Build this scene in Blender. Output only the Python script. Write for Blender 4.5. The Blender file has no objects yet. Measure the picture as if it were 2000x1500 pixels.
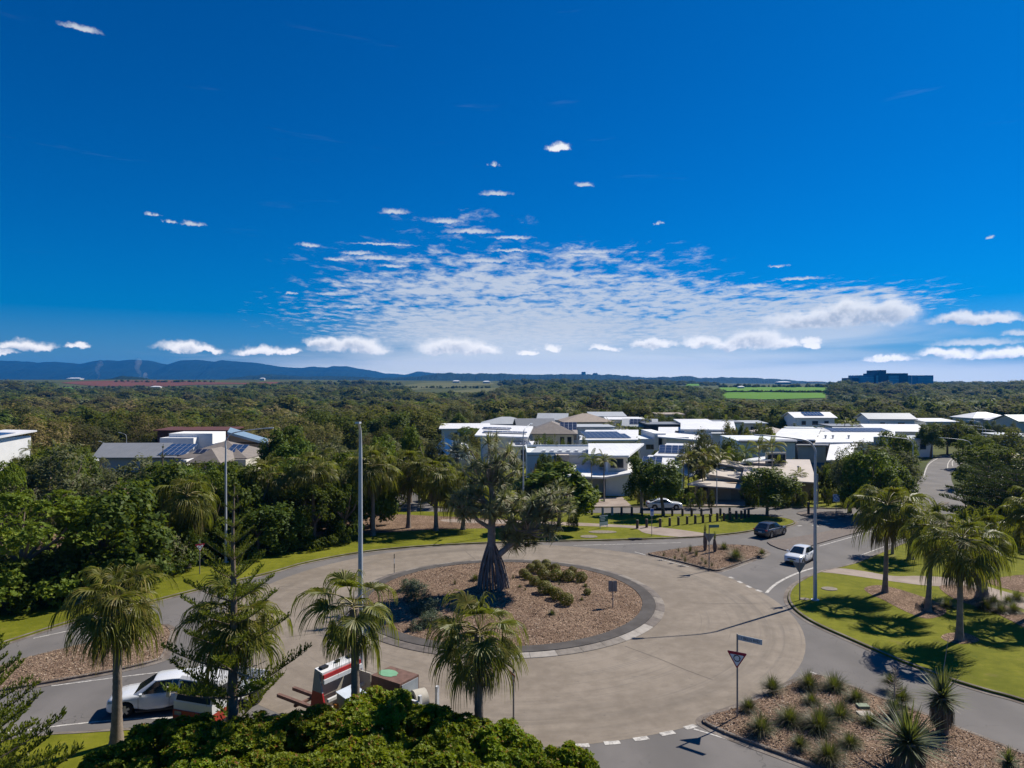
import bpy, bmesh, math, random
import numpy as np
from mathutils import Vector, Matrix, geometry
R = math.radians
sc = bpy.context.scene
COL = sc.collection
CAMH, F = 17.0, 1386.0          # camera height (m), focal length in pixels of the 2000 px wide photograph
K = CAMH * F
HAZE_D = 0.7e-4

# ------------------------------------------------------------------ camera
cam = bpy.data.cameras.new('camera')
cam.sensor_fit = 'HORIZONTAL'
cam.sensor_width = 36.0
cam.lens = 36.0 * F / 2000.0
cam.clip_start = 0.3
cam.clip_end = 60000
cam_o = bpy.data.objects.new('camera', cam)
COL.objects.link(cam_o)
cam_o.location = (0, 0, CAMH)
cam_o.rotation_euler = (R(90), 0, 0)
sc.camera = cam_o

# ------------------------------------------------------------------ sun, exposure
SUN_EL, SUN_AZ = R(45), math.atan2(0.82, 0.57)      # azimuth clockwise from +Y
sd = Vector((math.sin(SUN_AZ) * math.cos(SUN_EL), math.cos(SUN_AZ) * math.cos(SUN_EL), math.sin(SUN_EL)))
sun = bpy.data.lights.new('sun', 'SUN')
sun.energy = 4.7
sun.angle = R(0.5)
sun.color = (1.0, 0.94, 0.84)
sun_o = bpy.data.objects.new('sun', sun)
COL.objects.link(sun_o)
sun_o.rotation_euler = sd.to_track_quat('Z', 'Y').to_euler()
sc.view_settings.view_transform = 'Standard'
sc.view_settings.look = 'None'
sc.view_settings.exposure = 0.5
sc.view_settings.gamma = 1.0
sc.view_settings.use_curve_mapping = False
sc.cycles.max_bounces = 6
sc.cycles.diffuse_bounces = 3
sc.cycles.glossy_bounces = 3
sc.cycles.transmission_bounces = 4
sc.cycles.transparent_max_bounces = 8
sc.cycles.volume_bounces = 0
sc.cycles.sample_clamp_indirect = 4.0


# ------------------------------------------------------------------ node graph helper
class NG:
    def __init__(s, tree):
        s.t, s.n, s.l = tree, tree.nodes, tree.links

    def add(s, typ, **kw):
        n = s.n.new(typ)
        for k, v in kw.items():
            setattr(n, k, v)
        return n

    def put(s, sock, v):
        if hasattr(v, 'is_output'):
            s.l.new(v, sock)
        elif v is not None:
            if sock.type == 'RGBA' and len(v) == 3:
                v = (*v, 1)
            sock.default_value = v

    def m(s, op, a, b=None, c=None, clamp=False):
        n = s.add('ShaderNodeMath', operation=op, use_clamp=clamp)
        for i, v in enumerate((a, b, c)):
            if v is not None:
                s.put(n.inputs[i], v)
        return n.outputs[0]

    def v(s, op, a, b=None, c=None):
        n = s.add('ShaderNodeVectorMath', operation=op)
        for i, x in enumerate((a, b, c)):
            if x is not None:
                s.put(n.inputs[i], x)
        return n.outputs['Value'] if op in ('LENGTH', 'DOT_PRODUCT') else n.outputs[0]

    def mix(s, f, a, b, mode='MIX'):
        n = s.add('ShaderNodeMix', data_type='RGBA', blend_type=mode)
        s.put(n.inputs[0], f)
        s.put(n.inputs[6], a)
        s.put(n.inputs[7], b)
        return n.outputs[2]

    def noise(s, vec, scale, detail=4, rough=.55, dist=0.0, out=0):
        n = s.add('ShaderNodeTexNoise')
        if vec is not None:
            s.put(n.inputs['Vector'], vec)
        n.inputs['Scale'].default_value = scale
        n.inputs['Detail'].default_value = detail
        n.inputs['Roughness'].default_value = rough
        n.inputs['Distortion'].default_value = dist
        return n.outputs[out]

    def rng(s, x, a, b, c=0.0, d=1.0, smooth=True):
        n = s.add('ShaderNodeMapRange', interpolation_type='SMOOTHSTEP' if smooth else 'LINEAR', clamp=True)
        for i, v in enumerate((x, a, b, c, d)):
            s.put(n.inputs[i], v)
        return n.outputs[0]

    def comb(s, x, y, z=0.0):
        n = s.add('ShaderNodeCombineXYZ')
        for i, v in enumerate((x, y, z)):
            s.put(n.inputs[i], v)
        return n.outputs[0]

    def sep(s, v):
        n = s.add('ShaderNodeSeparateXYZ')
        s.put(n.inputs[0], v)
        return n.outputs


def az_el(px, py):
    a = math.atan((px - 1000) / F)
    return a, math.atan((750 - py) / F * math.cos(a))


# ------------------------------------------------------------------ sky
world = bpy.data.worlds.new('World')
sc.world = world
world.use_nodes = True
g = NG(world.node_tree)
g.n.clear()
sky = g.add('ShaderNodeTexSky', sky_type='NISHITA', sun_disc=False)
sky.sun_elevation = SUN_EL
sky.sun_rotation = SUN_AZ
sky.altitude = 20
sky.air_density = 1.0
sky.dust_density = 0.35
sky.ozone_density = 3.0
hsv = g.add('ShaderNodeHueSaturation')
hsv.inputs['Hue'].default_value = 0.5
hsv.inputs['Saturation'].default_value = 1.3
hsv.inputs['Value'].default_value = 1.0
d = g.add('ShaderNodeTexCoord').outputs['Generated']
dx, dy, dz = g.sep(d)[:3]
az = g.m('ARCTAN2', dx, dy)
el = g.m('ARCSINE', dz)
ae = g.comb(az, el)
g.put(hsv.inputs['Color'], g.mix(1.0, sky.outputs[0], g.mix(g.rng(el, .0, .42), (.42, .64, .98), (.03, .435, .95)), 'MULTIPLY'))
inv = g.m('DIVIDE', 1.0, g.m('ADD', g.m('MAXIMUM', dz, 0.0), 0.035))
q = g.comb(g.m('MULTIPLY', dx, inv), g.m('MULTIPLY', dy, inv))     # point on a flat cloud deck seen in this direction
qr = g.v('MULTIPLY', q, (1.0, .60, 1.0))


def spot(px, py, wx, hy, p=None, soft=True):
    """1 at the middle of an ellipse of sky (centre and half sizes given as seen from the photograph's spot), 0 at its rim"""
    a, e = az_el(px, py)
    c = g.v('SUBTRACT', ae if p is None else p, (a, e, 0))
    if p is not None:
        cx, cy, _ = g.sep(c)[:3]
        c = g.comb(cx, g.m('MAXIMUM', cy, g.m('MULTIPLY', cy, -2.4)))
    L = g.v('LENGTH', g.v('MULTIPLY', c, (F / wx, F / hy, 0)))
    return g.m('SUBTRACT', 1.0, L, clamp=soft)


# altocumulus sheet
big = None
for s_ in ((1080, 615, 680, 100, 1), (1020, 580, 520, 95, 1), (1480, 600, 420, 66, .9), (900, 515, 420, 70, .5), (1150, 505, 330, 50, .5), (900, 440, 240, 50, .36)):
    k_ = g.m('MULTIPLY', spot(*s_[:4]), s_[4])
    big = k_ if big is None else g.m('MAXIMUM', big, k_)
n1 = g.noise(qr, 6.2, 8, .66, .25)
n2 = g.noise(qr, 1.1, 3, .5)
fld = g.m('ADD', g.m('MULTIPLY', n1, .72), g.m('MULTIPLY', n2, .28))
thr = g.rng(big, 0.0, .55, .60, .36, False)
alto = g.rng(fld, thr, g.m('ADD', thr, .20), 0.0, .84)
alto = g.m('MULTIPLY', alto, g.m('MULTIPLY', g.rng(el, .03, .075), g.rng(big, .02, .3)))
# thin pale veil above the horizon
vn = g.noise(g.comb(g.m('MULTIPLY', az, 3.0), g.m('MULTIPLY', el, 26.0)), 1.6, 4, .55, .5)
veil = None
for s_ in ((1100, 712, 800, 64), (1600, 736, 800, 46), (1020, 660, 430, 80), (640, 738, 460, 34), (1500, 650, 380, 45), (100, 742, 600, 26)):
    k_ = spot(*s_)
    veil = k_ if veil is None else g.m('MAXIMUM', veil, k_)
veil = g.rng(g.m('ADD', g.m('MULTIPLY', veil, 1.5), g.m('MULTIPLY', g.m('SUBTRACT', vn, .5), .9)), .12, 1.0, 0.0, .74)
# cumulus heaps and small shreds
wob = g.noise(ae, 30, 4, .58, 0, 1)
wv = g.v('MULTIPLY', g.v('SUBTRACT', wob, (.5, .5, .5)), (.036, .024, 0))
wob2 = g.noise(ae, 120, 4, .6, 0, 1)
wv = g.v('ADD', wv, g.v('MULTIPLY', g.v('SUBTRACT', wob2, (.5, .5, .5)), (.010, .006, 0)))
pw = g.v('ADD', ae, wv)
CUM = [(1690, 614, 120, 36), (1580, 622, 130, 26), (1742, 606, 56, 30), (1650, 606, 50, 28), (1480, 664, 90, 27), (1440, 672, 70, 18), (1530, 668, 50, 14),
       (690, 676, 110, 24), (880, 676, 110, 26), (930, 684, 70, 18), (640, 668, 60, 16), (365, 680, 75, 15), (400, 684, 45, 10),
       (505, 683, 65, 13), (560, 686, 40, 10), (1275, 669, 60, 16), (1375, 667, 70, 14), (1735, 702, 58, 9), (1850, 690, 70, 13),
       (1960, 693, 75, 13), (55, 675, 55, 13), (150, 676, 28, 9), (10, 687, 30, 8), (1905, 620, 100, 15), (1090, 287, 34, 13),
       (1080, 678, 30, 13), (1030, 689, 26, 9), (1180, 680, 40, 10), (1590, 672, 26, 12), (1585, 662, 30, 9), (155, 56, 40, 9),
       (920, 453, 66, 10), (870, 433, 46, 9), (770, 415, 34, 10), (375, 438, 26, 8), (968, 379, 44, 8), (1990, 652, 30, 10), (1905, 671, 90, 12),
       (295, 420, 16, 7), (605, 480, 30, 7), (1285, 437, 12, 6), (1937, 465, 10, 5), (1140, 362, 26, 8), (965, 322, 14, 9), (330, 434, 12, 5)]
cum = None
CUM[:30] = [(a_, b_ + h_ * .25, w_, h_ * 1.4) for a_, b_, w_, h_ in CUM[:30]]
for s_ in CUM[:30]:
    k_ = spot(*s_, p=pw)
    cum = k_ if cum is None else g.m('MAXIMUM', cum, k_)
shr = None
pws = g.v('ADD', ae, g.v('MULTIPLY', g.v('SUBTRACT', wob2, (.5, .5, .5)), (.030, .008, 0)))
for s_ in CUM[30:] + [(735, 505, 66, 8), (700, 495, 44, 6), (1150, 493, 80, 8), (1120, 500, 44, 6), (945, 510, 84, 9), (770, 520, 44, 6), (1000, 465, 55, 6), (660, 508, 28, 6), (1180, 540, 70, 7), (1050, 530, 60, 7), (720, 550, 60, 8), (1250, 555, 50, 7),
                      (1560, 545, 50, 6), (1590, 570, 44, 6), (1460, 560, 66, 7), (1520, 520, 22, 4), (750, 478, 80, 4), (1000, 490, 60, 5), (1620, 595, 60, 7), (640, 575, 34, 5), (690, 600, 40, 6), (570, 573, 14, 4), (1930, 622, 40, 8)]:
    k_ = spot(*s_, p=pws)
    shr = k_ if shr is None else g.m('MAXIMUM', shr, k_)
shr = g.rng(shr, .05, .8, 0, .85)
cum_a = g.rng(cum, .16, .62, 0.0, .96)
pw2 = g.v('ADD', pw, (.003, .006, 0))               # towards the sunlit side
cum2 = None
for s_ in CUM[:24]:
    k_ = spot(*s_, p=pw2)
    cum2 = k_ if cum2 is None else g.m('MAXIMUM', cum2, k_)
shade = g.m('MULTIPLY', g.rng(cum2, .30, .80), g.rng(g.noise(ae, 60, 3, .6), .35, .6, .45, 1.0))
cumcol = g.mix(shade, (1.12, 1.12, 1.13), (.55, .61, .71))
ccol = g.mix(cum_a, (.78, .83, .89), cumcol)
alto = g.m('MAXIMUM', alto, shr)
ccol = g.mix(1.0, ccol, g.comb(*[g.rng(el, .0, .085, k_, 1.0) for k_ in (2.1, 1.9, 1.6)]), 'MULTIPLY')
a_tot = g.m('SUBTRACT', 1.0, g.m('MULTIPLY', g.m('MULTIPLY', g.m('SUBTRACT', 1.0, alto), g.m('SUBTRACT', 1.0, veil)), g.m('SUBTRACT', 1.0, cum_a)))
a_tot = g.m('MULTIPLY', a_tot, g.rng(dz, -.01, .004))
bg1 = g.add('ShaderNodeBackground')
g.put(bg1.inputs[0], hsv.outputs[0])
bg1.inputs[1].default_value = 0.060
bg2 = g.add('ShaderNodeBackground')
g.put(bg2.inputs[0], ccol)
bg2.inputs[1].default_value = 0.62
mx = g.add('ShaderNodeMixShader')
g.put(mx.inputs[0], a_tot)
g.l.new(bg1.outputs[0], mx.inputs[1])
g.l.new(bg2.outputs[0], mx.inputs[2])
wo = g.add('ShaderNodeOutputWorld')
g.l.new(mx.outputs[0], wo.inputs[0])
world.cycles.sampling_method = 'MANUAL'
world.cycles.sample_map_resolution = 512


# ------------------------------------------------------------------ materials
def new_mat(name):
    m = bpy.data.materials.new(name)
    m.use_nodes = True
    m.node_tree.nodes.clear()
    return m, NG(m.node_tree)


def out(g, sh, vol=False):
    o = g.add('ShaderNodeOutputMaterial')
    g.l.new(sh, o.inputs['Volume' if vol else 'Surface'])


def principled(g, col, rough=.6, metal=0.0, spec=.5, normal=None, coat=0.0):
    p = g.add('ShaderNodeBsdfPrincipled')
    g.put(p.inputs['Base Color'], col)
    g.put(p.inputs['Roughness'], rough)
    p.inputs['Metallic'].default_value = metal
    p.inputs['Specular IOR Level'].default_value = spec
    p.inputs['Coat Weight'].default_value = coat
    if normal is not None:
        g.l.new(normal, p.inputs['Normal'])
    return p.outputs[0]


def bump(g, h, strength=.3, dist=.02):
    b = g.add('ShaderNodeBump')
    b.inputs['Strength'].default_value = strength
    b.inputs['Distance'].default_value = dist
    g.put(b.inputs['Height'], h)
    return b.outputs[0]


_MC = {}


def M(name, col, rough=.6, metal=0.0, spec=.4, var=.12, scale=2.0, bmp=0.0, coat=0.0, c2=None):
    """painted, metal, timber or stone surface with a little uneven tone"""
    if name in _MC:
        return _MC[name]
    m, g = new_mat(name)
    P_ = g.add('ShaderNodeTexCoord').outputs['Object']
    n = g.noise(P_, scale, 5, .6)
    n3 = g.noise(P_, scale * 7, 3, .6)
    f = g.m('ADD', g.m('MULTIPLY', n, .7), g.m('MULTIPLY', n3, .3))
    lo = tuple(c * (1 - var) for c in col) if c2 is None else c2
    hi = tuple(min(1, c * (1 + var)) for c in col) if c2 is None else col
    cc = g.mix(g.rng(f, .3, .7), lo, hi)
    nr = bump(g, n3, bmp, .02) if bmp else None
    out(g, principled(g, cc, g.rng(n3, .2, .8, max(.02, rough - .08), min(1, rough + .08)), metal, spec, nr, coat))
    _MC[name] = m
    return m


def leaf_mat(name, c1, c2, c3=None, transl=.3, rough=.5, spec=.4, objvar=.35):
    """leaves: every leaf its own tone between c1 and c2 (a few c3), each plant a little lighter or darker"""
    m, g = new_mat(name)
    rnd = g.add('ShaderNodeNewGeometry').outputs['Random Per Island']
    c = g.mix(rnd, c1, c2)
    if c3 is not None:
        w = g.m('FRACT', g.m('MULTIPLY', rnd, 37.7))
        c = g.mix(g.rng(w, .90, .93), c, c3)
    orr = g.add('ShaderNodeObjectInfo').outputs['Random']
    h = g.add('ShaderNodeHueSaturation')
    g.put(h.inputs['Value'], g.rng(orr, 0, 1, 1 - objvar, 1 + objvar, False))
    g.put(h.inputs['Hue'], g.rng(g.m('FRACT', g.m('MULTIPLY', orr, 7.3)), 0, 1, .485, .515, False))
    g.put(h.inputs['Color'], c)
    p = principled(g, h.outputs[0], rough, 0, spec)
    t = g.add('ShaderNodeBsdfTranslucent')
    g.put(t.inputs[0], g.mix(.5, h.outputs[0], (.24, .28, .012)))
    mx = g.add('ShaderNodeMixShader')
    mx.inputs[0].default_value = transl
    g.l.new(p, mx.inputs[1])
    g.l.new(t.outputs[0], mx.inputs[2])
    out(g, mx.outputs[0])
    return m


# ------------------------------------------------------------------ mesh helpers
def np_mesh(name, verts, faces, mats=(), midx=None, smooth=False):
    verts = np.asarray(verts, np.float32).reshape(-1, 3)
    faces = np.asarray(faces, np.int32)
    nf, k = faces.shape
    me = bpy.data.meshes.new(name)
    me.vertices.add(len(verts))
    me.vertices.foreach_set('co', verts.ravel())
    me.loops.add(nf * k)
    me.loops.foreach_set('vertex_index', faces.ravel())
    me.polygons.add(nf)
    me.polygons.foreach_set('loop_start', np.arange(0, nf * k, k, dtype=np.int32))
    for m in mats:
        me.materials.append(m)
    if midx is not None:
        me.polygons.foreach_set('material_index', np.asarray(midx, np.int32))
    me.polygons.foreach_set('use_smooth', np.full(nf, smooth))
    me.update(calc_edges=True)
    return me


def link(name, me, parent=None, loc=(0, 0, 0), rot=(0, 0, 0), scale=(1, 1, 1)):
    o = bpy.data.objects.new(name, me)
    COL.objects.link(o)
    if parent is not None:
        o.parent = parent
    o.location = loc
    o.rotation_euler = rot
    o.scale = (scale,) * 3 if isinstance(scale, (int, float)) else scale
    return o


def tag(o, label=None, cat=None, group=None, kind=None):
    if label:
        o['label'] = label
    if cat:
        o['category'] = cat
    if group:
        o['group'] = group
    if kind:
        o['kind'] = kind
    return o


def thing(name, label, cat, loc=(0, 0, 0), rz=0.0, group=None, scale=1.0):
    o = link(name, None, None, loc, (0, 0, rz), scale)
    return tag(o, label, cat, group)


class MB:
    """collects shapes, builds one mesh"""

    def __init__(s):
        s.v, s.f, s.mi, s.sm = [], [], [], []

    def add(s, vs, fs, mi=0, sm=False):
        b = len(s.v)
        s.v += [tuple(v) for v in vs]
        for f in fs:
            s.f.append(tuple(b + i for i in f))
            s.mi.append(mi)
            s.sm.append(sm)
        return s

    def box(s, x0, x1, y0, y1, z0, z1, mi=0, mat=None):
        vs = [Vector((x, y, z)) for z in (z0, z1) for y in (y0, y1) for x in (x0, x1)]
        if mat is not None:
            vs = [mat @ v for v in vs]
        return s.add(vs, [(0, 2, 3, 1), (4, 5, 7, 6), (0, 1, 5, 4), (1, 3, 7, 5), (3, 2, 6, 7), (2, 0, 4, 6)], mi)

    def quad(s, a, b, c, d, mi=0):
        return s.add([a, b, c, d], [(0, 1, 2, 3)], mi)

    def slab(s, pts, th, mi=0):
        """polygon (counter-clockwise from above) thickened downwards"""
        n = len(pts)
        top = [Vector(p) for p in pts]
        bot = [p - Vector((0, 0, th)) for p in top]
        return s.add(top + bot, [tuple(range(n)), tuple(range(2 * n - 1, n - 1, -1))] + [(i, n + i, n + (i + 1) % n, (i + 1) % n) for i in range(n)], mi)

    def tube(s, pts, rad, n=8, mi=0, cap=True, sm=True):
        pts = [Vector(p) for p in pts]
        if isinstance(rad, (int, float)):
            rad = [rad] * len(pts)
        vs, ref = [], None
        for i, p in enumerate(pts):
            t = (pts[min(i + 1, len(pts) - 1)] - pts[max(i - 1, 0)])
            t = t.normalized() if t.length > 1e-9 else Vector((0, 0, 1))
            if ref is None:
                ref = Vector((1, 0, 0)) if abs(t.x) < .8 else Vector((0, 1, 0))
            u = (ref - t * ref.dot(t)).normalized()
            ref = u
            w = t.cross(u)
            for k in range(n):
                a = 2 * math.pi * k / n
                vs.append(p + (u * math.cos(a) + w * math.sin(a)) * rad[i])
        fs = []
        for i in range(len(pts) - 1):
            for k in range(n):
                fs.append((i * n + k, i * n + (k + 1) % n, (i + 1) * n + (k + 1) % n, (i + 1) * n + k))
        s.add(vs, fs, mi, sm)
        if cap:
            m = (len(pts) - 1) * n
            s.add(vs[:n], [tuple(range(n - 1, -1, -1))], mi)
            s.add(vs[m:m + n], [tuple(range(n))], mi)
        return s

    def cyl(s, c, axis, r, h, n=20, mi=0):
        c, a = Vector(c), Vector(axis).normalized()
        return s.tube([c - a * h / 2, c + a * h / 2], r, n, mi)

    def mesh(s, name, mats):
        me = bpy.data.meshes.new(name)
        me.from_pydata(s.v, [], s.f)
        for m in (mats if isinstance(mats, (list, tuple)) else [mats]):
            me.materials.append(m)
        me.polygons.foreach_set('material_index', s.mi)
        me.polygons.foreach_set('use_smooth', s.sm)
        me.update()
        return me

    def build(s, name, mats, parent=None, **kw):
        return link(name, s.mesh(name, mats), parent, **kw)


def catmull(pts, n=6, closed=False):
    pts = [Vector(p) for p in pts]
    res, m = [], len(pts)
    for i in range(m if closed else m - 1):
        if closed:
            p0, p1, p2, p3 = (pts[(i + j - 1) % m] for j in range(4))
        else:
            p0, p1, p2, p3 = pts[max(i - 1, 0)], pts[i], pts[i + 1], pts[min(i + 2, m - 1)]
        for k in range(n):
            t = k / n
            res.append(.5 * ((2 * p1) + (p2 - p0) * t + (2 * p0 - 5 * p1 + 4 * p2 - p3) * t * t + (3 * p1 - p0 - 3 * p2 + p3) * t ** 3))
    if not closed:
        res.append(pts[-1])
    return res


def P(px, py, z=0.0):
    """the spot at height z that the photograph shows at pixel (px, py)"""
    Y = (CAMH - z) * F / (py - 750.0)
    return Vector(((px - 1000.0) * Y / F, Y, z))


def X(px, Y):
    return (px - 1000.0) * Y / F


def zat(py, Y):
    return CAMH - (py - 750.0) * Y / F


def tess(pts):
    return geometry.tessellate_polygon([[Vector((p[0], p[1], 0)) for p in pts]])


def sheet(name, pts, z, mat, parent=None, kind=None, label=None):
    vs = [(p[0], p[1], z) for p in pts]
    fs = []
    for t in tess(pts):
        a, b, c = (Vector(vs[i]) for i in t)
        fs.append(tuple(t) if (b - a).cross(c - a).z > 0 else tuple(reversed(t)))
    me = bpy.data.meshes.new(name)
    me.from_pydata(vs, [], fs)
    me.materials.append(mat)
    me.update()
    o = link(name, me, parent)
    if kind:
        o['kind'] = kind
    if label:
        o['label'] = label
    return o


def prism(name, pts, z0, z1, mat, parent=None, kind=None, side=None):
    if sum(a[0] * b[1] - b[0] * a[1] for a, b in zip(pts, pts[1:] + pts[:1])) < 0:
        pts = pts[::-1]
    n = len(pts)
    vs = [(p[0], p[1], z1) for p in pts] + [(p[0], p[1], z0) for p in pts]
    fs, mi = [], []
    for t in tess(pts):
        a, b, c = (Vector(vs[i]) for i in t)
        fs.append(tuple(t) if (b - a).cross(c - a).z > 0 else tuple(reversed(t)))
        mi.append(0)
    for i in range(n):
        fs.append((i, n + i, n + (i + 1) % n, (i + 1) % n))
        mi.append(1)
    me = bpy.data.meshes.new(name)
    me.from_pydata(vs, [], fs)
    me.materials.append(mat)
    me.materials.append(side or mat)
    me.polygons.foreach_set('material_index', mi)
    me.update()
    o = link(name, me, parent)
    if kind:
        o['kind'] = kind
    return o


def ribbon(mb, pts, w, z, mi=0):
    pts = [Vector((p[0], p[1], 0)) for p in pts]
    L, Rr = [], []
    for i, p in enumerate(pts):
        t = (pts[min(i + 1, len(pts) - 1)] - pts[max(i - 1, 0)]).normalized()
        nrm = Vector((-t.y, t.x, 0)) * w / 2
        L.append((p.x + nrm.x, p.y + nrm.y, z))
        Rr.append((p.x - nrm.x, p.y - nrm.y, z))
    n = len(pts)
    mb.add(L + Rr, [(n + i, n + i + 1, i + 1, i) for i in range(n - 1)], mi)


def sweep(mb, pts, prof, mi=0, closed=False):
    """profile of (offset to the left, height) swept along a ground line"""
    pts = [Vector((p[0], p[1], 0)) for p in pts]
    n, k = len(pts), len(prof)
    vs = []
    for i, p in enumerate(pts):
        a = pts[(i - 1) % n] if closed else pts[max(i - 1, 0)]
        b = pts[(i + 1) % n] if closed else pts[min(i + 1, n - 1)]
        t = (b - a).normalized()
        nr = Vector((-t.y, t.x, 0))
        for o_, h in prof:
            vs.append((p.x + nr.x * o_, p.y + nr.y * o_, h))
    fs = []
    for i in range(n if closed else n - 1):
        j = (i + 1) % n
        for c in range(k - 1):
            fs.append((i * k + c, j * k + c, j * k + c + 1, i * k + c + 1))
    mb.add(vs, fs, mi)
# ------------------------------------------------------------------ ground materials
def ground_mat(name, fn):
    m, g = new_mat(name)
    fn(g, g.add('ShaderNodeNewGeometry').outputs['Position'])
    return m


def _lawn(g, p):
    big = g.noise(p, .16, 4, .6)
    mid = g.noise(p, 1.3, 4, .6)
    fine = g.noise(p, 22, 3, .7)
    mow = g.noise(g.v('MULTIPLY', p, (.5, 4.0, 0)), 1.0, 2, .5)
    c = g.mix(g.rng(g.m('ADD', g.m('MULTIPLY', big, .6), g.m('MULTIPLY', mid, .4)), .36, .64), (.126, .134, .008), (.212, .210, .016))
    c = g.mix(g.rng(mid, .58, .75, 0, .45), c, (.24, .19, .04))
    c = g.mix(g.rng(mow, .35, .7, 0, .22), c, (.10, .112, .008))
    dry = g.noise(p, .55, 5, .7)
    c = g.mix(g.rng(dry, .58, .72, 0, .5), c, (.20, .155, .055))
    weed = g.noise(p, 3.2, 2, .5)
    c = g.mix(g.rng(weed, .66, .72, 0, .5), c, (.06, .09, .01))
    c = g.mix(g.rng(fine, .3, .7, 0, .55), c, g.mix(.5, c, (.045, .065, .008)))
    out(g, principled(g, c, .9, 0, .1, bump(g, fine, .7, .05)))


def _asph(g, p):
    big = g.noise(p, .22, 4, .6)
    st = g.noise(g.v('MULTIPLY', p, (.35, .12, 0)), 1.0, 3, .5)
    fine = g.noise(p, 35, 3, .8)
    patch = g.noise(p, .06, 2, .4)
    f = g.m('ADD', g.m('MULTIPLY', big, .5), g.m('MULTIPLY', st, .5))
    c = g.mix(g.rng(f, .35, .65), (.145, .132, .122), (.205, .186, .172))
    c = g.mix(g.rng(patch, .5, .56, 0, .22), c, (.12, .11, .105))
    crk = g.add('ShaderNodeTexVoronoi', feature='DISTANCE_TO_EDGE')
    g.put(crk.inputs['Vector'], g.v('ADD', g.v('MULTIPLY', p, (.16, .16, 0)), g.v('MULTIPLY', g.noise(p, .6, 3, .6, 0, 1), (.5, .5, 0))))
    crk.inputs['Scale'].default_value = 1.0
    c = g.mix(g.m('MULTIPLY', g.rng(crk.outputs[0], .0, .006, .7, 0), g.rng(big, .42, .6)), c, (.05, .045, .04))
    c = g.mix(g.rng(g.noise(p, 1.9, 3, .5), .66, .75, 0, .5), c, (.08, .075, .07))
    c = g.mix(g.rng(fine, .25, .75, 0, .5), c, (.07, .07, .07))
    out(g, principled(g, c, .88, 0, .25, bump(g, fine, .35, .015)))


def _conc(g, p):
    c0 = g.v('SUBTRACT', p, (-.4, 54.4, 0))
    x, y, z = g.sep(g.v('MULTIPLY', c0, (1, 1, 0)))[:3]
    r = g.v('LENGTH', g.comb(x, y, 0))
    a = g.m('ARCTAN2', x, y)
    big = g.noise(p, .13, 5, .6)
    mid = g.noise(p, .9, 5, .65)
    fine = g.noise(p, 24, 3, .75)
    ring = g.noise(g.comb(g.m('MULTIPLY', r, 1.1), g.m('MULTIPLY', a, 1.3), 0), 1.0, 4, .6)
    c = g.mix(g.rng(g.m('ADD', g.m('MULTIPLY', big, .5), g.m('MULTIPLY', mid, .5)), .36, .64), (.194, .156, .116), (.288, .238, .184))
    # tyre-polished circulating lane, with its own uneven shape
    lane = g.m('SUBTRACT', 1.0, g.m('ABSOLUTE', g.m('DIVIDE', g.m('SUBTRACT', r, 18.8), 2.4)), clamp=True)
    c = g.mix(g.m('MULTIPLY', g.m('MULTIPLY', lane, g.rng(ring, .38, .68)), g.rng(big, .35, .6, .15, .62)), c, (.105, .088, .070))
    spots = g.noise(p, 2.6, 3, .5)
    c = g.mix(g.rng(spots, .66, .74, 0, .45), c, (.10, .09, .08))
    arcs = g.noise(g.comb(g.m('MULTIPLY', r, 5.5), g.m('MULTIPLY', a, .9), 0), 1.0, 3, .6)
    c = g.mix(g.m('MULTIPLY', g.rng(arcs, .50, .72), g.rng(big, .4, .62, .1, .5)), c, (.115, .10, .085))
    c = g.mix(g.rng(fine, .25, .75, 0, .35), c, (.13, .12, .11))
    out(g, principled(g, c, .85, 0, .25, bump(g, fine, .3, .015)))


def _mulch(g, p):
    v = g.add('ShaderNodeTexVoronoi', feature='F1')
    g.put(v.inputs['Vector'], g.v('MULTIPLY', g.v('ADD', p, g.v('MULTIPLY', g.noise(p, 4, 2, .5, 0, 1), (.5, .5, .5))), (1, 1, 1)))
    v.inputs['Scale'].default_value = 11
    big = g.noise(p, .5, 4, .6)
    rr = g.sep(v.outputs['Color'])[0]
    c = g.mix(rr, (.17, .105, .068), (.50, .350, .245))
    c = g.mix(g.rng(big, .4, .65, 0, .55), c, (.175, .108, .070))
    c = g.mix(g.rng(v.outputs['Distance'], .35, .6, 0, .6), c, (.05, .033, .024))
    out(g, principled(g, c, .95, 0, .1, bump(g, g.m('ADD', v.outputs['Distance'], g.noise(p, 30, 2, .6)), .9, .05)))


def _path(g, p):
    big = g.noise(p, .4, 4, .6)
    fine = g.noise(p, 20, 3, .7)
    c = g.mix(g.rng(big, .35, .65), (.27, .215, .175), (.36, .295, .245))
    c = g.mix(g.rng(fine, .3, .7, 0, .3), c, (.19, .15, .13))
    out(g, principled(g, c, .9, 0, .2, bump(g, fine, .3, .01)))


def _paver(g, p):
    b = g.add('ShaderNodeTexBrick')
    g.put(b.inputs['Vector'], p)
    b.inputs['Scale'].default_value = 2.2
    b.inputs['Mortar Size'].default_value = .012
    g.put(b.inputs['Color1'], (.150, .122, .104))
    g.put(b.inputs['Color2'], (.195, .162, .140))
    g.put(b.inputs['Mortar'], (.10, .085, .075))
    big = g.noise(p, .5, 4, .6)
    out(g, principled(g, g.mix(g.rng(big, .35, .65, 0, .4), b.outputs[0], (.12, .10, .09)), .9, 0, .2))


def _kerbc(g, p):
    n = g.noise(p, .8, 5, .65)
    f = g.noise(p, 14, 3, .7)
    c = g.mix(g.rng(n, .35, .65), (.125, .100, .082), (.245, .212, .182))
    c = g.mix(g.rng(f, .35, .7, 0, .4), c, (.08, .065, .055))
    out(g, principled(g, c, .9, 0, .2, bump(g, f, .3, .015)))


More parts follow.
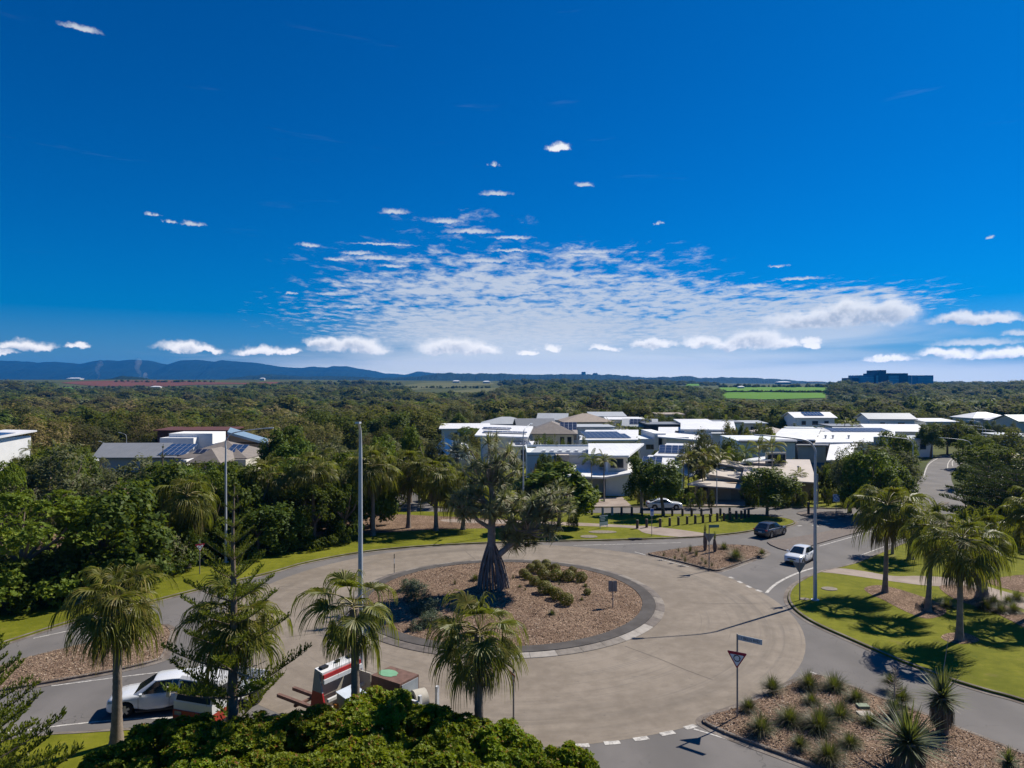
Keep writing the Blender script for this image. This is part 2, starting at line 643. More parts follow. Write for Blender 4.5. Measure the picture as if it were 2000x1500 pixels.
def _ring(g, p):
    n = g.noise(p, .7, 5, .65)
    f = g.noise(p, 18, 3, .7)
    c = g.mix(g.rng(n, .35, .65), (.070, .062, .057), (.105, .095, .088))
    out(g, principled(g, g.mix(g.rng(f, .3, .7, 0, .4), c, (.05, .045, .04)), .9, 0, .2, bump(g, f, .3, .015)))


def _terr(g, p):
    a = g.noise(p, .012, 5, .6)
    b = g.noise(p, .15, 4, .6)
    c = g.mix(g.rng(a, .35, .65), (.055, .068, .016), (.095, .100, .026))
    c = g.mix(g.rng(b, .4, .7, 0, .5), c, (.038, .040, .018))
    out(g, principled(g, c, .95, 0, .1))


def _paint(g, p):
    n = g.noise(p, 3.5, 4, .7)
    f = g.noise(p, 28, 3, .7)
    c = g.mix(g.rng(g.m('ADD', g.m('MULTIPLY', n, .6), g.m('MULTIPLY', f, .4)), .42, .62), (.56, .53, .48), (.24, .22, .20))
    out(g, principled(g, c, .7, 0, .3))


def _field(c1, c2, sc_):
    def fn(g, p):
        w = g.noise(g.v('MULTIPLY', p, (.004, .05, 0)), sc_, 3, .5)
        b = g.noise(p, .01, 3, .5)
        out(g, principled(g, g.mix(g.rng(g.m('ADD', g.m('MULTIPLY', w, .6), g.m('MULTIPLY', b, .4)), .35, .65), c1, c2), .95, 0, .1))
    return fn


LAWN = ground_mat('lawn', _lawn)
ASPH = ground_mat('asphalt', _asph)
CONC = ground_mat('roundabout_concrete', _conc)
MULCH = ground_mat('mulch', _mulch)
PATHM = ground_mat('footpath', _path)
PAVER = ground_mat('median_paving', _paver)
KERB = ground_mat('kerb', _kerbc)
RING = ground_mat('apron', _ring)
TERR = ground_mat('terrain', _terr)
PAINT = ground_mat('road_paint', _paint)

# ------------------------------------------------------------------ terrain: flat near the road, a wet hollow with forest, rising farmland
_YK = [0, 175, 278, 330, 600, 850, 1000, 1300, 1700, 2000, 2600, 4000, 9000]
_TL = [0, 0, -4.2, -5.5, -7, -5, -3, 0, 9, 24, 33, 38, 38]
_TM = [0, 0, 0, -3, -7, -5, -2, 3, 12, 20, 28, 34, 34]
_TR = [0, 0, 0, -3, -6, -2, 5, 10, 13, 14, 16, 20, 20]


def T(x, y):
    x, y = np.asarray(x, float), np.asarray(y, float)
    t = x / np.maximum(np.abs(y), 30)
    l, m, r = (np.interp(np.abs(y), _YK, k) for k in (_TL, _TM, _TR))
    wl = np.clip((-t - .05) / .25, 0, 1)
    wr = np.clip((t - .12) / .2, 0, 1)
    return m * (1 - wl - wr) + l * wl + r * wr + np.clip((np.abs(y) - 300) / 400, 0, 1) * 1.2 * np.sin(x * .011 + 1.3) * np.cos(y * .009)


def PT(px, py):
    """where the line of sight of a pixel first meets the terrain"""
    for y in np.arange(150, 4000, 4.0):
        if T((px - 1000) * y / F, y) >= CAMH - (py - 750) * y / F:
            break
    return (px - 1000) * y / F, y


def grid_sheet(name, xs, ys, zf, mat, kind='structure'):
    gx, gy = np.meshgrid(xs, ys)
    v = np.stack([gx, gy, zf(gx, gy)], -1).reshape(-1, 3)
    nx, ny = len(xs), len(ys)
    i = np.arange((nx - 1) * (ny - 1))
    a = (i // (nx - 1)) * nx + i % (nx - 1)
    return tag(link(name, np_mesh(name, v, np.stack([a, a + 1, a + nx + 1, a + nx], 1), [mat], smooth=True)), kind=kind)


xs = np.concatenate([np.linspace(-9000, -1600, 12)[:-1], np.linspace(-1600, 1600, 81), np.linspace(1600, 9000, 12)[1:]])
ys = np.concatenate([np.linspace(-9000, -200, 10)[:-1], np.linspace(-200, 2600, 113), np.linspace(2600, 12000, 14)[1:]])
grid_sheet('ground', xs, ys, lambda x, y: T(x, y) - .12, TERR)


def px_poly(pts, n=4, sm=True):
    w = [P(*p) for p in pts]
    return [(v.x, v.y) for v in (catmull(w, n, True) if sm else w)]


def px_line(pts, n=5):
    return [(v.x, v.y) for v in catmull([P(*p) for p in pts], n)]


# asphalt lies under everything near the roundabout; lawns, islands and paths stand on it
sheet('road', [(-110, 8), (120, 8), (120, 112), (-110, 112)], 0.0, ASPH, kind='structure')
CC, CR = Vector((-.4, 54.2)), 21.1
circ = lambda c, r, n=96, ph=0.0: [(c[0] + r * math.cos(2 * math.pi * i / n + ph), c[1] + r * math.sin(2 * math.pi * i / n + ph)) for i in range(n)]
sheet('roundabout_road', circ(CC, CR), .006, CONC, kind='structure')

KP = [(-.34, .012), (-.34, .018), (0.0, .02), (.02, .135), (.05, .15), (.17, .152), (.17, .10)]   # gutter, face, top


def lawn(name, line, back, kerb=True, z=.13, mat=LAWN):
    """kerbed ground: LINE is the road edge, BACK closes the outline away from the road (all pixels of the photograph)"""
    e = px_line(line)
    b = [(v.x, v.y) for v in (P(*p) for p in back)]
    o = prism(name, e + b, -.05, z, mat, kind='structure')
    if kerb:
        mb = MB()
        area = sum(a[0] * c[1] - c[0] * a[1] for a, c in zip(e + b, (e + b)[1:] + (e + b)[:1]))
        sweep(mb, e if area > 0 else e[::-1], KP)
        tag(mb.build('kerb', KERB), kind='structure')
    return e


NWL = [(-420, 1385), (-200, 1322), (-60, 1280), (75, 1236), (150, 1213), (205, 1198), (290, 1178), (400, 1150), (480, 1132), (540, 1117), (600, 1100), (700, 1081), (800, 1070),
       (900, 1064), (1000, 1060), (1100, 1058), (1200, 1056), (1290, 1053), (1330, 1051.5), (1390, 1047.5), (1440, 1042.5), (1485, 1035.5), (1530, 1030), (1551, 1024), (1550, 1018), (1528, 1012.5),
       (1490, 1008.5), (1460, 1006), (1400, 1005.5), (1300, 1005), (1130, 1003), (1000, 1002), (850, 1001)]
lawn('lawn', NWL, [(700, 1000), (640, 940), (-700, 940), (-900, 1200)])
lawn('lawn', [(850, 992), (1000, 992), (1130, 992), (1250, 991), (1440, 990.5), (1560, 992), (1640, 994), (1700, 988), (1745, 975), (1765, 962)], [(1790, 935), (1500, 915), (900, 912), (780, 940)])
SEL = [(2500, 1540), (2250, 1455), (2000, 1372), (1925, 1351), (1850, 1328), (1800, 1309), (1750, 1290), (1700, 1268), (1650, 1246), (1605, 1226), (1572, 1208), (1548, 1188), (1539, 1168), (1548, 1148),
       (1572, 1132), (1605, 1118), (1640, 1110), (1680, 1098), (1740, 1073), (1800, 1048), (1850, 1025), (1880, 1000), (1888, 975), (1876, 955)]
lawn('lawn', SEL, [(1905, 925), (2300, 925), (3000, 1100), (3000, 1540)])
lawn('lawn', [(-420, 1505), (-200, 1478), (70, 1441), (150, 1435), (280, 1428), (420, 1436), (560, 1462), (700, 1492), (900, 1530), (1100, 1560), (1250, 1640)], [(1400, 2200), (-1200, 2200), (-900, 1560)])

# islands in the road
def island(name, outline, zdome, mat=MULCH, zk=.15, mesh_n=26):
    o = px_poly(outline)
    if sum(a[0] * b[1] - b[0] * a[1] for a, b in zip(o, o[1:] + o[:1])) < 0:
        o = o[::-1]
    mb = MB()
    sweep(mb, o, KP, 0, True)
    tag(mb.build('kerb', KERB), kind='structure')
    # domed bed: rings shrinking towards the middle
    c = Vector((sum(p[0] for p in o) / len(o), sum(p[1] for p in o) / len(o)))
    vs, fs, n, rings = [], [], len(o), 7
    for r in range(rings + 1):
        s = 1 - r / rings * .96
        for p in o:
            q = c + (Vector(p) - c) * s
            h = zk - .03 + zdome * (1 - s ** 2) + (.03 * math.sin(q.x * 5.1) * math.cos(q.y * 4.3) if r else 0)
            vs.append((q.x, q.y, h))
    for r in range(rings):
        for i in range(n):
            j = (i + 1) % n
            fs.append((r * n + i, r * n + j, (r + 1) * n + j, (r + 1) * n + i))
    fs.append(tuple(range(rings * n, rings * n + n)))
    me = bpy.data.meshes.new(name)
    me.from_pydata(vs, [], fs)
    me.materials.append(mat)
    me.polygons.foreach_set('use_smooth', [True] * len(fs))
    me.update()
    tag(link(name, me), kind='structure')
    return o


ISL_NE = island('mulch_bed', [(1266, 1083), (1300, 1092), (1340, 1102), (1385, 1114), (1402, 1116), (1420, 1111), (1460, 1097), (1492, 1086), (1497, 1079), (1480, 1070), (1440, 1066), (1390, 1066), (1340, 1071), (1300, 1077)], .25)
ISL_SE = island('mulch_bed', [(1372, 1409), (1384, 1420), (1420, 1437), (1480, 1460), (1540, 1482), (1620, 1512), (1720, 1552), (1900, 1640), (2150, 1700), (2200, 1570), (2050, 1497), (1960, 1460), (1860, 1420), (1790, 1392),
                              (1720, 1366), (1660, 1342), (1612, 1324), (1580, 1322), (1540, 1339), (1490, 1362), (1430, 1386), (1390, 1398)], .32)
ISL_W = island('mulch_bed', [(-250, 1372), (-60, 1322), (20, 1297), (50, 1288), (150, 1263), (240, 1243), (310, 1222), (336, 1232), (335, 1250), (322, 1280), (308, 1292), (230, 1311), (110, 1333), (0, 1352), (-100, 1372), (-250, 1415)], .22)
prism('median_paving', px_poly([(1498, 1060), (1535, 1076), (1570, 1071), (1600, 1062), (1660, 1045), (1720, 1029), (1800, 1003), (1850, 985), (1845, 982), (1780, 1000), (1700, 1020), (1650, 1031), (1580, 1046), (1530, 1054)], 3), -.05, .10, PAVER, kind='structure')
prism('median_paving', px_poly([(1556, 1004), (1590, 1011), (1630, 1012), (1650, 1008), (1640, 1001), (1600, 1000), (1570, 1000.5)], 3), -.05, .10, PAVER, kind='structure')


def layer(name, pts, z, mat, sm=True, n=4):
    return sheet(name, px_poly(pts, n, sm), z, mat, kind='structure')


# footpaths, mulch under the trees, bare patches (each lies on the lawn it stands on)
layer('footpath', [(880, 1016), (1050, 1020), (1150, 1024), (1240, 1029), (1262, 1029.5), (1330, 1037), (1385, 1046.8), (1330, 1050.8), (1262, 1044), (1236, 1034), (1150, 1030), (1050, 1027), (880, 1022)], .145, PATHM)
layer('footpath', [(1600, 1119), (1640, 1113), (1690, 1119), (1745, 1128), (1800, 1128), (1870, 1134), (1960, 1158), (2080, 1195), (2300, 1260), (2300, 1300), (2060, 1216), (1950, 1176), (1860, 1152), (1800, 1146), (1745, 1139),
                   (1690, 1131), (1640, 1124)], .145, PATHM)
sheet('forest_floor', [(p.x, p.y) for p in [P(-700, 1150), P(-200, 1215), P(0, 1190), P(60, 1174), P(130, 1163), P(180, 1156), P(250, 1138), P(320, 1118), P(372, 1106), P(420, 1094), P(500, 1076), P(560, 1062), P(620, 1054),
       P(690, 1046), P(760, 1042), P(850, 1036), P(950, 1034), P(1040, 1031), P(1090, 1031), P(1100, 1024), P(1040, 1019), P(900, 1012), P(700, 1003), P(640, 942), P(-700, 942)]], .140, MULCH, kind='structure')
layer('mulch_bed', [(1688, 1152), (1712, 1146), (1740, 1150), (1775, 1160), (1830, 1180), (1848, 1200), (1810, 1212), (1765, 1196), (1725, 1175), (1700, 1164)], .142, MULCH)
layer('mulch_bed', [(1838, 1249), (1850, 1241), (1880, 1239), (1905, 1247), (1912, 1256), (1890, 1261), (1860, 1260)], .142, MULCH)
layer('mulch_bed', [(1835, 1148), (1870, 1146), (1900, 1152), (1950, 1180), (2010, 1205), (2100, 1250), (2100, 1290), (2000, 1230), (1930, 1195), (1880, 1180), (1850, 1165)], .152, MULCH)
layer('mulch_bed', [(1925, 1138), (1960, 1130), (2020, 1128), (2150, 1160), (2150, 1200), (2020, 1166), (1960, 1152)], .152, MULCH)
layer('driveway', [(1340, 990), (1350, 978), (1400, 976), (1452, 978), (1462, 990)], .142, PATHM, False)
layer('driveway', [(1140, 991), (1150, 974), (1215, 972), (1235, 991)], .142, PATHM, False)

# far part of the eastern road, climbing away between the trees
def far_road():
    l = [(1742, 985), (1770, 955), (1800, 930), (1812, 905), (1830, 893), (1870, 884), (1915, 877), (1990, 872)]
    r = [(1872, 985), (1865, 955), (1858, 935), (1862, 920), (1880, 905), (1910, 893), (1950, 884), (2040, 876)]
    a, b = px_line(l, 5), px_line(r, 5)
    n = len(a)
    vs = [(x, y, .02) for x, y in a] + [(x, y, .02) for x, y in b]
    me = bpy.data.meshes.new('road')
    me.from_pydata(vs, [], [(n + i, n + i + 1, i + 1, i) for i in range(n - 1)])
    me.materials.append(ASPH)
    me.update()
    o = tag(link('road', me), kind='structure')
    mb = MB()
    ribbon(mb, px_line([(1803, 935), (1813, 908), (1832, 895)], 6), .18, .04)
    ribbon(mb, px_line([(1851, 915), (1852, 905), (1860, 896), (1880, 888), (1905, 884)], 6), .16, .04)
    ribbon(mb, px_line([(1861, 911), (1860, 903), (1866, 896)], 6), .16, .04)
    mb.build('road_marking', PAINT, o)


far_road()


# ------------------------------------------------------------------ centre island of the roundabout
IC, IR = Vector((-.6, 56.3)), 12.45
isl = tag(link('centre_island', None, None, (IC.x, IC.y, 0)), kind='structure')
vs, fs, n, rings = [], [], 72, 14
for r in range(rings + 1):
    s = 1 - r / rings * .985
    for i in range(n):
        a = 2 * math.pi * i / n
        x, y = 10.75 * s * math.cos(a), 10.75 * s * math.sin(a)
        vs.append((x, y, .16 + .62 * (1 - s * s) + (.035 * math.sin(x * 2.7 + IC.x) * math.cos(y * 3.1) if r else 0)))
for r in range(rings):
    for i in range(n):
        j = (i + 1) % n
        fs.append((r * n + i, r * n + j, (r + 1) * n + j, (r + 1) * n + i))
fs.append(tuple(range(rings * n, rings * n + n)))
me = bpy.data.meshes.new('mulch')
me.from_pydata(vs, [], fs)
me.materials.append(MULCH)
me.polygons.foreach_set('use_smooth', [True] * len(fs))
link('mulch', me, isl)
mb = MB()
sweep(mb, circ((0, 0), 11.75, 96), [(0, .10), (.02, .155), (.98, .185), (1.0, .12)], 0, True)
mb.build('apron', RING, isl)
mb = MB()
NST = 44
a0 = 2 * math.pi / NST
segs = 4
ri, ro = 11.76, IR
prof = [(ri, .02), (ri, .12), (ri + .16, .125), (ro - .03, .05), (ro, .035), (ro, .0)]
vs, fs = [], []
for s in range(segs + 1):
    a = (s / segs) * (a0 - .0016) - a0 / 2
    for r_, z_ in prof:
        vs.append((r_ * math.cos(a), r_ * math.sin(a), z_))
k = len(prof)
for s in range(segs):
    for c in range(k - 1):
        fs.append((s * k + c, s * k + c + 1, (s + 1) * k + c + 1, (s + 1) * k + c))
fs += [tuple(range(k)), tuple(range(segs * k + k - 1, segs * k - 1, -1))]
mb.add(vs, fs)
KST = []
for j, (c_, v_) in enumerate((((.19, .165, .14), .3), ((.31, .28, .245), .2), ((.13, .11, .095), .3))):
    KST.append(mb.mesh('kerb_stone', M('kerb_stone_%d' % j, c_, .9, var=v_, scale=1.5, bmp=.3)))
rk = random.Random(5)
for i in range(NST):
    a = a0 * (i + .5)
    near = math.sin(a) < -.55
    me = KST[rk.choice([1, 1, 0]) if near and math.cos(a) > -.2 else rk.choice([0, 2, 2, 0])]
    link('kerb_stone', me, isl, (0, 0, 0), (0, 0, a))


def isl_z(x, y):
    s = min(1, math.hypot(x - IC.x, y - IC.y) / 10.75)
    return .16 + .62 * (1 - s * s)


def PI_(px, py):
    """spot on the domed island"""
    z = .4
    for _ in range(6):
        p = P(px, py, z)
        z = isl_z(p.x, p.y)
    return P(px, py, z)


# ------------------------------------------------------------------ road markings (paint), joints
def marking(lines, w=.13, z=.012, dash=None):
    for ln in lines:
        mb = MB()
        ribbon(mb, px_line(ln), w, z)
        tag(mb.build('road_marking', PAINT), kind='structure')


marking([[(1355, 1424), (1430, 1447), (1500, 1471), (1600, 1508), (1720, 1556)],
         [(1582, 1312.5), (1596, 1317), (1612, 1323)], [(1690, 1351), (1712, 1361), (1724, 1367)], [(1862, 1420), (1930, 1446), (2000, 1474), (2120, 1520)],
         [(1600, 1067), (1660, 1050), (1725, 1031), (1800, 1007)],
         [(65, 1247), (140, 1231), (200, 1218), (260, 1203)], [(100, 1340), (200, 1327), (280, 1317), (360, 1308)], [(-150, 1455), (85, 1422), (150, 1414), (250, 1405), (360, 1402)],
         [(1120, 1065.5), (1230, 1062.5), (1330, 1060)], [(1410, 1117.5), (1450, 1104), (1500, 1085)], [(1455, 1011.5), (1500, 1015), (1560, 1019)], [(1680, 1085), (1740, 1063), (1790, 1045)],
         [(1240, 1078), (1300, 1095), (1345, 1107)], ], .13)
marking([[(1497, 1158), (1510, 1145), (1530, 1132), (1560, 1118.5), (1590, 1109)]], .24)
mb = MB()
for (x_, y_), (x2, y2) in [((1122, 1457), (1151, 1455.5)), ((1180, 1452), (1211, 1450)), ((1238, 1445), (1266, 1441)), ((1290, 1435), (1317, 1430)), ((1338, 1423), (1358, 1417)),
                           ((1425, 1127), (1432, 1130)), ((1441, 1135), (1449, 1139)), ((1458, 1144), (1467, 1148)), ((1477, 1152), (1488, 1156))]:
    mb = MB()
    ribbon(mb, [P(x_, y_), P(x2, y2)], .34 if y_ > 1300 else .3, .014)
    tag(mb.build('road_marking', PAINT), kind='structure')
for x_, y_ in [(1562, 1027), (1590, 1026), (1610, 1018), (1625, 1015), (1640, 1012), (1655, 1009), (1617, 1023), (1665, 1004.5), (1595, 1028)]:
    mb = MB()
    p = P(x_, y_)
    ribbon(mb, [p - Vector((.3, .1, 0)), p + Vector((.3, .1, 0))], .3, .012)
    tag(mb.build('road_marking', PAINT), kind='structure')
JOINT = M('joint_seal', (.06, .052, .047), .9)
for ln in ([(1220, 1262), (1290, 1288), (1340, 1309), (1392, 1328)], [(1352, 1178), (1420, 1179), (1500, 1178)], [(545, 1145), (590, 1148), (640, 1149)], [(560, 1245), (610, 1238), (650, 1233)],
           [(910, 1078), (920, 1086), (928, 1093)]):
    mb = MB()
    ribbon(mb, px_line(ln), .035, .0105)
    tag(mb.build('concrete_joint', JOINT), kind='structure')
# concrete pit lids set in the lawns
for i, (x_, y_, w_, d_, lb) in enumerate([(1150, 1048, 1.9, 1.5, 'round grey concrete pit cover in the lawn nearest the road kerb'), (1177, 1039, 3.2, 1.5, 'wide grey bare disc in the lawn below the estate sign'),
                                          (1620, 1150, 1.25, 1.1, 'round concrete lid in the lawn left of the tall lamp post base'), (1571, 1170, .8, .6, 'small pale lid at the foot of the give way sign pole')]):
    mb = MB()
    p = P(x_, y_, .14)
    c_ = [(w_ / 2 * math.cos(2 * math.pi * k / 28), d_ / 2 * math.sin(2 * math.pi * k / 28), .03) for k in range(28)]
    mb.slab(c_, .05)
    tag(mb.build('pit_cover', M('lid', (.20, .17, .13), .9, var=.3, scale=3), loc=p), lb, 'pit cover')

# ------------------------------------------------------------------ fields on the rising land behind the forest
def field(name, pts, mat, dz=.5):
    w = [PT(*p) for p in pts]
    xs_ = np.array([p[0] for p in w])
    ys_ = np.array([p[1] for p in w])
    vs, fs = [], []
    for t in tess(w):
        tri = [np.array(w[i]) for i in t]
        N = 10
        b = len(vs)
        idx = {}
        for i in range(N + 1):
            for j in range(N + 1 - i):
                q = tri[0] + (tri[1] - tri[0]) * i / N + (tri[2] - tri[0]) * j / N
                idx[i, j] = len(vs)
                vs.append((q[0], q[1], float(T(q[0], q[1])) + dz))
        for i in range(N):
            for j in range(N - i):
                fs.append((idx[i, j], idx[i + 1, j], idx[i, j + 1]))
                if j < N - i - 1:
                    fs.append((idx[i + 1, j], idx[i + 1, j + 1], idx[i, j + 1]))
    for i, f in enumerate(fs):
        a, b, c = (Vector(vs[k]) for k in f)
        if (b - a).cross(c - a).z < 0:
            fs[i] = f[::-1]
    me = bpy.data.meshes.new(name)
    me.from_pydata(vs, [], fs)
    me.materials.append(mat)
    me.update()
    return tag(link(name, me), kind='structure')


RED = ground_mat('red_soil', _field((.16, .060, .032), (.115, .045, .026), 1))
CANE = ground_mat('cane_field', _field((.085, .19, .012), (.12, .24, .018), 1))
STRAW = ground_mat('pasture', _field((.14, .13, .05), (.09, .10, .035), 1))
# ------------------------------------------------------------------ foliage materials
L_DARK = leaf_mat('leaf_dark_glossy', (.050, .084, .008), (.108, .158, .014), (0.149, 0.176, 0.020), .38, .6, .22)
L_BRIGHT = leaf_mat('leaf_bright', (.058, .100, .007), (.115, .165, .014), (0.204, 0.240, 0.024), .38, .6, .22)
L_GREY = leaf_mat('leaf_grey_green', (0.085, 0.092, 0.042), (0.19, 0.195, 0.105), (0.189, 0.162, 0.081), .34, .8, .12)
L_OLIVE = leaf_mat('leaf_olive', (0.092, 0.095, 0.022), (0.157, 0.146, 0.039), (0.196, 0.154, 0.042), .34, .8, .12, .62)
L_BROWN = leaf_mat('leaf_brown_olive', (0.13, 0.108, 0.04), (0.225, 0.18, 0.075), (0.168, 0.126, 0.049), .34, .8, .12, .6)
L_FOREST = leaf_mat('leaf_forest', (.050, .074, .014), (.106, .130, .026), (0.145, 0.138, 0.029), .34, .8, .12, .65)
L_GOLD = leaf_mat('leaf_gold', (0.115, 0.120, 0.010), (0.200, 0.170, 0.016), (0.260, 0.170, 0.020), .3, .5, .4)
L_BUSH = leaf_mat('leaf_shrub', (.118, .178, .004), (.245, .300, .008), (0.264, 0.121, 0.017), .46, .55, .3, .12)
L_PALM = leaf_mat('leaf_palm', (0.105, 0.118, 0.016), (0.205, 0.2, 0.03), (0.243, 0.203, 0.041), .42, .5, .35, .2)
L_PALMY = leaf_mat('leaf_palm_yellow', (0.14, 0.125, 0.028), (0.24, 0.195, 0.045), (0.200, 0.130, 0.050), .42, .5, .35, .2)
L_DEAD = leaf_mat('leaf_dead', (0.115, 0.085, 0.055), (0.215, 0.165, 0.110), None, .15, .7, .2, .2)
L_BLUE = leaf_mat('leaf_blue', (0.085, 0.125, 0.125), (0.140, 0.180, 0.175), None, .12, .5, .4, .1)
L_PINE = leaf_mat('leaf_pine', (0.07, 0.105, 0.01), (0.15, 0.18, 0.018), (0.169, 0.169, 0.026), .38, .5, .35, .15)
L_PINED = leaf_mat('leaf_pine_dark', (0.025, 0.056, 0.020), (0.053, 0.092, 0.031), None, .15, .55, .3, .15)
L_PAND = leaf_mat('leaf_pandanus', (.165, .178, .075), (.290, .295, .135), (0.275, 0.213, 0.100), .38, .5, .35, .15)
L_YUC = leaf_mat('leaf_yucca', (0.057, 0.081, 0.034), (0.132, 0.149, 0.071), (0.184, 0.161, 0.081), .38, .5, .35, .15)
L_TUFT = leaf_mat('leaf_tuft', (.034, .048, .013), (.085, .098, .030), (0.216, 0.176, 0.095), .38, .5, .35, .25)
L_TUFTB = leaf_mat('leaf_tuft_brown', (0.060, 0.058, 0.026), (0.130, 0.105, 0.055), (0.200, 0.150, 0.090), .2, .6, .3, .25)
L_BOX = leaf_mat('leaf_clipped', (.085, .095, .008), (.205, .175, .012), (0.200, 0.140, 0.020), .2, .5, .3, .15)
L_COVER = leaf_mat('leaf_cover', (0.050, 0.078, 0.040), (0.105, 0.135, 0.075), None, .2, .6, .3, .15)
BARK = M('bark', (.170, .125, .092), .9, var=.35, scale=3, bmp=.5)
BARKG = M('bark_grey', (.24, .215, .19), .9, var=.3, scale=2, bmp=.5)
PTRUNK = M('palm_trunk', (.215, .170, .135), .9, var=.3, scale=2.5, bmp=.5)
DEADWOOD = M('dead_wood', (.33, .27, .21), .85, var=.2, scale=3)
PROOT = M('prop_root', (.215, .175, .150), .9, var=.35, scale=2, bmp=.5)


def unit(v):
    return v / np.maximum(np.linalg.norm(v, axis=-1, keepdims=True), 1e-9)


def leaf_quads(c, n, size, rg, aspect=.5, tip=None):
    """rhombic leaves at points C with normals N"""
    k = len(c)
    t = rg.normal(size=(k, 3)) if tip is None else tip + rg.normal(size=(k, 3)) * .45
    u = unit(t - n * np.sum(t * n, -1, keepdims=True))
    w = np.cross(n, u)
    s = (size * rg.uniform(.65, 1.35, k))[:, None]
    a, b = u * s, w * s * aspect
    v = np.stack([c - a * .9, c + b - n * s * .12, c + a * 1.1 - n * s * .22, c - b - n * s * .12], 1)
    return v.reshape(-1, 3), np.arange(k * 4).reshape(-1, 4)


def crown_mesh(name, seed, mat, nclump=26, cr=.36, nleaf=4200, leaf=.065, aspect=.5, lo=-.35, squash=.8, flat=1.0, core=.0, spread=(.5, .9), nj=.4):
    """crown of about unit radius: leaf-covered clumps of unequal size through an ellipsoid, open between them"""
    rg = np.random.default_rng(seed)
    C = []
    tries = 0
    while len(C) < nclump and tries < 4000:
        tries += 1
        v = unit(rg.normal(size=3))
        if v[2] < lo:
            continue
        c = v * rg.uniform(*spread)
        if all(np.linalg.norm(c - o) > cr * .62 for o in C):
            C.append(c)
    C = np.array(C)
    r = cr * rg.uniform(.65, 1.25, len(C))
    w = r ** 2 / np.sum(r ** 2)
    pts, nrm = [], []
    for c, rr, ww in zip(C, r, w):
        k = max(8, int(nleaf * ww))
        dvec = unit(rg.normal(size=(k, 3)) + unit(c[None])[0] * .55 + np.array([0, 0, .25]))
        lump = 1 + .22 * np.sin(dvec @ rg.normal(size=3) * 5 + rg.uniform(0, 6)) + .12 * np.sin(dvec @ rg.normal(size=3) * 9)
        p = c + dvec * (rr * lump * rg.uniform(.7, 1.06, k))[:, None] * np.array([1, 1, squash])
        pts.append(p)
        nrm.append(unit(dvec * .8 + rg.normal(size=(k, 3)) * nj + np.array([0, 0, .3])))
    if core:
        k = int(nleaf * core)
        pts.append(unit(rg.normal(size=(k, 3))) * (rg.uniform(0, .6, k) ** .5)[:, None] * np.array([1, 1, .8]))
        nrm.append(unit(rg.normal(size=(k, 3))))
    p, n = np.concatenate(pts), np.concatenate(nrm)
    p[:, 2] *= flat
    p /= np.percentile(np.linalg.norm(p[:, :2], axis=1), 96)
    lo_, hi_ = np.percentile(p[:, 2], 1), np.percentile(p[:, 2], 99.5)
    p[:, 2] = (p[:, 2] - (lo_ + hi_) / 2) / ((hi_ - lo_) / 2)
    v, f = leaf_quads(p, n, leaf, rg, aspect)
    return np_mesh(name, v, f, [mat])


def rosette_crown(name, seed, mat, nclump, cr, nros, per, leaf, lo=-.2, squash=.8, spread=(.5, .9)):
    """crown whose shoots end in whorls of leaves, seen close"""
    rg = np.random.default_rng(seed)
    C = []
    tries = 0
    while len(C) < nclump and tries < 5000:
        tries += 1
        v = unit(rg.normal(size=3))
        if v[2] < lo:
            continue
        c = v * rg.uniform(*spread)
        if all(np.linalg.norm(c - o) > cr * .6 for o in C):
            C.append(c)
    C = np.array(C)
    C[:, 2] = np.sign(C[:, 2]) * np.abs(C[:, 2]) ** .62
    ci = rg.integers(0, len(C), nros)
    r = (cr * rg.uniform(.65, 1.2, len(C)))[ci]
    dv = unit(rg.normal(size=(nros, 3)) + unit(C)[ci] * .6 + np.array([0, 0, .4]))
    base = C[ci] + dv * (r * rg.uniform(.72, 1.1, nros))[:, None] * np.array([1, 1, squash])
    ax = unit(dv + np.array([0, 0, .5]) + rg.normal(size=(nros, 3)) * .25)
    ref = unit(np.cross(ax, unit(rg.normal(size=(nros, 3)))))
    bi = np.cross(ax, ref)
    V = []
    for k in range(per):
        a = 2 * np.pi * k / per + rg.uniform(-.3, .3, nros)
        o = ref * np.cos(a)[:, None] + bi * np.sin(a)[:, None]
        up = rg.uniform(.25, 1.1, nros)[:, None]
        u = unit(o + ax * up)
        w = unit(np.cross(ax, u))
        s = (leaf * rg.uniform(.7, 1.25, nros))[:, None]
        V.append(np.stack([base, base + u * s * .55 + w * s * .27 + ax * s * .03, base + u * s * 1.05 - ax * s * .12, base + u * s * .55 - w * s * .27 + ax * s * .03], 1))
    V = np.concatenate(V).reshape(-1, 3)
    V /= np.percentile(np.linalg.norm(V[:, :2], axis=1), 97)
    lo_, hi_ = (np.percentile(V[:, 2], 1), np.percentile(V[:, 2], 99.5))
    V[:, 2] = (V[:, 2] - (lo_ + hi_) / 2) / ((hi_ - lo_) / 2)
    return np_mesh(name, V, np.arange(len(V)).reshape(-1, 4), [mat])


def trunk_mesh(name, seed, limbs=5, r=.045, fork=.45, mat=BARK, lean=.06, reach=.42):
    """unit-height trunk that divides into limbs reaching up into the crown"""
    rr = random.Random(seed)
    mb = MB()
    top = Vector((rr.uniform(-lean, lean), rr.uniform(-lean, lean), fork))
    mb.tube(catmull([(0, 0, -.03), (top.x * .3, top.y * .4, fork * .45), top], 3), [r * 1.35, r * 1.1, r, r * .95, r * .9, r * .85, r * .85], 8)
    for i in range(limbs):
        a = 2 * math.pi * i / limbs + rr.uniform(-.4, .4)
        e = Vector((math.cos(a) * reach * rr.uniform(.6, 1), math.sin(a) * reach * rr.uniform(.6, 1), rr.uniform(.72, .95)))
        md = (top + e) / 2 + Vector((math.cos(a) * .05, math.sin(a) * .05, -.02))
        mb.tube([top - Vector((0, 0, .02)), md, e], [r * .62, r * .42, r * .14], 6)
    return mb.mesh(name, mat)


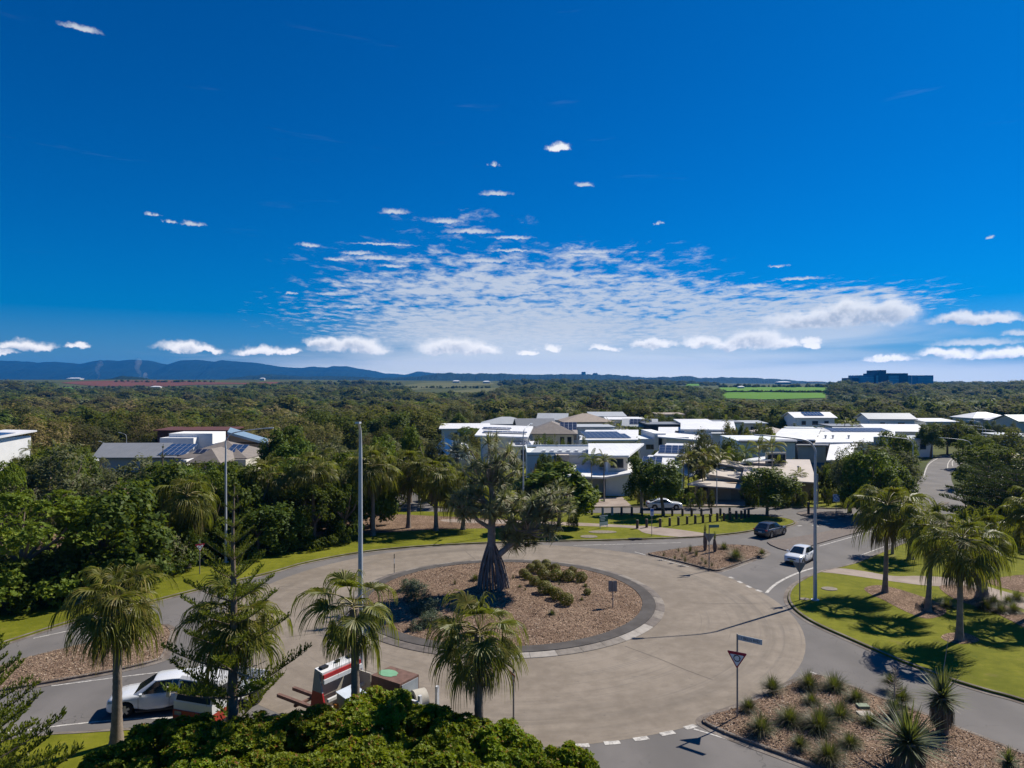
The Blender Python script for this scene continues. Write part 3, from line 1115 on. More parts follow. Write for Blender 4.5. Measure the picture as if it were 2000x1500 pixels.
TRUNKS = [trunk_mesh('trunk', i, 5, .035, .42) for i in range(3)] + [trunk_mesh('trunk', 9, 4, .03, .55, BARKG, .1, .3)]
CR = {
    'G': [crown_mesh('crown', 10 + i, L_DARK, 34, .32, 10000, .050, .55) for i in range(3)],
    'B': [rosette_crown('crown', 20 + i, L_BRIGHT, 80, .19, 3000, 6, .056, lo=-.75, spread=(.6, .95)) for i in range(2)],
    'S': [crown_mesh('crown', 30 + i, L_GREY, 34, .30, 9000, .044, .42, spread=(.4, .92)) for i in range(3)],
    'O': [crown_mesh('crown', 40 + i, L_OLIVE, 26, .34, 4500, .058, .45, spread=(.4, .9)) for i in range(2)],
    'D': [crown_mesh('crown', 50 + i, L_FOREST, 22, .38, 3600, .066, .5) for i in range(2)],
    'W': [crown_mesh('crown', 60 + i, L_BROWN, 24, .34, 4000, .052, .4, spread=(.35, .95)) for i in range(2)],
    'Y': [crown_mesh('crown', 70 + i, L_GOLD, 22, .34, 3600, .06, .45) for i in range(1)],
    'F': [crown_mesh('crown', 80, L_BRIGHT, 46, .25, 9000, .070, .62, flat=.8)],
    'N': [crown_mesh('crown', 85, L_GOLD, 16, .4, 3000, .06, .45)],
}
rt = random.Random(11)
PLACED = []


def tree(px, base, top, wpx, kind, label=None, group=None, lift=.22, cat='tree', name='tree', z0=None, Y=None, trunk=None):
    """a tree whose foot, top and crown width show at these pixels"""
    if Y is None:
        p = P(px, base, .12)
        if p.y > 175:
            x_, y_ = PT(px, base)
            p = Vector((x_, y_, float(T(x_, y_))))
    else:
        p = Vector((X(px, Y), Y, float(T(X(px, Y), Y))))
    h = zat(top, p.y) - p.z
    w = wpx * p.y / F
    return tree_at(p, h, w, kind, label, group, lift, cat, name, trunk)


def tree_at(p, h, w, kind, label, group, lift=.22, cat='tree', name='tree', trunk=None):
    t = thing(name, label, cat, p, rt.uniform(0, 6.28), group)
    cz0 = h * lift
    ch = (h - cz0) / 2
    link('trunk', TRUNKS[rt.randrange(3)] if trunk is None else trunk, t, (0, 0, 0), (0, 0, 0), (h * .9, h * .9, h * .9))
    link('crown', rt.choice(CR[kind]), t, (0, 0, cz0 + ch * .98), (0, 0, rt.uniform(0, 6.28)), (w / 2.05, w / 2.05 * rt.uniform(.88, 1.1), ch / 1.0))
    PLACED.append((p.x, p.y, w / 2))
    return t


# ------------------------------------------------------------------ palms
def fan_frond(name, e, seed, mat, pet=1.1, seg=1.62, nseg=40, weep=1.0, span=118, wid=.046, stem=None):
    """fan leaf on a stalk that leaves the palm's apex at elevation E; the segments weep from the middle"""
    rr = random.Random(seed)
    mb = MB()
    e = R(e)
    dirv = Vector((math.cos(e), 0, math.sin(e)))
    pts, p, dd = [], Vector((.04, 0, 0)), dirv.copy()
    for i in range(6):
        pts.append(p.copy())
        p = p + dd * pet / 5
        dd = (dd + Vector((0, 0, -.15 * weep))).normalized()
    mb.tube(pts, [.035, .03, .026, .022, .018, .014], 4, 1)
    hub, dd = pts[-1], (pts[-1] - pts[-2]).normalized()
    side = Vector((0, 1, 0))
    nrm = side.cross(dd) * -1
    if nrm.z < 0:
        nrm = -nrm
    for i in range(nseg):
        t = (i + .5) / nseg * 2 - 1
        a = R(span * t + rr.uniform(-3, 3))
        dv = (dd * math.cos(a) + side * math.sin(a) + nrm * (.22 * abs(math.sin(a)) - .05)).normalized()
        L = seg * (1 - .22 * abs(t)) * rr.uniform(.85, 1.1)
        q = hub.copy()
        row = []
        n = 5
        for j in range(n + 1):
            wv = dv.cross(nrm)
            wv = wv.normalized() if wv.length > .05 else side
            pl = R(32) * (1 if i % 2 else -1)
            wv = (wv * math.cos(pl) + nrm * math.sin(pl)).normalized()
            if abs(dv.z) > .85:
                wv = (Vector((dd.y, -dd.x, 0)) * .3 + Vector((math.cos(a * 2), math.sin(a * 2), 0))).normalized()
            ww = wid * (1.0, 1.75, 1.25, .8, .5, .15)[j] * .5
            row.append((q + wv * ww, q - wv * ww))
            q = q + dv * L / n
            g_ = weep * ((.10, .60, 1.2, 1.5, 1.5, 1.5)[j])
            dv = (dv + Vector((rr.uniform(-.04, .04), rr.uniform(-.04, .04), -g_))).normalized()
        vs = [v for r_ in row for v in r_]
        mb.add(vs, [(2 * j, 2 * j + 1, 2 * j + 3, 2 * j + 2) for j in range(n)], 0)
    return mb.mesh(name, [mat, stem or mat])


STEM = M('frond_stem', (.20, .165, .045), .5, var=.25)
FAN = {e: [fan_frond('frond', e, 100 + e + k, L_PALM if e > -10 else (L_PALMY if k == 0 and e > -40 else L_PALM), stem=STEM) for k in range(3)] for e in (82, 62, 42, 22, 2, -20, -42)}
FAN_DEAD = [fan_frond('frond', e, 300 + e, L_DEAD, .9, 1.25, 22, 1.0, 60, .04, L_DEAD) for e in (-55, -68, -78)]
FAN_STIFF = {e: [fan_frond('frond', e, 400 + e + k, L_BLUE, 1.2, 1.1, 26, .12, 125, .11) for k in range(2)] for e in (80, 50, 22, -5, -30)}


def palm_trunk(name, seed, h, r0=.26, r1=.16, lean=(0, 0), boot=.7):
    rr = random.Random(seed)
    mb = MB()
    n = max(8, int(h / .16))
    pts, rad = [], []
    for i in range(n + 1):
        t = i / n
        b = math.exp(-t * 9)
        pts.append((lean[0] * t ** 1.5 + .03 * math.sin(t * 5 + seed), lean[1] * t ** 1.5 + .03 * math.cos(t * 4 + seed), h * t - .05))
        rad.append((r1 + (r0 - r1) * (1 - t) * .55 + r0 * .55 * b) * (1.0 + (.05 if i % 2 else -.02)) + (.05 if t > .93 else 0))
    mb.tube(pts, rad, 12)
    return mb.mesh(name, PTRUNK)


rp = random.Random(21)


def fan_palm(px, base, apex, wpx, label, group=None, dead=6, n=26, lean=0.0, thick=1.0, z=.12, p=None, name='palm'):
    p = P(px, base, z) if p is None else p
    h = zat(apex, p.y) - p.z
    s = wpx * p.y / F / 4.25
    t = thing(name, label, 'palm', p, 0, group)
    lx = lean * p.y / F
    link('trunk', palm_trunk('trunk', rp.randrange(999), h, .26 * thick, .165 * thick, (lx, 0)), t)
    ap = Vector((lx, 0, h - .05))
    el_ = [82, 82, 62, 62, 62, 62, 42, 42, 42, 42, 42, 42, 22, 22, 22, 22, 22, 22, 22, 2, 2, 2, 2, 2, 2, 2, -20, -20, -20, -20, -20, -20, -42, -42, -42, -42, -42, -42]
    el_ = [el_[int((i + .5) * len(el_) / n)] for i in range(n)]
    for i, e in enumerate(el_):
        link('frond', rp.choice(FAN[e]), t, ap + Vector((0, 0, .004 * e + .05)), (rp.uniform(-.14, .14), rp.uniform(-.15, .15), i * 2.39996 + rp.uniform(-.35, .35)), s * rp.uniform(.82, 1.12) * (.72 if e > 70 else (.86 if e > 50 else 1.0)))
    for i in range(dead):
        o = link('frond', rp.choice(FAN_DEAD), t, ap + Vector((0, 0, -.35)), (0, 0, i * 2.1 + rp.uniform(-.5, .5)), s * rp.uniform(.8, 1.15))
        o['label'] = 'dead brown hanging frond'
    PLACED.append((p.x, p.y, 1.5))
    return t


def feather_frond(name, e, seed, mat, L=2.2, nl=34, droop=1.25, stem=None):
    rr = random.Random(seed)
    mb = MB()
    e = R(e)
    dd = Vector((math.cos(e), 0, math.sin(e)))
    pts, p = [], Vector((.03, 0, 0))
    n = 12
    for i in range(n + 1):
        pts.append(p.copy())
        p = p + dd * L / n
        dd = (dd + Vector((0, 0, -.055 * droop - .010 * i * droop))).normalized()
    mb.tube(pts, [.03 * (1 - .8 * i / n) for i in range(n + 1)], 4, 1)
    for i in range(nl):
        f = .22 + .78 * (i + .5) / nl
        k = min(int(f * n), n - 1)
        q = pts[k].lerp(pts[k + 1], f * n - k)
        tg = (pts[k + 1] - pts[k]).normalized()
        ln = .62 * L / 2.2 * (math.sin(math.pi * min(1, f * .92 + .06)) ** .6 + .12)
        for sgn in (1, -1):
            o = (Vector((0, sgn, 0)) * .85 + tg * .7 + Vector((0, 0, .35))).normalized()
            a, b = q, q + o * ln * .5
            o2 = (o + Vector((0, 0, -.9 * droop))).normalized()
            c = b + o2 * ln * .5
            w = tg * .022
            mb.add([a - w * .5, a + w * .5, b + w, c, b - w], [(0, 1, 2, 4), (4, 2, 3)], 0)
    return mb.mesh(name, [mat, stem or mat])


FEA = {}
for key, mt in (('gold', L_GOLD), ('green', L_PALM), ('bright', L_BRIGHT)):
    FEA[key] = {e: [feather_frond('frond', e, 500 + e + k, mt) for k in range(2)] for e in (80, 58, 36, 12)}


def feather_palm(px, base, apex, wpx, key, label, group=None, n=13, p=None, stems=1):
    p = P(px, base, .12) if p is None else p
    h = zat(apex, p.y) - p.z
    s = wpx * p.y / F / 3.7
    t = thing('palm', label, 'palm', p, rp.uniform(0, 6), group)
    for k in range(stems):
        off = Vector((rp.uniform(-.6, .6), rp.uniform(-.5, .5), 0)) * (1 if stems > 1 else 0)
        hh = h * (1 if k == 0 else rp.uniform(.6, .9))
        mb = MB()
        mb.tube([off, off + Vector((.05, 0, hh * .5)), off + Vector((0, .03, hh))], [.13 * s, .09 * s, .075 * s], 8)
        mb.build('trunk', BARKG if key != 'gold' else STEM, t)
        for i in range(n):
            e = (80, 58, 58, 36, 36, 36, 36, 12, 12, 12, 12, 12, 12)[i % 13]
            link('frond', rp.choice(FEA[key][e]), t, off + Vector((0, 0, hh)), (rp.uniform(-.1, .1), 0, i * 2.39996 + rp.uniform(-.2, .2)), s * rp.uniform(.85, 1.12))
    PLACED.append((p.x, p.y, 1.2))
    return t


# ------------------------------------------------------------------ Norfolk pines
def pine_branch(name, seed, mat, n=34, up=.75, fil=9, bl=.20):
    """unit-length branch along +X with combed side shoots, each a brush of short needles"""
    rg = np.random.default_rng(seed)
    V, Fc = [], []
    axis = lambda t: np.array([t, .02 * math.sin(t * 4 + seed), .10 * t * t - .05 * t])
    for i in range(n):
        t = .12 + .88 * (i + rg.uniform(0, .8)) / n
        for sgn in (1, -1):
            ln = bl * (1 - .62 * t) * rg.uniform(.75, 1.15) * (min(1, t / .25 + .35))
            d0 = np.array([.75, sgn * rg.uniform(.55, .95), up * rg.uniform(.5, 1.2)])
            d0 /= np.linalg.norm(d0)
            o = axis(t)
            k = fil
            s = np.sort(rg.uniform(0, 1, k))
            c = o + d0 * (s * ln)[:, None] + np.array([0, 0, 1]) * (s ** 2 * ln * .25)[:, None]
            rad = unit(rg.normal(size=(k, 3)))
            u = unit(d0 + rad * .75 + np.array([0, 0, .25]))
            w = unit(np.cross(u, rg.normal(size=(k, 3))))
            sz = .036 * rg.uniform(.7, 1.2, k)[:, None]
            V.append(np.stack([c, c + u * sz * .5 + w * sz * .26, c + u * sz * 1.25, c + u * sz * .5 - w * sz * .26], 1).reshape(-1, 3))
    V = np.concatenate(V)
    return np_mesh(name, V, np.arange(len(V)).reshape(-1, 4), [mat])


def branch_wood(name, seed, mat):
    mb = MB()
    mb.tube([(t, .02 * math.sin(t * 4 + seed), .10 * t * t - .05 * t) for t in (0, .25, .5, .75, .97)], [.016, .013, .010, .006, .002], 5)
    return mb.mesh(name, mat)


PB = [pine_branch('branch', 600 + i, L_PINE) for i in range(4)]
PBD = [pine_branch('branch', 620 + i, L_PINED) for i in range(2)]
PW = [branch_wood('wood', 600 + i, BARK) for i in range(4)]
PWD = branch_wood('branch', 3, DEADWOOD)


def norfolk(p, h, rad, label, group=None, first=.18, gap=1.0, per=6, mesh=PB, bare=0, prof=1.0, name='norfolk_pine', tilt=.12):
    t = thing(name, label, 'pine tree', p, 0, group)
    mb = MB()
    n = 14
    mb.tube([(.03 * math.sin(i), .03 * math.cos(i * 1.3), h * i / n) for i in range(n + 1)], [max(.02, .020 * h * (1 - i / n) ** .8 + .012) for i in range(n + 1)], 10)
    mb.build('trunk', BARK, t)
    z = h * first
    k = 0
    while z < h - .25:
        f = (z - h * first) / (h * (1 - first))
        L = rad * max(.09, (1 - f) ** (.85 * prof)) * (1.0 if f > .12 else .85 + f)
        m = per if f < .8 else 5
        for i in range(m):
            a = 2 * math.pi * (i / m) + k * .5 + rp.uniform(-.16, .16)
            j = rp.randrange(len(mesh))
            s = L * rp.uniform(.86, 1.1)
            el_ = tilt + .35 * f + rp.uniform(-.08, .08)
            if bare and z < bare and rp.random() < .3:
                b = link('branch', PWD, t, (0, 0, z), (0, -rp.uniform(-.5, .3), a), (s * .6, s * .9, s * .9))
                b['label'] = 'bare dead branch'
                continue
            b = link('branch', mesh[j], t, (0, 0, z), (rp.uniform(-.1, .1), -el_, a), (s, max(s, .6), max(s, .6)))
            link('wood', PW[j % 4], b)
        z += gap * (1 - .55 * f) * rp.uniform(.88, 1.1)
        k += 1
    PLACED.append((p.x, p.y, 1.5))
    return t


# ------------------------------------------------------------------ tufts, yuccas, clipped shrubs
def tuft_mesh(name, seed, mat, n=150, L=1.0, w=.020, up=.9, segs=3, spread=.16, dead=0.0, mat2=None, stiff=.5, tipw=.15):
    rr = random.Random(seed)
    vs, fs, mi = [], [], []
    for i in range(n):
        a = rr.uniform(0, 6.283)
        e = R(90) - abs(rr.gauss(0, 1)) * R(38) / up
        e = max(e, R(6)) if up > .45 else R(rr.uniform(14, 88))
        dv = Vector((math.cos(a) * math.cos(e), math.sin(a) * math.cos(e), math.sin(e)))
        q = Vector((math.cos(a), math.sin(a), 0)) * rr.uniform(0, spread)
        sd_ = Vector((-math.sin(a), math.cos(a), 0))
        ln = L * rr.uniform(.6, 1.1)
        b = len(vs)
        for j in range(segs + 1):
            ww = w * (1 - (1 - tipw) * (j / segs) ** 1.5) / 2
            vs += [q + sd_ * ww, q - sd_ * ww]
            q = q + dv * ln / segs
            dv = (dv + Vector((0, 0, -(1 - stiff) * .75))).normalized()
        for j in range(segs):
            fs.append((b + 2 * j, b + 2 * j + 1, b + 2 * j + 3, b + 2 * j + 2))
            mi.append(1 if rr.random() < 0 or i < n * dead else 0)
    return np_mesh(name, [tuple(v) for v in vs], fs, [mat] + ([mat2] if mat2 else []), mi)


TUFT = [tuft_mesh('leaves', 700 + i, L_TUFT, 640, 1.0, .022, .40, 4, .22, .10, L_DEAD, .55) for i in range(3)]
TUFTB = [tuft_mesh('leaves', 710 + i, L_TUFTB, 110, 1.0, .022, .9, 3, .14, .3, L_DEAD, .55) for i in range(2)]
rf = random.Random(33)


def tuft(p, r, label, group=None, mesh=None, cat='grass tuft', name='grass_tuft', zs=1.0):
    t = tag(link(name, rf.choice(mesh or TUFT), None, p, (0, 0, rf.uniform(0, 6)), (r, r, r * zs)), label, cat, group)
    return t


YL = [tuft_mesh('leaves', 720 + i, L_YUC, 190, 1.0, .055, .62, 3, .06, 0, None, .9, .05) for i in range(2)]
YSK = [tuft_mesh('skirt', 730, L_DEAD, 150, 1.0, .06, .5, 3, .05, 0, None, .2, .1)]


def yucca(p, h, r, label, skirt=True, spike=0, zr=1.0):
    t = thing('yucca', label, 'yucca', p)
    mb = MB()
    mb.tube([(0, 0, -.05), (.03, .02, h * .5), (0, 0, h)], [.2 * r, .16 * r, .15 * r], 10)
    mb.build('trunk', BARK, t)
    link('leaves', rf.choice(YL), t, (0, 0, h), (0, 0, rf.uniform(0, 6)), (r, r, r * zr))
    o = link('leaves', YL[0], t, (0, 0, h - .05 * r), (R(180), 0, 1.3), (r * .9, r * .9, r * .45))
    if skirt:
        rg = random.Random(int(r * 1000))
        mb = MB()
        for i in range(160):
            a = rg.uniform(0, 6.283)
            z0 = h - rg.uniform(0, .12) * r
            L = min(h * .97, r * rg.uniform(.7, 1.0))
            o1 = Vector((math.cos(a), math.sin(a), 0))
            s1 = Vector((-math.sin(a), math.cos(a), 0)) * .028 * r
            a0_ = Vector((0, 0, z0)) + o1 * .10 * r
            a1 = Vector((0, 0, z0 - L * .4)) + o1 * r * rg.uniform(.24, .36)
            a2 = Vector((0, 0, z0 - L)) + o1 * r * rg.uniform(.22, .42)
            mb.add([a0_ + s1, a0_ - s1, a1 - s1, a1 + s1, a2 - s1 * .3, a2 + s1 * .3], [(0, 1, 2, 3), (3, 2, 4, 5)])
        mb.build('dead_skirt', L_DEAD, t)
    if spike:
        rg = random.Random(7)
        mb = MB()
        lx = .25 * spike if spike < 0 else .05
        mb.tube([(0, 0, h), (0, 0, h + abs(spike) * .5), (.06, 0, h + abs(spike))], [.04, .03, .012], 6)
        for i in range(44):
            z_ = h + abs(spike) * (.38 + .58 * i / 44)
            a = i * 2.4
            L = .5 * (1 - .75 * i / 44) * rg.uniform(.8, 1.1)
            o1 = Vector((math.cos(a), math.sin(a), .35))
            mb.tube([(.03, 0, z_), Vector((.03, 0, z_)) + o1 * L * .6, Vector((.03, 0, z_)) + o1 * L + Vector((0, 0, .1))], [.014, .02, .008], 4)
        mb.build('flower_spike', DEADWOOD, t)
    return t


def ball_mesh(name, seed, mat, n=2600, leaf=.075):
    rg = np.random.default_rng(seed)
    d_ = unit(rg.normal(size=(n, 3)))
    lump = 1 + .05 * np.sin(d_ @ rg.normal(size=3) * 4 + 1) + .04 * np.sin(d_ @ rg.normal(size=3) * 7)
    p = d_ * (lump * rg.uniform(.86, 1.0, n))[:, None]
    v, f = leaf_quads(p, unit(d_ + rg.normal(size=(n, 3)) * .35), leaf, rg, .55)
    return np_mesh(name, v, f, [mat])


BOXM = [ball_mesh('leaves', 740 + i, L_BOX) for i in range(2)]
COVER = [crown_mesh('leaves', 750 + i, L_COVER, 16, .42, 3600, .060, .35, lo=-.1, squash=.7) for i in range(2)]
# ------------------------------------------------------------------ plants of the roundabout and the verges
# near palms
fan_palm(229, 1455, 1176, 205, 'fan palm with a ringed trunk standing in front of the white SUV', dead=9, n=30, lean=-4)
fan_palm(698, 1486, 1186, 205, 'fan palm whose trunk rises before the white and red hopper', dead=8, n=16, lean=-8)
fan_palm(936, 1508, 1238, 222, 'broad fan palm right of the brown plant box, above the big shrub', dead=9, n=22)
fan_palm(452, 1478, 1205, 225, 'fan palm half hidden behind the tall Norfolk pine', dead=5, lean=6)
# right verge
fan_palm(1729, 1157, 988, 158, 'fan palm with a thin trunk, nearest to the white hatchback', n=22, thick=.8, dead=10, lean=4)
fan_palm(1812, 1194, 1030, 132, 'fan palm with a pale foot in the long mulch strip', n=20, thick=.8, dead=9, lean=12)
fan_palm(1873, 1251, 1058, 172, 'tall fan palm in the small round mulch ring by the road', n=22, thick=.85, dead=11, lean=6)
fan_palm(1918, 1168, 1046, 145, 'thick trunked fan palm beside the right hand footpath', n=20, dead=12, thick=1.6)
fan_palm(2030, 1200, 1000, 160, 'fan palm cut off by the right edge of the view', dead=6)
fan_palm(1778, 1092, 1005, 110, 'fan palm standing behind the thin trunked one near the road', dead=6)
# back row
fan_palm(366, 1109, 968, 135, 'fan palm with a long brown skirt behind the small give way sign', dead=14)
for a in ((520, 1064, 930, 'fan palm behind the far lawn, right of the second lamp post'), (612, 1060, 915, 'fan palm left of the tall lamp post, above the bright glossy shrub tree'), (728, 1046, 910, 'fan palm just right of the tall lamp post'),
          (798, 1031, 912, 'fan palm with a pale clear trunk, second right of the tall lamp post'), (852, 1036, 925, 'fan palm third right of the tall lamp post'), (905, 1034, 950, 'fan palm next to the left side of the pandanus crown')):
    fan_palm(a[0], a[1], a[2], 118, a[3], 'fan palms in the tree belt', dead=8)

# Norfolk pines
p = P(456, 1516)
norfolk(Vector((p.x, p.y, .1)), zat(955, p.y), 4.0, 'tall Norfolk pine in front of the white truck', first=.17, gap=1.25, bare=5.0, per=5, tilt=.34)
norfolk(Vector((X(-95, 24.5), 24.5, .1)), 9.3, 4.3, 'Norfolk pine cut off by the left edge of the view', first=.08, gap=.85, per=7, prof=.8, tilt=.26)
norfolk(P(318, 1085, .1), zat(868, P(318, 1085).y), 1.6, 'young spindly Norfolk pine with a bare whorl of upturned branches', first=.62, gap=1.5, per=5, tilt=.6)
for a in ((1930, 1035, 905, 95, 'dark layered pine right of the far eastern road'), (1985, 1055, 915, 110, 'dark layered pine at the right edge, before the white car'), (1912, 1000, 915, 34, 'small dark pine at the mouth of the far eastern road'),
          (2060, 1050, 880, 120, 'dark pine reaching in from beyond the right edge')):
    q = P(a[0], a[1], .1)
    norfolk(q, zat(a[2], q.y), a[3] * q.y / F, a[4], 'dark pines by the eastern road', first=.08, gap=1.1, mesh=PBD, per=7, prof=.55, tilt=-.02)
q = P(1960, 1082, .1)
norfolk(q, 2.6, 3.0, 'low spreading young pine on the lawn at the right edge', first=.15, gap=.7, mesh=PBD, per=6, prof=.5)

# pandanus on the centre island
def pandanus():
    base = PI_(963, 1146)
    Y = base.y
    t = thing('pandanus_tree', 'pandanus tree on stilt roots in the middle of the centre island', 'tree', base)
    W = lambda px, py, dy=0.0: Vector((X(px, Y) - base.x, dy, zat(py, Y) - base.z))
    rr = random.Random(4)
    tops = [W(958, 1062), W(966, 1068), W(975, 1078)]
    for i in range(46):
        a = 2 * math.pi * i / 46 + rr.uniform(-.08, .08)
        r = 1.32 * rr.uniform(.82, 1.05) * (1 if i % 3 else .8)
        z1 = rr.uniform(2.1, 4.3)
        foot = Vector((math.cos(a) * r + .05, math.sin(a) * r, -.12))
        topp = Vector((W(960, 1080).x + math.cos(a) * .30 * (4.6 - z1) / 2.2, math.sin(a) * .30 * (4.6 - z1) / 2.2, z1))
        md = foot.lerp(topp, .5) + Vector((math.cos(a), math.sin(a), 0)) * .18
        mb = MB()
        mb.tube(catmull([foot, md, topp], 3), [.075, .07, .066, .062, .058, .052, .045], 6)
        mb.build('prop_root', PROOT, t)
    main = [W(961, 1098), W(960, 1050), W(961, 1010), W(962, 975), W(958, 940)]
    mb = MB()
    mb.tube(catmull(main, 4), [.36 - .01 * i for i in range(17)], 10)
    mb.tube(catmull([W(966, 1090), W(978, 1080), W(998, 1064), W(1016, 1050), W(1030, 1034)], 4), [.30 - .01 * i for i in range(17)], 9)
    mb.tube(catmull([W(961, 1034), W(945, 1024), W(930, 1014), W(922, 1000), W(905, 990)], 4), [.2 - .008 * i for i in range(17)], 8)
    mb.build('trunk', BARKG, t)
    ros = []
    for k in range(5):
        rgx = random.Random(900 + k)
        ros.append(tuft_mesh('leaf_rosette', 760 + k, L_PAND, 46, 1.0, .085, .48, 5, .05, 0, None, .52, .04))
    rosd = tuft_mesh('leaf_rosette', 770, L_DEAD, 26, 1.0, .07, .3, 4, .04, 0, None, .2, .04)

    def limb(frm, ends, r):
        for e in ends:
            mid = (frm + e) / 2 + Vector((rr.uniform(-.3, .3), rr.uniform(-.3, .3), rr.uniform(-.35, .1)))
            mb = MB()
            mb.tube(catmull([frm, mid, e], 3), [r, r * .9, r * .8, r * .7, r * .6, r * .55, r * .5], 6)
            mb.build('branch', BARKG, t)
            out_ = (e - frm).normalized()
            tilt = Vector((out_.x, out_.y, max(.25, out_.z + .6))).normalized()
            q = tilt.to_track_quat('Z', 'Y').to_euler()
            o = link('leaf_rosette', rr.choice(ros), t, e, q, rr.uniform(.9, 1.25))
            if rr.random() < .4:
                link('leaf_rosette', rosd, t, e - tilt * .15, q, rr.uniform(.7, .95))
    def ends(cx, cy, wx, wy, n, depth):
        r_ = []
        tries = 0
        while len(r_) < n and tries < 3000:
            tries += 1
            v = Vector((rr.uniform(-1, 1), rr.uniform(-1, 1), rr.uniform(-1, 1)))
            if .35 < v.length <= 1:
                e = W(cx + v.x * wx, cy + v.y * wy, v.z * depth)
                if all((e - o).length > .62 for o in r_):
                    r_.append(e)
        return r_
    limb(W(959, 945), ends(955, 905, 62, 52, 36, 2.4), .10)
    limb(W(960, 985), ends(950, 975, 68, 32, 26, 2.4), .10)
    limb(W(1028, 1036), ends(1040, 1010, 60, 46, 32, 2.2), .10)
    limb(W(1010, 1054), ends(1010, 1055, 40, 20, 10, 1.4), .08)
    limb(W(908, 992), ends(900, 985, 26, 26, 12, 1.2), .07)
    limb(W(1020, 1000), ends(1072, 985, 48, 34, 22, 2.0), .09)
    limb(W(962, 1000), ends(985, 990, 30, 26, 12, 1.6), .08)


pandanus()

# clipped shrubs and ground cover on the island
CL = [(1023, 1117, 26), (1037, 1107, 26), (1048, 1099, 24), (1067, 1098, 24), (1055, 1108, 32), (1068, 1105, 26), (1044, 1132, 30), (1030, 1123, 24), (1063, 1120, 36), (1087, 1120, 36), (1110, 1122, 36), (1135, 1124, 32), (1118, 1112, 24),
      (1085, 1107, 26), (1064, 1144, 40), (1079, 1151, 26), (1088, 1157, 36), (1106, 1167, 38), (1147, 1154, 20)]
ORD = ['first', 'second', 'third', 'fourth', 'fifth', 'sixth', 'seventh', 'eighth', 'ninth', 'tenth', 'eleventh', 'twelfth', 'thirteenth', 'fourteenth', 'fifteenth', 'sixteenth', 'seventeenth', 'eighteenth', 'nineteenth', 'twentieth']
CL[:-1] = sorted(CL[:-1])
for i, (x_, y_, w_) in enumerate(CL):
    q = PI_(x_, y_ + w_ * .36)
    r = w_ / 2 * q.y / F * .78
    lb, gp = ('small ball shaped clipped shrub standing alone right of the clipped group', None) if i == len(CL) - 1 else (ORD[i] + ' clipped round shrub from the left in the group right of the pandanus', 'clipped round shrubs on the island')
    t = thing('clipped_shrub', lb, 'shrub', q, rf.uniform(0, 6), gp)
    link('leaves', rf.choice(BOXM), t, (0, 0, r * .72), (0, 0, 0), (r, r, r * .86))
    mb = MB()
    mb.tube([(0, 0, -.05), (0, 0, r * .5)], .05, 6)
    mb.build('stem', BARK, t)
for x_, y_, wx, h_, lb in ((815, 1168, 70, .9, 'pale grey green mounding shrub at the left of the island bed'), (830, 1190, 78, .9, 'dark mounding shrub behind the middle near palm'), (800, 1152, 55, .7, 'silvery low shrub nearest the far kerb on the left of the island'),
                           (842, 1218, 60, .6, 'low spreading plant below the mounding shrubs of the island'), (815, 1228, 46, .5, 'small dark plant next to the near edge of the island bed')):
    q = PI_(x_, y_)
    r = wx / 2 * q.y / F
    t = thing('shrub', lb, 'shrub', q, rf.uniform(0, 6))
    link('leaves', rf.choice(COVER), t, (0, 0, h_ * .25), (0, 0, 0), (r, r * .9, h_))
for x_, y_, r_, lb in ((928, 1133, .62, 'green tuft left of the pandanus roots'), (888, 1141, .55, 'flat grey tuft between the shrubs and the pandanus'), (1002, 1130, .4, 'grey tuft right of the pandanus roots'), (1015, 1147, .25, 'tiny tuft left of the lowest clipped shrubs'),
                       (1026, 1153, .3, 'pale tiny tuft below the clipped group'), (1128, 1140, .4, 'feathery pale tuft below the right clipped shrubs'), (1143, 1146, .35, 'thin dark tuft beside the lone ball shrub'), (1078, 1200, .4, 'small dark seedling on the bare slope of the island'),
                       (1092, 1143, .4, 'pale brown tuft between the clipped rows'), (1136, 1172, .25, 'faint twiggy seedling left of the island sign')):
    tuft(PI_(x_, y_), r_, lb, None, TUFTB if 'pale' in lb or 'grey' in lb else None)

# tufts and yuccas of the near right island
TF = [(1462, 1388, .75), (1508, 1350, .9), (1580, 1345, 1.05), (1630, 1350, 1.1), (1585, 1378, .75), (1672, 1372, .85), (1487, 1430, 1.0), (1543, 1415, 1.1), (1600, 1428, 1.35), (1640, 1405, 1.1),
      (1700, 1420, .9), (1562, 1460, .65), (1618, 1485, 1.05), (1660, 1460, .8), (1740, 1340, .8), (1760, 1372, 1.0)]
for i, (x_, y_, r_) in enumerate(sorted(TF)):
    q = P(x_, y_ - 4, .35)
    tuft(q, r_ * .95, ORD[i] + ' dark strappy tuft from the left on the near right island', 'grass tufts on the near right island', zs=.95)
yucca(P(1840, 1432, .3), 1.75, 1.45, 'yucca on a tall shaggy trunk at the road side of the near right island', True, 0)
yucca(P(1775, 1500, .35), 1.15, 1.9, 'biggest yucca, a low wide spiky head in the near right island', True, 0, .9)
t = yucca(P(1747, 1402, .3), .3, .8, 'small yucca with a tall pale flower spike', False, 2.3)
mb = MB()
q = P(1842, 1432, .3)
mb.tube([q + Vector((0, 0, 1.7)), q + Vector((.15, .2, 3.0)), q + Vector((.5, .4, 4.4))], [.03, .025, .012], 6)
tag(mb.build('flower_stalk', DEADWOOD), 'thin bare flower stalk rising from the tall yucca', 'flower stalk')
yucca(P(1970, 1512, .25), .5, .7, 'small yucca half out of view at the bottom right corner', True)
mb = MB()
mb.box(-.28, .28, -.2, .2, -.05, .12)
tag(mb.build('pit_cover', M('cover_green', (.20, .24, .16), .7), loc=P(1685, 1381, .38)), 'small green service box in the near right island', 'service box')
mb = MB()
mb.box(-.36, .36, -.26, .26, -.05, .06)
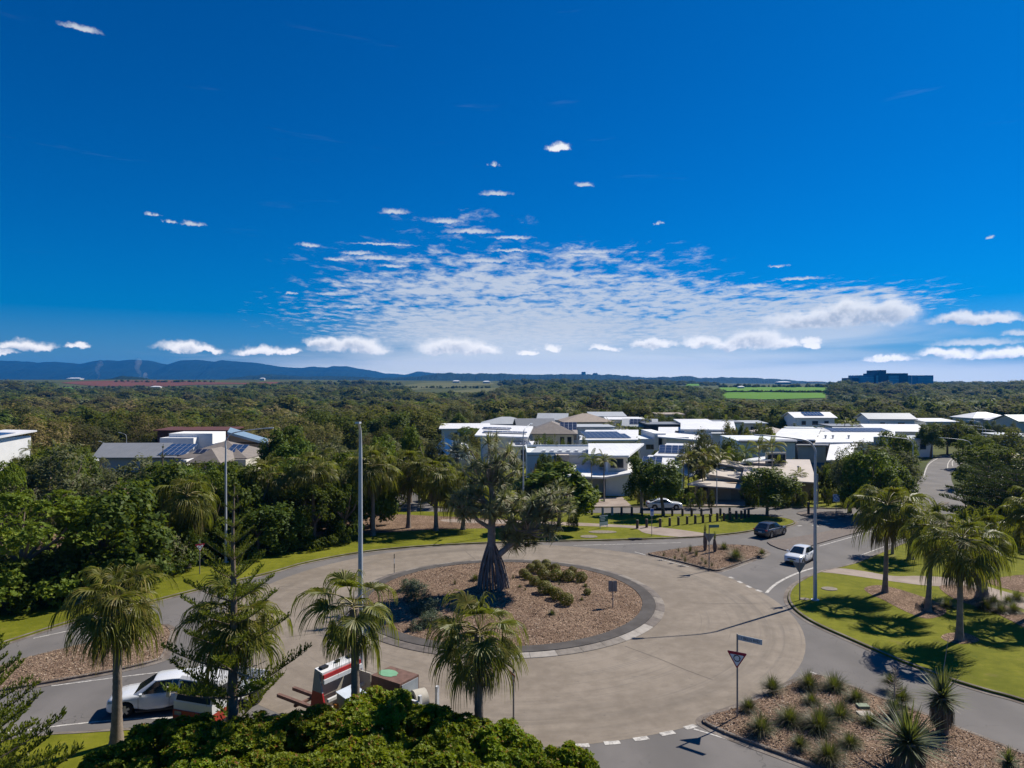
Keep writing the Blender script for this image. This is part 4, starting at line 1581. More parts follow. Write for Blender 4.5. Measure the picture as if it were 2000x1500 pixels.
tag(mb.build('pit_cover', M('cover_pale', (.42, .37, .32), .8), loc=P(1690, 1395, .40)), 'pale square pit cover in the near right island', 'pit cover')

# plants of the far island
for x_, y_, r_, lb in ((1437, 1090, 1.15, 'big green tuft at the right of the far island'), (1414, 1072, .8, 'dark tuft left of the big one on the far island'), (1488, 1082, .6, 'dry tuft at the right end of the far island')):
    tuft(P(x_, y_, .35), r_, lb)
for i, (x_, y_) in enumerate(sorted(((1296, 1086), (1325, 1077), (1332, 1088), (1348, 1077), (1338, 1097), (1371, 1096), (1378, 1102), (1318, 1092), (1390, 1106), (1360, 1085)))):
    tuft(P(x_, y_, .35), rf.uniform(.5, .85), ORD[i] + ' dry brown tuft from the left on the far island', 'dry tufts on the far island', TUFTB)
for x_, y_, h_, lb in ((1377, 1076, 1.9, 'dark shaggy stump with a few leaves left of the grey sign back'), (1396, 1079, 1.3, 'short dark stump with a leaf tip right of the grey sign back')):
    q = P(x_, y_, .3)
    t = thing('yucca_stump', lb, 'yucca', q)
    mb = MB()
    mb.tube([(0, 0, -.1), (.03, 0, h_ * .5), (-.02, 0, h_)], [.13, .22, .12], 9)
    mb.build('trunk', BARK, t)
    link('leaves', YL[0], t, (0, 0, h_), (0, 0, 0), (.35, .35, .9))

# tufts on the right verge
for i, (x_, y_) in enumerate(sorted(((1940, 1180), (1968, 1178), (1985, 1172), (1925, 1190), (1955, 1196), (1850, 1185), (1812, 1186), (1980, 1195)))):
    tuft(P(x_, y_, .14), rf.uniform(.7, 1.1), ORD[i] + ' dark tuft from the left under the palms of the right verge', 'tufts under the right verge palms')

# ------------------------------------------------------------------ the big shrubs close below the camera
BU = [rosette_crown('crown', 800 + i, L_BUSH, 100, .165, 6500, 7, .060, lo=-.1, spread=(.62, .97)) for i in range(2)]
SH = [(740, 1420, 6.0, 29.2, 2.6, 3.8, 'the tallest glossy green shrub, before the brown plant box'), (600, 1440, 5.6, 29.0, 2.5, 3.3, 'glossy green shrub under the white and red hopper'), (480, 1445, 5.5, 28.6, 2.4, 3.0, 'glossy green shrub at the foot of the tall Norfolk pine'),
      (345, 1460, 5.2, 29.0, 2.3, 3.0, 'glossy green shrub below the white SUV'), (250, 1485, 4.2, 28.6, 1.9, 2.2, 'lowest glossy shrub at the left end of the row'), (870, 1430, 5.0, 28.6, 2.4, 3.5, 'glossy green shrub under the broad palm'),
      (980, 1450, 4.6, 27.4, 2.2, 3.5, 'glossy shrub left of the red and white sign post'), (1075, 1480, 4.0, 26.6, 1.9, 3.3, 'glossy shrub at the right end of the row by the road'),
      (660, 1500, 5.5, 25.4, 2.6, 3.7, 'glossy shrub in front of the tallest one'), (820, 1500, 5.5, 24.6, 2.7, 3.8, 'glossy shrub before the broad palm, cut by the lower edge of the view'), (500, 1500, 5.0, 25.2, 2.5, 3.2, 'glossy shrub before the Norfolk pine, cut by the lower edge of the view'),
      (340, 1500, 4.6, 25.6, 2.3, 2.7, 'glossy shrub low in front of the white SUV, cut by the lower edge'), (970, 1500, 5.0, 23.6, 2.5, 3.7, 'glossy shrub right of centre, cut by the lower edge of the view')]
for i, (px_, _, w_, Y_, hh, top, lb) in enumerate(SH):
    t = thing('shrub', lb, 'shrub', (X(px_, Y_), Y_, .1), rf.uniform(0, 6))
    link('crown', BU[i % 2], t, (0, 0, top * .52), (0, 0, 0), (w_ / 2 * 1.08, w_ / 2 * 1.02, top * .48))
    mb = MB()
    for k in range(5):
        a = k * 1.26
        mb.tube([(.1 * math.cos(a), .1 * math.sin(a), -.1), (.6 * math.cos(a), .6 * math.sin(a), top * .4), (w_ * .25 * math.cos(a), w_ * .25 * math.sin(a), top * .75)], [.07, .05, .02], 6)
    mb.build('stem', BARK, t)

# loose bark chips on the mulch, seen close
from mathutils.bvhtree import BVHTree


def chips(src, n, seed, label):
    rg = np.random.default_rng(seed)
    dg_ = bpy.context.evaluated_depsgraph_get()
    mw = src.matrix_world if src.parent is None else src.parent.matrix_basis @ src.matrix_basis
    vs_ = [mw @ v.co for v in src.data.vertices]
    tree_ = BVHTree.FromPolygons(vs_, [tuple(p.vertices) for p in src.data.polygons])
    xs_, ys_ = [v.x for v in vs_], [v.y for v in vs_]
    C, N_ = [], []
    for _ in range(n):
        x, y = rg.uniform(min(xs_), max(xs_)), rg.uniform(min(ys_), max(ys_))
        if abs(x) > y * .76 + 1:
            continue
        h_ = tree_.ray_cast(Vector((x, y, 5)), Vector((0, 0, -1)))
        if h_[0] is not None:
            C.append((x, y, h_[0].z + .02))
    C = np.array(C)
    N_ = unit(rg.normal(size=C.shape) * .45 + np.array([0, 0, 1]))
    v, f = leaf_quads(C, N_, .075, rg, .32)
    m = leaf_mat('bark_chip', (.14, .085, .055), (.43, .305, .215), (.5, .4, .32), 0.0, .9, .1, 0)
    tag(link('bark_chips', np_mesh('bark_chips', v, f, [m])), label, None, None, 'stuff')


for nm_, n_, lb_ in (('mulch_bed.001', 26000, 'bark chips over the near right island'), ('mulch', 22000, 'bark chips over the centre island'), ('mulch_bed.002', 12000, 'bark chips over the left island'), ('mulch_bed', 6000, 'bark chips over the far island')):
    chips(bpy.data.objects[nm_], n_, n_, lb_)
# ------------------------------------------------------------------ cars
GLASS = M('car_glass', (.012, .018, .024), .06, 0, .9, var=.05)
TYRE = M('tyre', (.018, .018, .019), .85, var=.2)
RIMM = M('wheel_rim', (.42, .43, .45), .35, .8, var=.1)
BLACKP = M('black_plastic', (.020, .020, .022), .55, var=.2)
WHITEP = M('car_white', (.70, .71, .72), .22, 0, .5, var=.03, coat=.6)
GREYP = M('car_grey', (.075, .080, .090), .25, .35, .5, var=.06, coat=.6)
LAMPW = M('headlamp', (.16, .19, .23), .08, 0, .9, var=.3, scale=12)
LAMPR = M('tail_lamp', (.28, .015, .012), .2, 0, .6, var=.1)
PLATEY = M('plate_yellow', (.62, .50, .10), .5, var=.05)
PLATEW = M('plate_white', (.62, .62, .58), .5, var=.05)


def car(name, label, cat, loc, heading, L, W, Hh, paint, nose, deck, belt, roof, wr=.34, axle=(.19, .80), group=None, plate=PLATEW, clad=None, pick=False):
    """heading: direction the car faces. Profiles along the car (0 nose, 1 tail): NOSE end of bonnet/windscreen foot, ROOF (front, rear, rear glass foot)"""
    t = thing(name, label, cat, loc, math.atan2(heading[1], heading[0]), group)
    x_of = lambda f: L * (.5 - f)
    ax = [x_of(a) for a in axle]
    R0 = wr + .06
    # stations
    st = sorted(set([x_of(f) for f in (0, .02, .05, .1, nose * .6, nose, .4, .55, .7, roof[2], .93, .97, 1.0)] + [a + R0 * k for a in ax for k in (-1, -.9, -.7, -.4, 0, .4, .7, .9, 1)]))
    zb0 = Hh * .135
    ztop = [(0, belt * .74), (.02, belt * .84), (.06, belt * .90), (nose * .6, belt * .965), (nose, belt * 1.0), (.55, belt * 1.02), (roof[2], deck), (.95, deck * .985), (.985, deck * .93), (1.0, deck * .80)]
    zt = lambda x: float(np.interp(.5 - x / L, [a for a, b in ztop], [b for a, b in ztop]))
    hw = lambda x: W / 2 * float(np.interp(.5 - x / L, [0, .015, .05, .12, .3, .7, .9, .97, 1.0], [.74, .84, .93, .985, 1, 1, .975, .90, .80]))
    zbot = lambda x: float(np.interp(.5 - x / L, [0, .03, .1, .9, .97, 1.0], [zb0 + .10, zb0 + .02, zb0, zb0, zb0 + .03, zb0 + .14]))
    vs, fs, mi = [], [], []
    for x in st:
        zb = zbot(x)
        arch = 0
        for a in ax:
            dd = abs(x - a)
            if dd <= R0 + 1e-6:
                arch = max(arch, wr + math.sqrt(max(0, R0 * R0 - dd * dd)))
        zl = max(zb, arch)
        z1, w = zt(x), hw(x)
        zs = max(z1 - .07, zl + .02)
        prof = [(w * .55, zb if not arch else zl), (w * .94, zl), (w * .985, zl + (zs - zl) * .12), (w, zl + (zs - zl) * .45), (w * .985, zl + (zs - zl) * .75), (w * .955, zs), (w * .90, z1), (w * .55, z1 + .025), (0, z1 + .035)]
        vs += [(x, y, z) for y, z in prof] + [(x, -y, z) for y, z in prof[-2::-1]]
    k = 17
    for i in range(len(st) - 1):
        for c in range(k - 1):
            fs.append((i * k + c, (i + 1) * k + c, (i + 1) * k + c + 1, i * k + c + 1))
            mi.append(1 if (clad and c in (0, 1, 14, 15)) else 0)
        fs.append((i * k, i * k + 16, (i + 1) * k + 16, (i + 1) * k))
        mi.append(1)
    fs += [tuple(range(k)), tuple(range((len(st) - 1) * k + k - 1, (len(st) - 1) * k - 1, -1))]
    mi += [0, 0]
    me = bpy.data.meshes.new('body')
    me.from_pydata(vs, [], fs)
    me.materials.append(paint)
    me.materials.append(BLACKP)
    me.polygons.foreach_set('material_index', mi)
    me.polygons.foreach_set('use_smooth', [True] * len(fs))
    me.update()
    body = link('body', me, t)
    # greenhouse: waist loop to roof loop
    xa, xr0, xr1, xt = x_of(nose), x_of(roof[0]), x_of(roof[1]), x_of(roof[2])
    wb, wt_ = W * .455, W * .355
    zb_ = belt + .0
    mb = MB()
    def loopz(f):       # 0 waist .. 1 roof
        return None
    A = [(xa, wb * .86, zt(xa) + .0), (xa - .25, wb, zt(xa - .25) - .01), (x_of((nose + roof[2]) / 2), wb, belt * 1.0), (xt + .12, wb * .97, zt(xt) - .01), (xt, wb * .84, zt(xt))]
    B = [(xr0, wt_ * .84, Hh - .095), (xr0 - .14, wt_ * .97, Hh - .085), (x_of((roof[0] + roof[1]) / 2), wt_, Hh - .06), (xr1 + .10, wt_ * .97, Hh - .105), (xr1, wt_ * .84, Hh - .13)]
    n = 5
    allv = A + B + [(x, -y, z) for x, y, z in A] + [(x, -y, z) for x, y, z in B]
    f_ = []
    for i in range(n - 1):
        f_ += [(i, n + i, n + i + 1, i + 1), (2 * n + i + 1, 3 * n + i + 1, 3 * n + i, 2 * n + i)]
    f_ += [(0, 2 * n, 3 * n, n), (n - 1, 2 * n - 1, 4 * n - 1, 3 * n - 1)]
    mb.add(allv, f_, 0, False)
    # roof skin, slightly crowned
    rv, cols = [], 7
    for i in range(n):
        x, y, z = B[i]
        for j in range(cols):
            u = j / (cols - 1) * 2 - 1
            rv.append((x, y * u * 1.01, z + .062 * (1 - abs(u) ** 2.6) * (1 if 0 < i < n - 1 else .6)))
    rf_ = [(i * cols + j, i * cols + j + 1, (i + 1) * cols + j + 1, (i + 1) * cols + j) for i in range(n - 1) for j in range(cols - 1)]
    mb.add(rv, rf_, 0, True)
    gh = mb.build('cabin', [paint, BLACKP], t)
    # glass, a little proud of the cabin skin
    def pane(nm, q, o):
        q = [Vector(v) for v in q]
        c = sum(q, Vector()) / 4
        nr = (q[1] - q[0]).cross(q[3] - q[0]).normalized()
        if nr.dot(Vector(o)) < 0:
            nr = -nr
        m_ = MB()
        m_.add([v + nr * .012 for v in q], [(0, 1, 2, 3)])
        return m_.build(nm, GLASS, t)
    lp = lambda a, b, f: Vector(a).lerp(Vector(b), f)
    def inset(a, b, c, d, m0=.08, m1=.92, v0=.06, v1=.92):
        q = lambda u, v: lp(lp(a, d, v), lp(b, c, v), u)
        return [q(m0, v0), q(m1, v0), q(m1, v1), q(m0, v1)]
    mir = lambda p: (p[0], -p[1], p[2])
    pane('windscreen', inset(A[0], mir(A[0]), mir(B[0]), B[0], .04, .96, .03, .95), (1, 0, .5))
    pane('rear_window', inset(A[4], mir(A[4]), mir(B[4]), B[4], .07, .93, .08, .9), (-1, 0, .5))
    for sgn in (1, -1):
        S = lambda p: Vector((p[0], p[1] * sgn, p[2]))
        pane('side_window', inset(S(A[1]), S(A[2]), S(B[2]), S(B[1]), .05, .97), (0, sgn, 0))
        pane('side_window', inset(S(A[2]), S(A[3]), S(B[3]), S(B[2]), .03, .93), (0, sgn, 0))
        m_ = MB()
        m_.box(-.06, .07, -.10, .10, -.06, .07)
        mo = m_.build('mirror', [paint], t, loc=(xa - .42, sgn * (W / 2 + .06), belt + .06), rot=(0, 0, .15 * sgn))
        mo.scale = (1, 1, 1)
    # wheels
    for a in ax:
        for sgn in (1, -1):
            m_ = MB()
            w_ = .22
            pr = [(.0, wr * .62), (.03, wr * .64), (.0, wr * .94), (.04, wr), (w_ - .03, wr), (w_, wr * .94), (w_, wr * .5)]
            vs_, N = [], 24
            for (yy, rr_) in pr:
                vs_ += [(rr_ * math.cos(2 * math.pi * i / N), yy, rr_ * math.sin(2 * math.pi * i / N)) for i in range(N)]
            fs_ = [(j * N + i, (j + 1) * N + i, (j + 1) * N + (i + 1) % N, j * N + (i + 1) % N) for j in range(len(pr) - 1) for i in range(N)]
            m_.add(vs_, fs_, 0, True)
            whl = m_.build('wheel', TYRE, t, loc=(a, sgn * (W / 2 - .02), wr), rot=(0, 0, 0 if sgn < 0 else math.pi))
            m_ = MB()
            m_.cyl((0, .05, 0), (0, 1, 0), wr * .62, .02, 24, 1)
            for s_ in range(5):
                an = s_ * 2 * math.pi / 5
                mm = Matrix.Rotation(an, 4, 'Y')
                m_.box(-.055, .055, .015, .05, .03, wr * .60, 0, mm)
            m_.cyl((0, .03, 0), (0, 1, 0), .07, .04, 10, 0)
            m_.build('rim', [RIMM, BLACKP], whl)
    # lamps, grille, plates
    zh = belt * .72
    for sgn in (1, -1):
        m_ = MB()
        x0 = L / 2
        m_.add([(x0 - .03, sgn * W * .24, zh - .05), (x0 - .10, sgn * W * .40, zh - .03), (x0 - .34, sgn * W * .475, zh + .03), (x0 - .36, sgn * W * .465, zh + .11), (x0 - .12, sgn * W * .39, zh + .09), (x0 - .05, sgn * W * .25, zh + .05)],
               [(0, 1, 4, 5), (1, 2, 3, 4)])
        for i_, v in enumerate(m_.v):
            m_.v[i_] = (v[0] + .035, v[1] * 1.02, v[2])
        m_.build('headlight', LAMPW, t)
        m_ = MB()
        zt_ = deck * .80
        m_.box(-L / 2 - .02, -L / 2 + .16, sgn * W * .33 if sgn > 0 else -W * .455, sgn * W * .455 if sgn > 0 else -W * .33, zt_ + .02, zt_ + .13)
        m_.build('tail_light', LAMPR, t)
    m_ = MB()
    m_.box(L / 2 - .06, L / 2 + .012, -W * .22, W * .22, zh - .12, zh - .02)
    m_.box(L / 2 - .08, L / 2 + .008, -W * .30, W * .30, zb0 + .06, zb0 + .17)
    m_.build('grille', BLACKP, t)
    m_ = MB()
    m_.box(L / 2, L / 2 + .028, -.19, .19, zh - .30, zh - .19)
    m_.build('number_plate', plate, t)
    m_ = MB()
    m_.box(-L / 2 - .025, -L / 2 + .03, -.19, .19, deck * .62, deck * .62 + .11)
    m_.build('number_plate', plate, t)
    m_ = MB()
    m_.box(-L / 2 - .012, -L / 2 + .05, -W * .36, W * .36, zb0 + .12, zb0 + .28)
    m_.build('rear_bumper', BLACKP, t)
    # door seams and sill
    for sgn in (1, -1):
        m_ = MB()
        for f in (nose + .06, (nose + roof[2]) / 2, roof[2] - .06):
            x = x_of(f)
            m_.box(x - .006, x + .006, sgn * W / 2 - .008, sgn * W / 2 + .004, zb0 + .14, belt * .9)
        m_.build('door_seam', BLACKP, t)
        m_ = MB()
        m_.box(ax[1] + wr + .1, ax[0] - wr - .1, sgn * W * .485 - .03, sgn * W * .485 + .03, zb0 - .02, zb0 + .09)
        m_.build('sill', BLACKP, t)
    return t


car('suv', 'white SUV driving out of the roundabout behind the nearest left palm', 'car', (-18.45, 37.35, .012), (-.96, -.25), 4.85, 1.92, 1.74, WHITEP, .255, 1.07, 1.05, (.45, .84, .975), .385, (.185, .79), clad=True)
car('hatchback', 'white hatchback coming towards the roundabout at the give way line', 'car', (27.6, 68.0, .012), (-.68, -.73), 4.1, 1.74, 1.50, WHITEP, .24, 1.00, .92, (.455, .80, .985), .31, (.18, .79), plate=PLATEY)
car('suv', 'dark grey SUV leaving the roundabout on the eastern road', 'car', (29.0, 79.6, .012), (.76, .65), 4.45, 1.84, 1.62, GREYP, .26, 1.05, 1.0, (.43, .82, .97), .35, (.19, .79), clad=True)
car('sedan', 'white sedan parked on the side street behind the bollards', 'car', (X(1297, 96.5), 96.6, .012), (1, .02), 4.75, 1.85, 1.45, WHITEP, .25, 1.02, .94, (.42, .72, .93), .34, (.19, .80))
car('ute', 'white dual cab car parked beside the long grey roof at the far left', 'car', (X(166, 152), 152, .0), (1, .1), 5.2, 1.88, 1.80, WHITEP, .28, 1.12, 1.08, (.40, .62, .70), .38, (.19, .80))
car('van', 'white car mostly hidden by the dark pines at the right edge', 'car', (X(1966, 92), 92, .14), (-.3, .95), 4.6, 1.85, 1.9, WHITEP, .2, 1.1, 1.1, (.3, .92, .97), .35, (.17, .8))

# ------------------------------------------------------------------ the white truck and the road works plant on the near side of the roundabout
WPAINT = M('truck_white', (.62, .62, .62), .4, 0, .4, var=.08, scale=1.2)
WGREY = M('truck_grey', (.30, .33, .35), .5, 0, .4, var=.12)
ORANGE = M('truck_red', (.30, .035, .018), .45, 0, .4, var=.15)
REDP = M('red_paint', (.40, .022, .026), .45, 0, .4, var=.15)
RUST = M('brown_steel', (.150, .085, .065), .75, 0, .3, var=.3, scale=3)
CREAM = M('cream_paint', (.46, .42, .35), .6, 0, .3, var=.12)
GREENP = M('green_patch', (.16, .34, .20), .7, var=.1)
STEEL = M('galvanised_steel', (.34, .36, .38), .45, .5, .5, var=.12)
PALEB = M('pale_panel', (.50, .55, .62), .4, var=.08)

tr = thing('truck', 'white truck with a red bumper behind the tall Norfolk pine', 'truck', (-14.95, 36.8, .012), math.atan2(-.95, -.30))
L_, W_ = 4.4, 2.3
mb = MB()                                   # cab with raked screen
x1 = L_ / 2
prof = [(x1 - 1.75, .95), (x1, .95), (x1 + .02, 1.35), (x1 - .38, 2.28), (x1 - .55, 2.38), (x1 - 1.75, 2.40)]
n = len(prof)
mb.add([(x, -W_ / 2, z) for x, z in prof] + [(x, W_ / 2, z) for x, z in prof], [tuple(range(n - 1, -1, -1)), tuple(range(n, 2 * n))] + [(i, (i + 1) % n, n + (i + 1) % n, n + i) for i in range(n)])
mb.build('cab', WPAINT, tr)
mb = MB()
mb.quad((x1 + .005, -W_ * .44, 1.42), (x1 + .005, W_ * .44, 1.42), (x1 - .34, W_ * .42, 2.24), (x1 - .34, -W_ * .42, 2.24))
mb.build('windscreen', M('truck_glass', (.012, .020, .018), .35, 0, .15, var=.1), tr)
for s_ in (1, -1):
    mb = MB()
    mb.box(x1 - 1.4, x1 - .45, s_ * W_ / 2 - .01, s_ * W_ / 2 + .012, 1.45, 2.12)
    mb.build('side_window', GLASS, tr)
    mb = MB()
    mb.tube([(x1 - .1, s_ * W_ / 2, 1.75), (x1 + .12, s_ * (W_ / 2 + .2), 1.9)], .02, 6)
    mb.box(x1 + .08, x1 + .16, s_ * (W_ / 2 + .2) - .11, s_ * (W_ / 2 + .2) + .11, 1.55, 2.05)
    mb.build('mirror', CREAM, tr)
    mb = MB()
    mb.box(x1 - .02, x1 + .09, s_ * W_ * .36 - .2, s_ * W_ * .36 + .2, .72, .9)
    mb.build('headlight', LAMPW, tr)
mb = MB()
mb.box(x1 - 1.75, x1 + .06, -W_ / 2, W_ / 2, .42, .95)
mb.build('bumper', ORANGE, tr)
mb = MB()
mb.box(x1 - 1.98, x1 - 1.86, -W_ / 2, W_ / 2, .9, 2.42)
mb.build('headboard', WPAINT, tr)
mb = MB()
mb.box(-x1, x1 - 2.0, -W_ / 2 + .05, W_ / 2 - .05, .82, .95)
mb.build('tray', WGREY, tr)
for s_ in (1, -1):
    for j in range(3):
        mb = MB()
        mb.box(-x1, x1 - 2.05, s_ * (W_ / 2 - .02) - .025, s_ * (W_ / 2 - .02) + .025, .86 + j * .19, .86 + j * .19 + .165)
        mb.build('side_board', WPAINT, tr)
    for x_ in (-x1 + .1, x1 - 2.1):
        mb = MB()
        mb.box(x_ - .05, x_ + .05, s_ * (W_ / 2 - .02) - .04, s_ * (W_ / 2 - .02) + .04, .8, 1.45)
        mb.build('stake', BLACKP, tr)
mb = MB()
mb.box(-x1 - .03, -x1 + .03, -W_ / 2, W_ / 2, .86, 1.42)
mb.build('tailboard', WPAINT, tr)
mb = MB()
mb.box(-x1 + .2, x1 - .3, -.45, .45, .55, .94)
mb.build('chassis', BLACKP, tr)
for a in (x1 - .9, -x1 + .9):
    for s_ in (1, -1):
        mb = MB()
        mb.cyl((a, s_ * (W_ / 2 - .16), .46), (0, 1, 0), .46, .28, 20)
        mb.build('wheel', TYRE, tr)

wt = thing('roadworks_trailer', 'white and red hopper trailer with brown rails standing behind the big shrubs', 'trailer', (-8.55, 34.75, .012), math.atan2(.56, -.83))
B = lambda nm, m_, *b: MB().box(*b).build(nm, m_, wt)
for s_ in (.62, -.35):
    B('rail', RUST, .35, 3.7, s_ - .09, s_ + .09, 1.00, 1.16)
    B('rail', RUST, .35, 3.5, s_ - .28, s_ - .16, .92, 1.04)
B('cross_bar', RUST, 2.2, 2.34, -.5, .75, .86, .98)
for s_ in (1.2, -1.2):                      # side cheeks: grey above, red below
    for nm, mt, za, zb_ in (('cheek', WGREY, 2.35, 3.35), ('cheek_base', REDP, 1.25, 2.35)):
        f = lambda z: (.55 - (z - 1.25) * .16, -.06)
        mb = MB()
        a, b = f(za), f(zb_)
        v = [(a[1] - .55 * (3.35 - za) / 2.1, s_ - .04, za), (a[0], s_ - .04, za), (b[0], s_ - .04, zb_), (b[1] - .55 * (3.35 - zb_) / 2.1, s_ - .04, zb_)]
        mb.add(v + [(x, y + .08, z) for x, y, z in v], [(0, 1, 2, 3), (7, 6, 5, 4), (0, 4, 5, 1), (1, 5, 6, 2), (2, 6, 7, 3), (3, 7, 4, 0)])
        mb.build(nm, mt, wt)
mb = MB()
mb.slab([(-.32, -1.22, 3.30), (.22, -1.22, 3.42), (.22, 1.22, 3.42), (-.32, 1.22, 3.30)], .10)
mb.build('top_bar', WPAINT, wt)
for s_ in (.86, -.86):
    B('rubber_pad', BLACKP, -.12, .12, s_ - .2, s_ + .2, 3.37, 3.47)
B('handle', BLACKP, -.05, .05, -.12, .12, 3.37, 3.50)
B('red_band', REDP, -.40, -.33, -1.18, 1.18, 3.02, 3.20)
B('lower_bar', WPAINT, -.46, -.34, -1.22, 1.22, 2.80, 3.00)
B('back_sheet', CREAM, .12, .2, -1.16, 1.16, 1.3, 3.2)
B('inner_bar', WPAINT, -.75, -.62, -1.1, 1.22, 2.02, 2.16)
B('floor_sheet', CREAM, -1.4, .2, -1.1, 1.16, 1.22, 1.30)
B('side_sheet', CREAM, -1.15, -.05, -1.16, -1.10, 1.3, 2.7)
mb = MB()                                   # small slanted white box with a pale lid
v = [(-1.9, -.1, 2.22), (-1.0, -.1, 2.45), (-1.0, .95, 2.45), (-1.9, .95, 2.22)]
mb.slab(v, .9)
mb.build('control_box', CREAM, wt)
mb = MB()
mb.slab([(-1.94, -.14, 2.27), (-.98, -.14, 2.51), (-.98, .99, 2.51), (-1.94, .99, 2.27)], .05)
mb.build('box_lid', PALEB, wt)
B('orange_lamp', M('orange_plastic', (.6, .2, .03), .4), -1.35, -1.15, 1.15, 1.3, 1.9, 2.1)
B('deck', BLACKP, -4.7, .3, -2.5, 1.1, .75, .92)
B('plant_box', RUST, -3.2, -1.3, -2.35, -1.0, .95, 2.70)
mb = MB()
mb.slab([(.52 * math.cos(2 * math.pi * k / 18) * (1 + .08 * math.sin(3 * k)), .40 * math.sin(2 * math.pi * k / 18), .006) for k in range(18)], .012)
mb.build('green_patch', GREENP, wt, loc=(-1.85, -1.62, 2.708))
B('end_panel', WGREY, -3.25, -3.21, -2.25, -1.1, 1.2, 2.6)
mb = MB()
mb.cyl((-3.85, -1.65, 1.85), (.5, 1, 0), .52, .62, 20)
mb.build('hose_drum', CREAM, wt)
mb = MB()
mb.cyl((-3.85, -1.65, 1.85), (.5, 1, 0), .3, .75, 16)
mb.build('hose', BLACKP, wt)
for s_ in (.62, -.62):
    B('reel_bar', WPAINT, -4.5, -4.37, s_ - 1.73, s_ - 1.57, .95, 2.45)
B('reel_bar', WPAINT, -4.5, -3.75, -.98, -.86, 2.05, 2.2)
for a in (-1.2, -2.4):
    for s_ in (1.05, -2.4):
        mb = MB()
        mb.cyl((a, s_, .42), (0, 1, 0), .42, .26, 18)
        mb.build('wheel', TYRE, wt)

# ------------------------------------------------------------------ street lamps
GALV = M('lamp_steel', (.46, .48, .50), .5, .2, .5, var=.10, scale=1)
LHEAD = M('lamp_head', (.55, .57, .58), .4, .2, .5, var=.05)


def lamp(px, base, top, arm, label, group=None, z=.12, Y=None, r=.11, fl=False):
    """ARM: horizontal reach of the bent arm as (x, y) metres; the top is the height of the lamp head"""
    p = P(px, base, z) if Y is None else Vector((X(px, Y), Y, float(T(X(px, Y), Y))))
    h = zat(top, p.y) - p.z
    t = thing('street_lamp', label, 'street lamp', p, 0, group)
    a = Vector((arm[0], arm[1], 0))
    mb = MB()
    mb.tube([(0, 0, -.1), (0, 0, 1.2), (0, 0, h * .5), (0, 0, h - 1.9)], [r, r * .98, r * .8, r * .62], 10)
    mb.build('pole', GALV, t)
    mb = MB()
    st = Vector((0, 0, h - 1.9))
    mb.tube(catmull([st, st + Vector((0, 0, .7)), st + a * .14 + Vector((0, 0, 1.35)), st + a * .45 + Vector((0, 0, 1.62)), st + a + Vector((0, 0, 1.86))], 5), [r * .62 * (1 - .5 * i / 20) for i in range(21)], 8)
    mb.build('arm', GALV, t)
    e = st + a * 1.06 + Vector((0, 0, 1.86))
    yaw = math.atan2(a.y, a.x)
    mb = MB()
    v = [(-.38, .07), (-.30, .11), (.25, .15), (.42, .08)]
    for (xa, wa), (xb, wb_) in zip(v[:-1], v[1:]):
        mb.add([(xa, -wa, .05), (xa, wa, .05), (xb, wb_, .05), (xb, -wb_, .05), (xa, -wa, -.04), (xa, wa, -.04), (xb, wb_, -.05), (xb, -wb_, -.05)], [(0, 3, 2, 1), (4, 5, 6, 7), (0, 1, 5, 4), (2, 3, 7, 6), (1, 2, 6, 5), (3, 0, 4, 7)])
    mb.build('lamp_head', LHEAD, t, loc=e, rot=(0, -.06, yaw))
    mb = MB()
    mb.cyl((0, 0, .02), (0, 0, 1), r * 2.1, .06, 10)
    mb.build('base_plate', GALV, t)
    return t


lamp(704, 1395, 822, (.12, -1.0), 'tall grey lamp post behind the middle palm, its arm pointing at the camera', r=.155)
lamp(441, 1098, 836, (3.7, .5), 'lamp post rising above the tall Norfolk pine, its arm reaching right over the far lawn', r=.13)
lamp(1592, 1172, 848, (-4.3, -.6), 'lamp post on the right lawn beside the white hatchback', r=.15)
lamp(1022, 1040, 830, (.9, 2.6), 'thin lamp post seen through the pandanus crown', r=.11)
lamp(1783, 962, 852, (-4.3, .3), 'lamp post above the palms of the right verge', r=.12, z=.1)
lamp(1897, 940, 855, (-4.6, .4), 'lamp post over the bend of the eastern road', r=.12, z=.1)
for a, lb in (((1938, 905, 858), 'lamp post just beyond the bend of the eastern road'), ((1956, 898, 850), 'second lamp post beyond the bend, in the trees'), ((1948, 884, 838), 'third lamp post beyond the bend, arm over the trees'),
              ((1925, 876, 830), 'fourth lamp post beyond the bend, small above the trees'), ((1919, 868, 821), 'farthest lamp post beyond the bend')):
    lamp(a[0], a[1], a[2], (-4.2, .3), lb, r=.12, z=.05)
lamp(247, 868, 845, (-1.6, .2), 'small lamp post at the far left before the grey green trees', r=.1, z=0, Y=170)
lamp(206, 878, 862, (-1.3, .2), 'short lamp post beside the white dual cab at the far left', r=.1, z=0, Y=160)

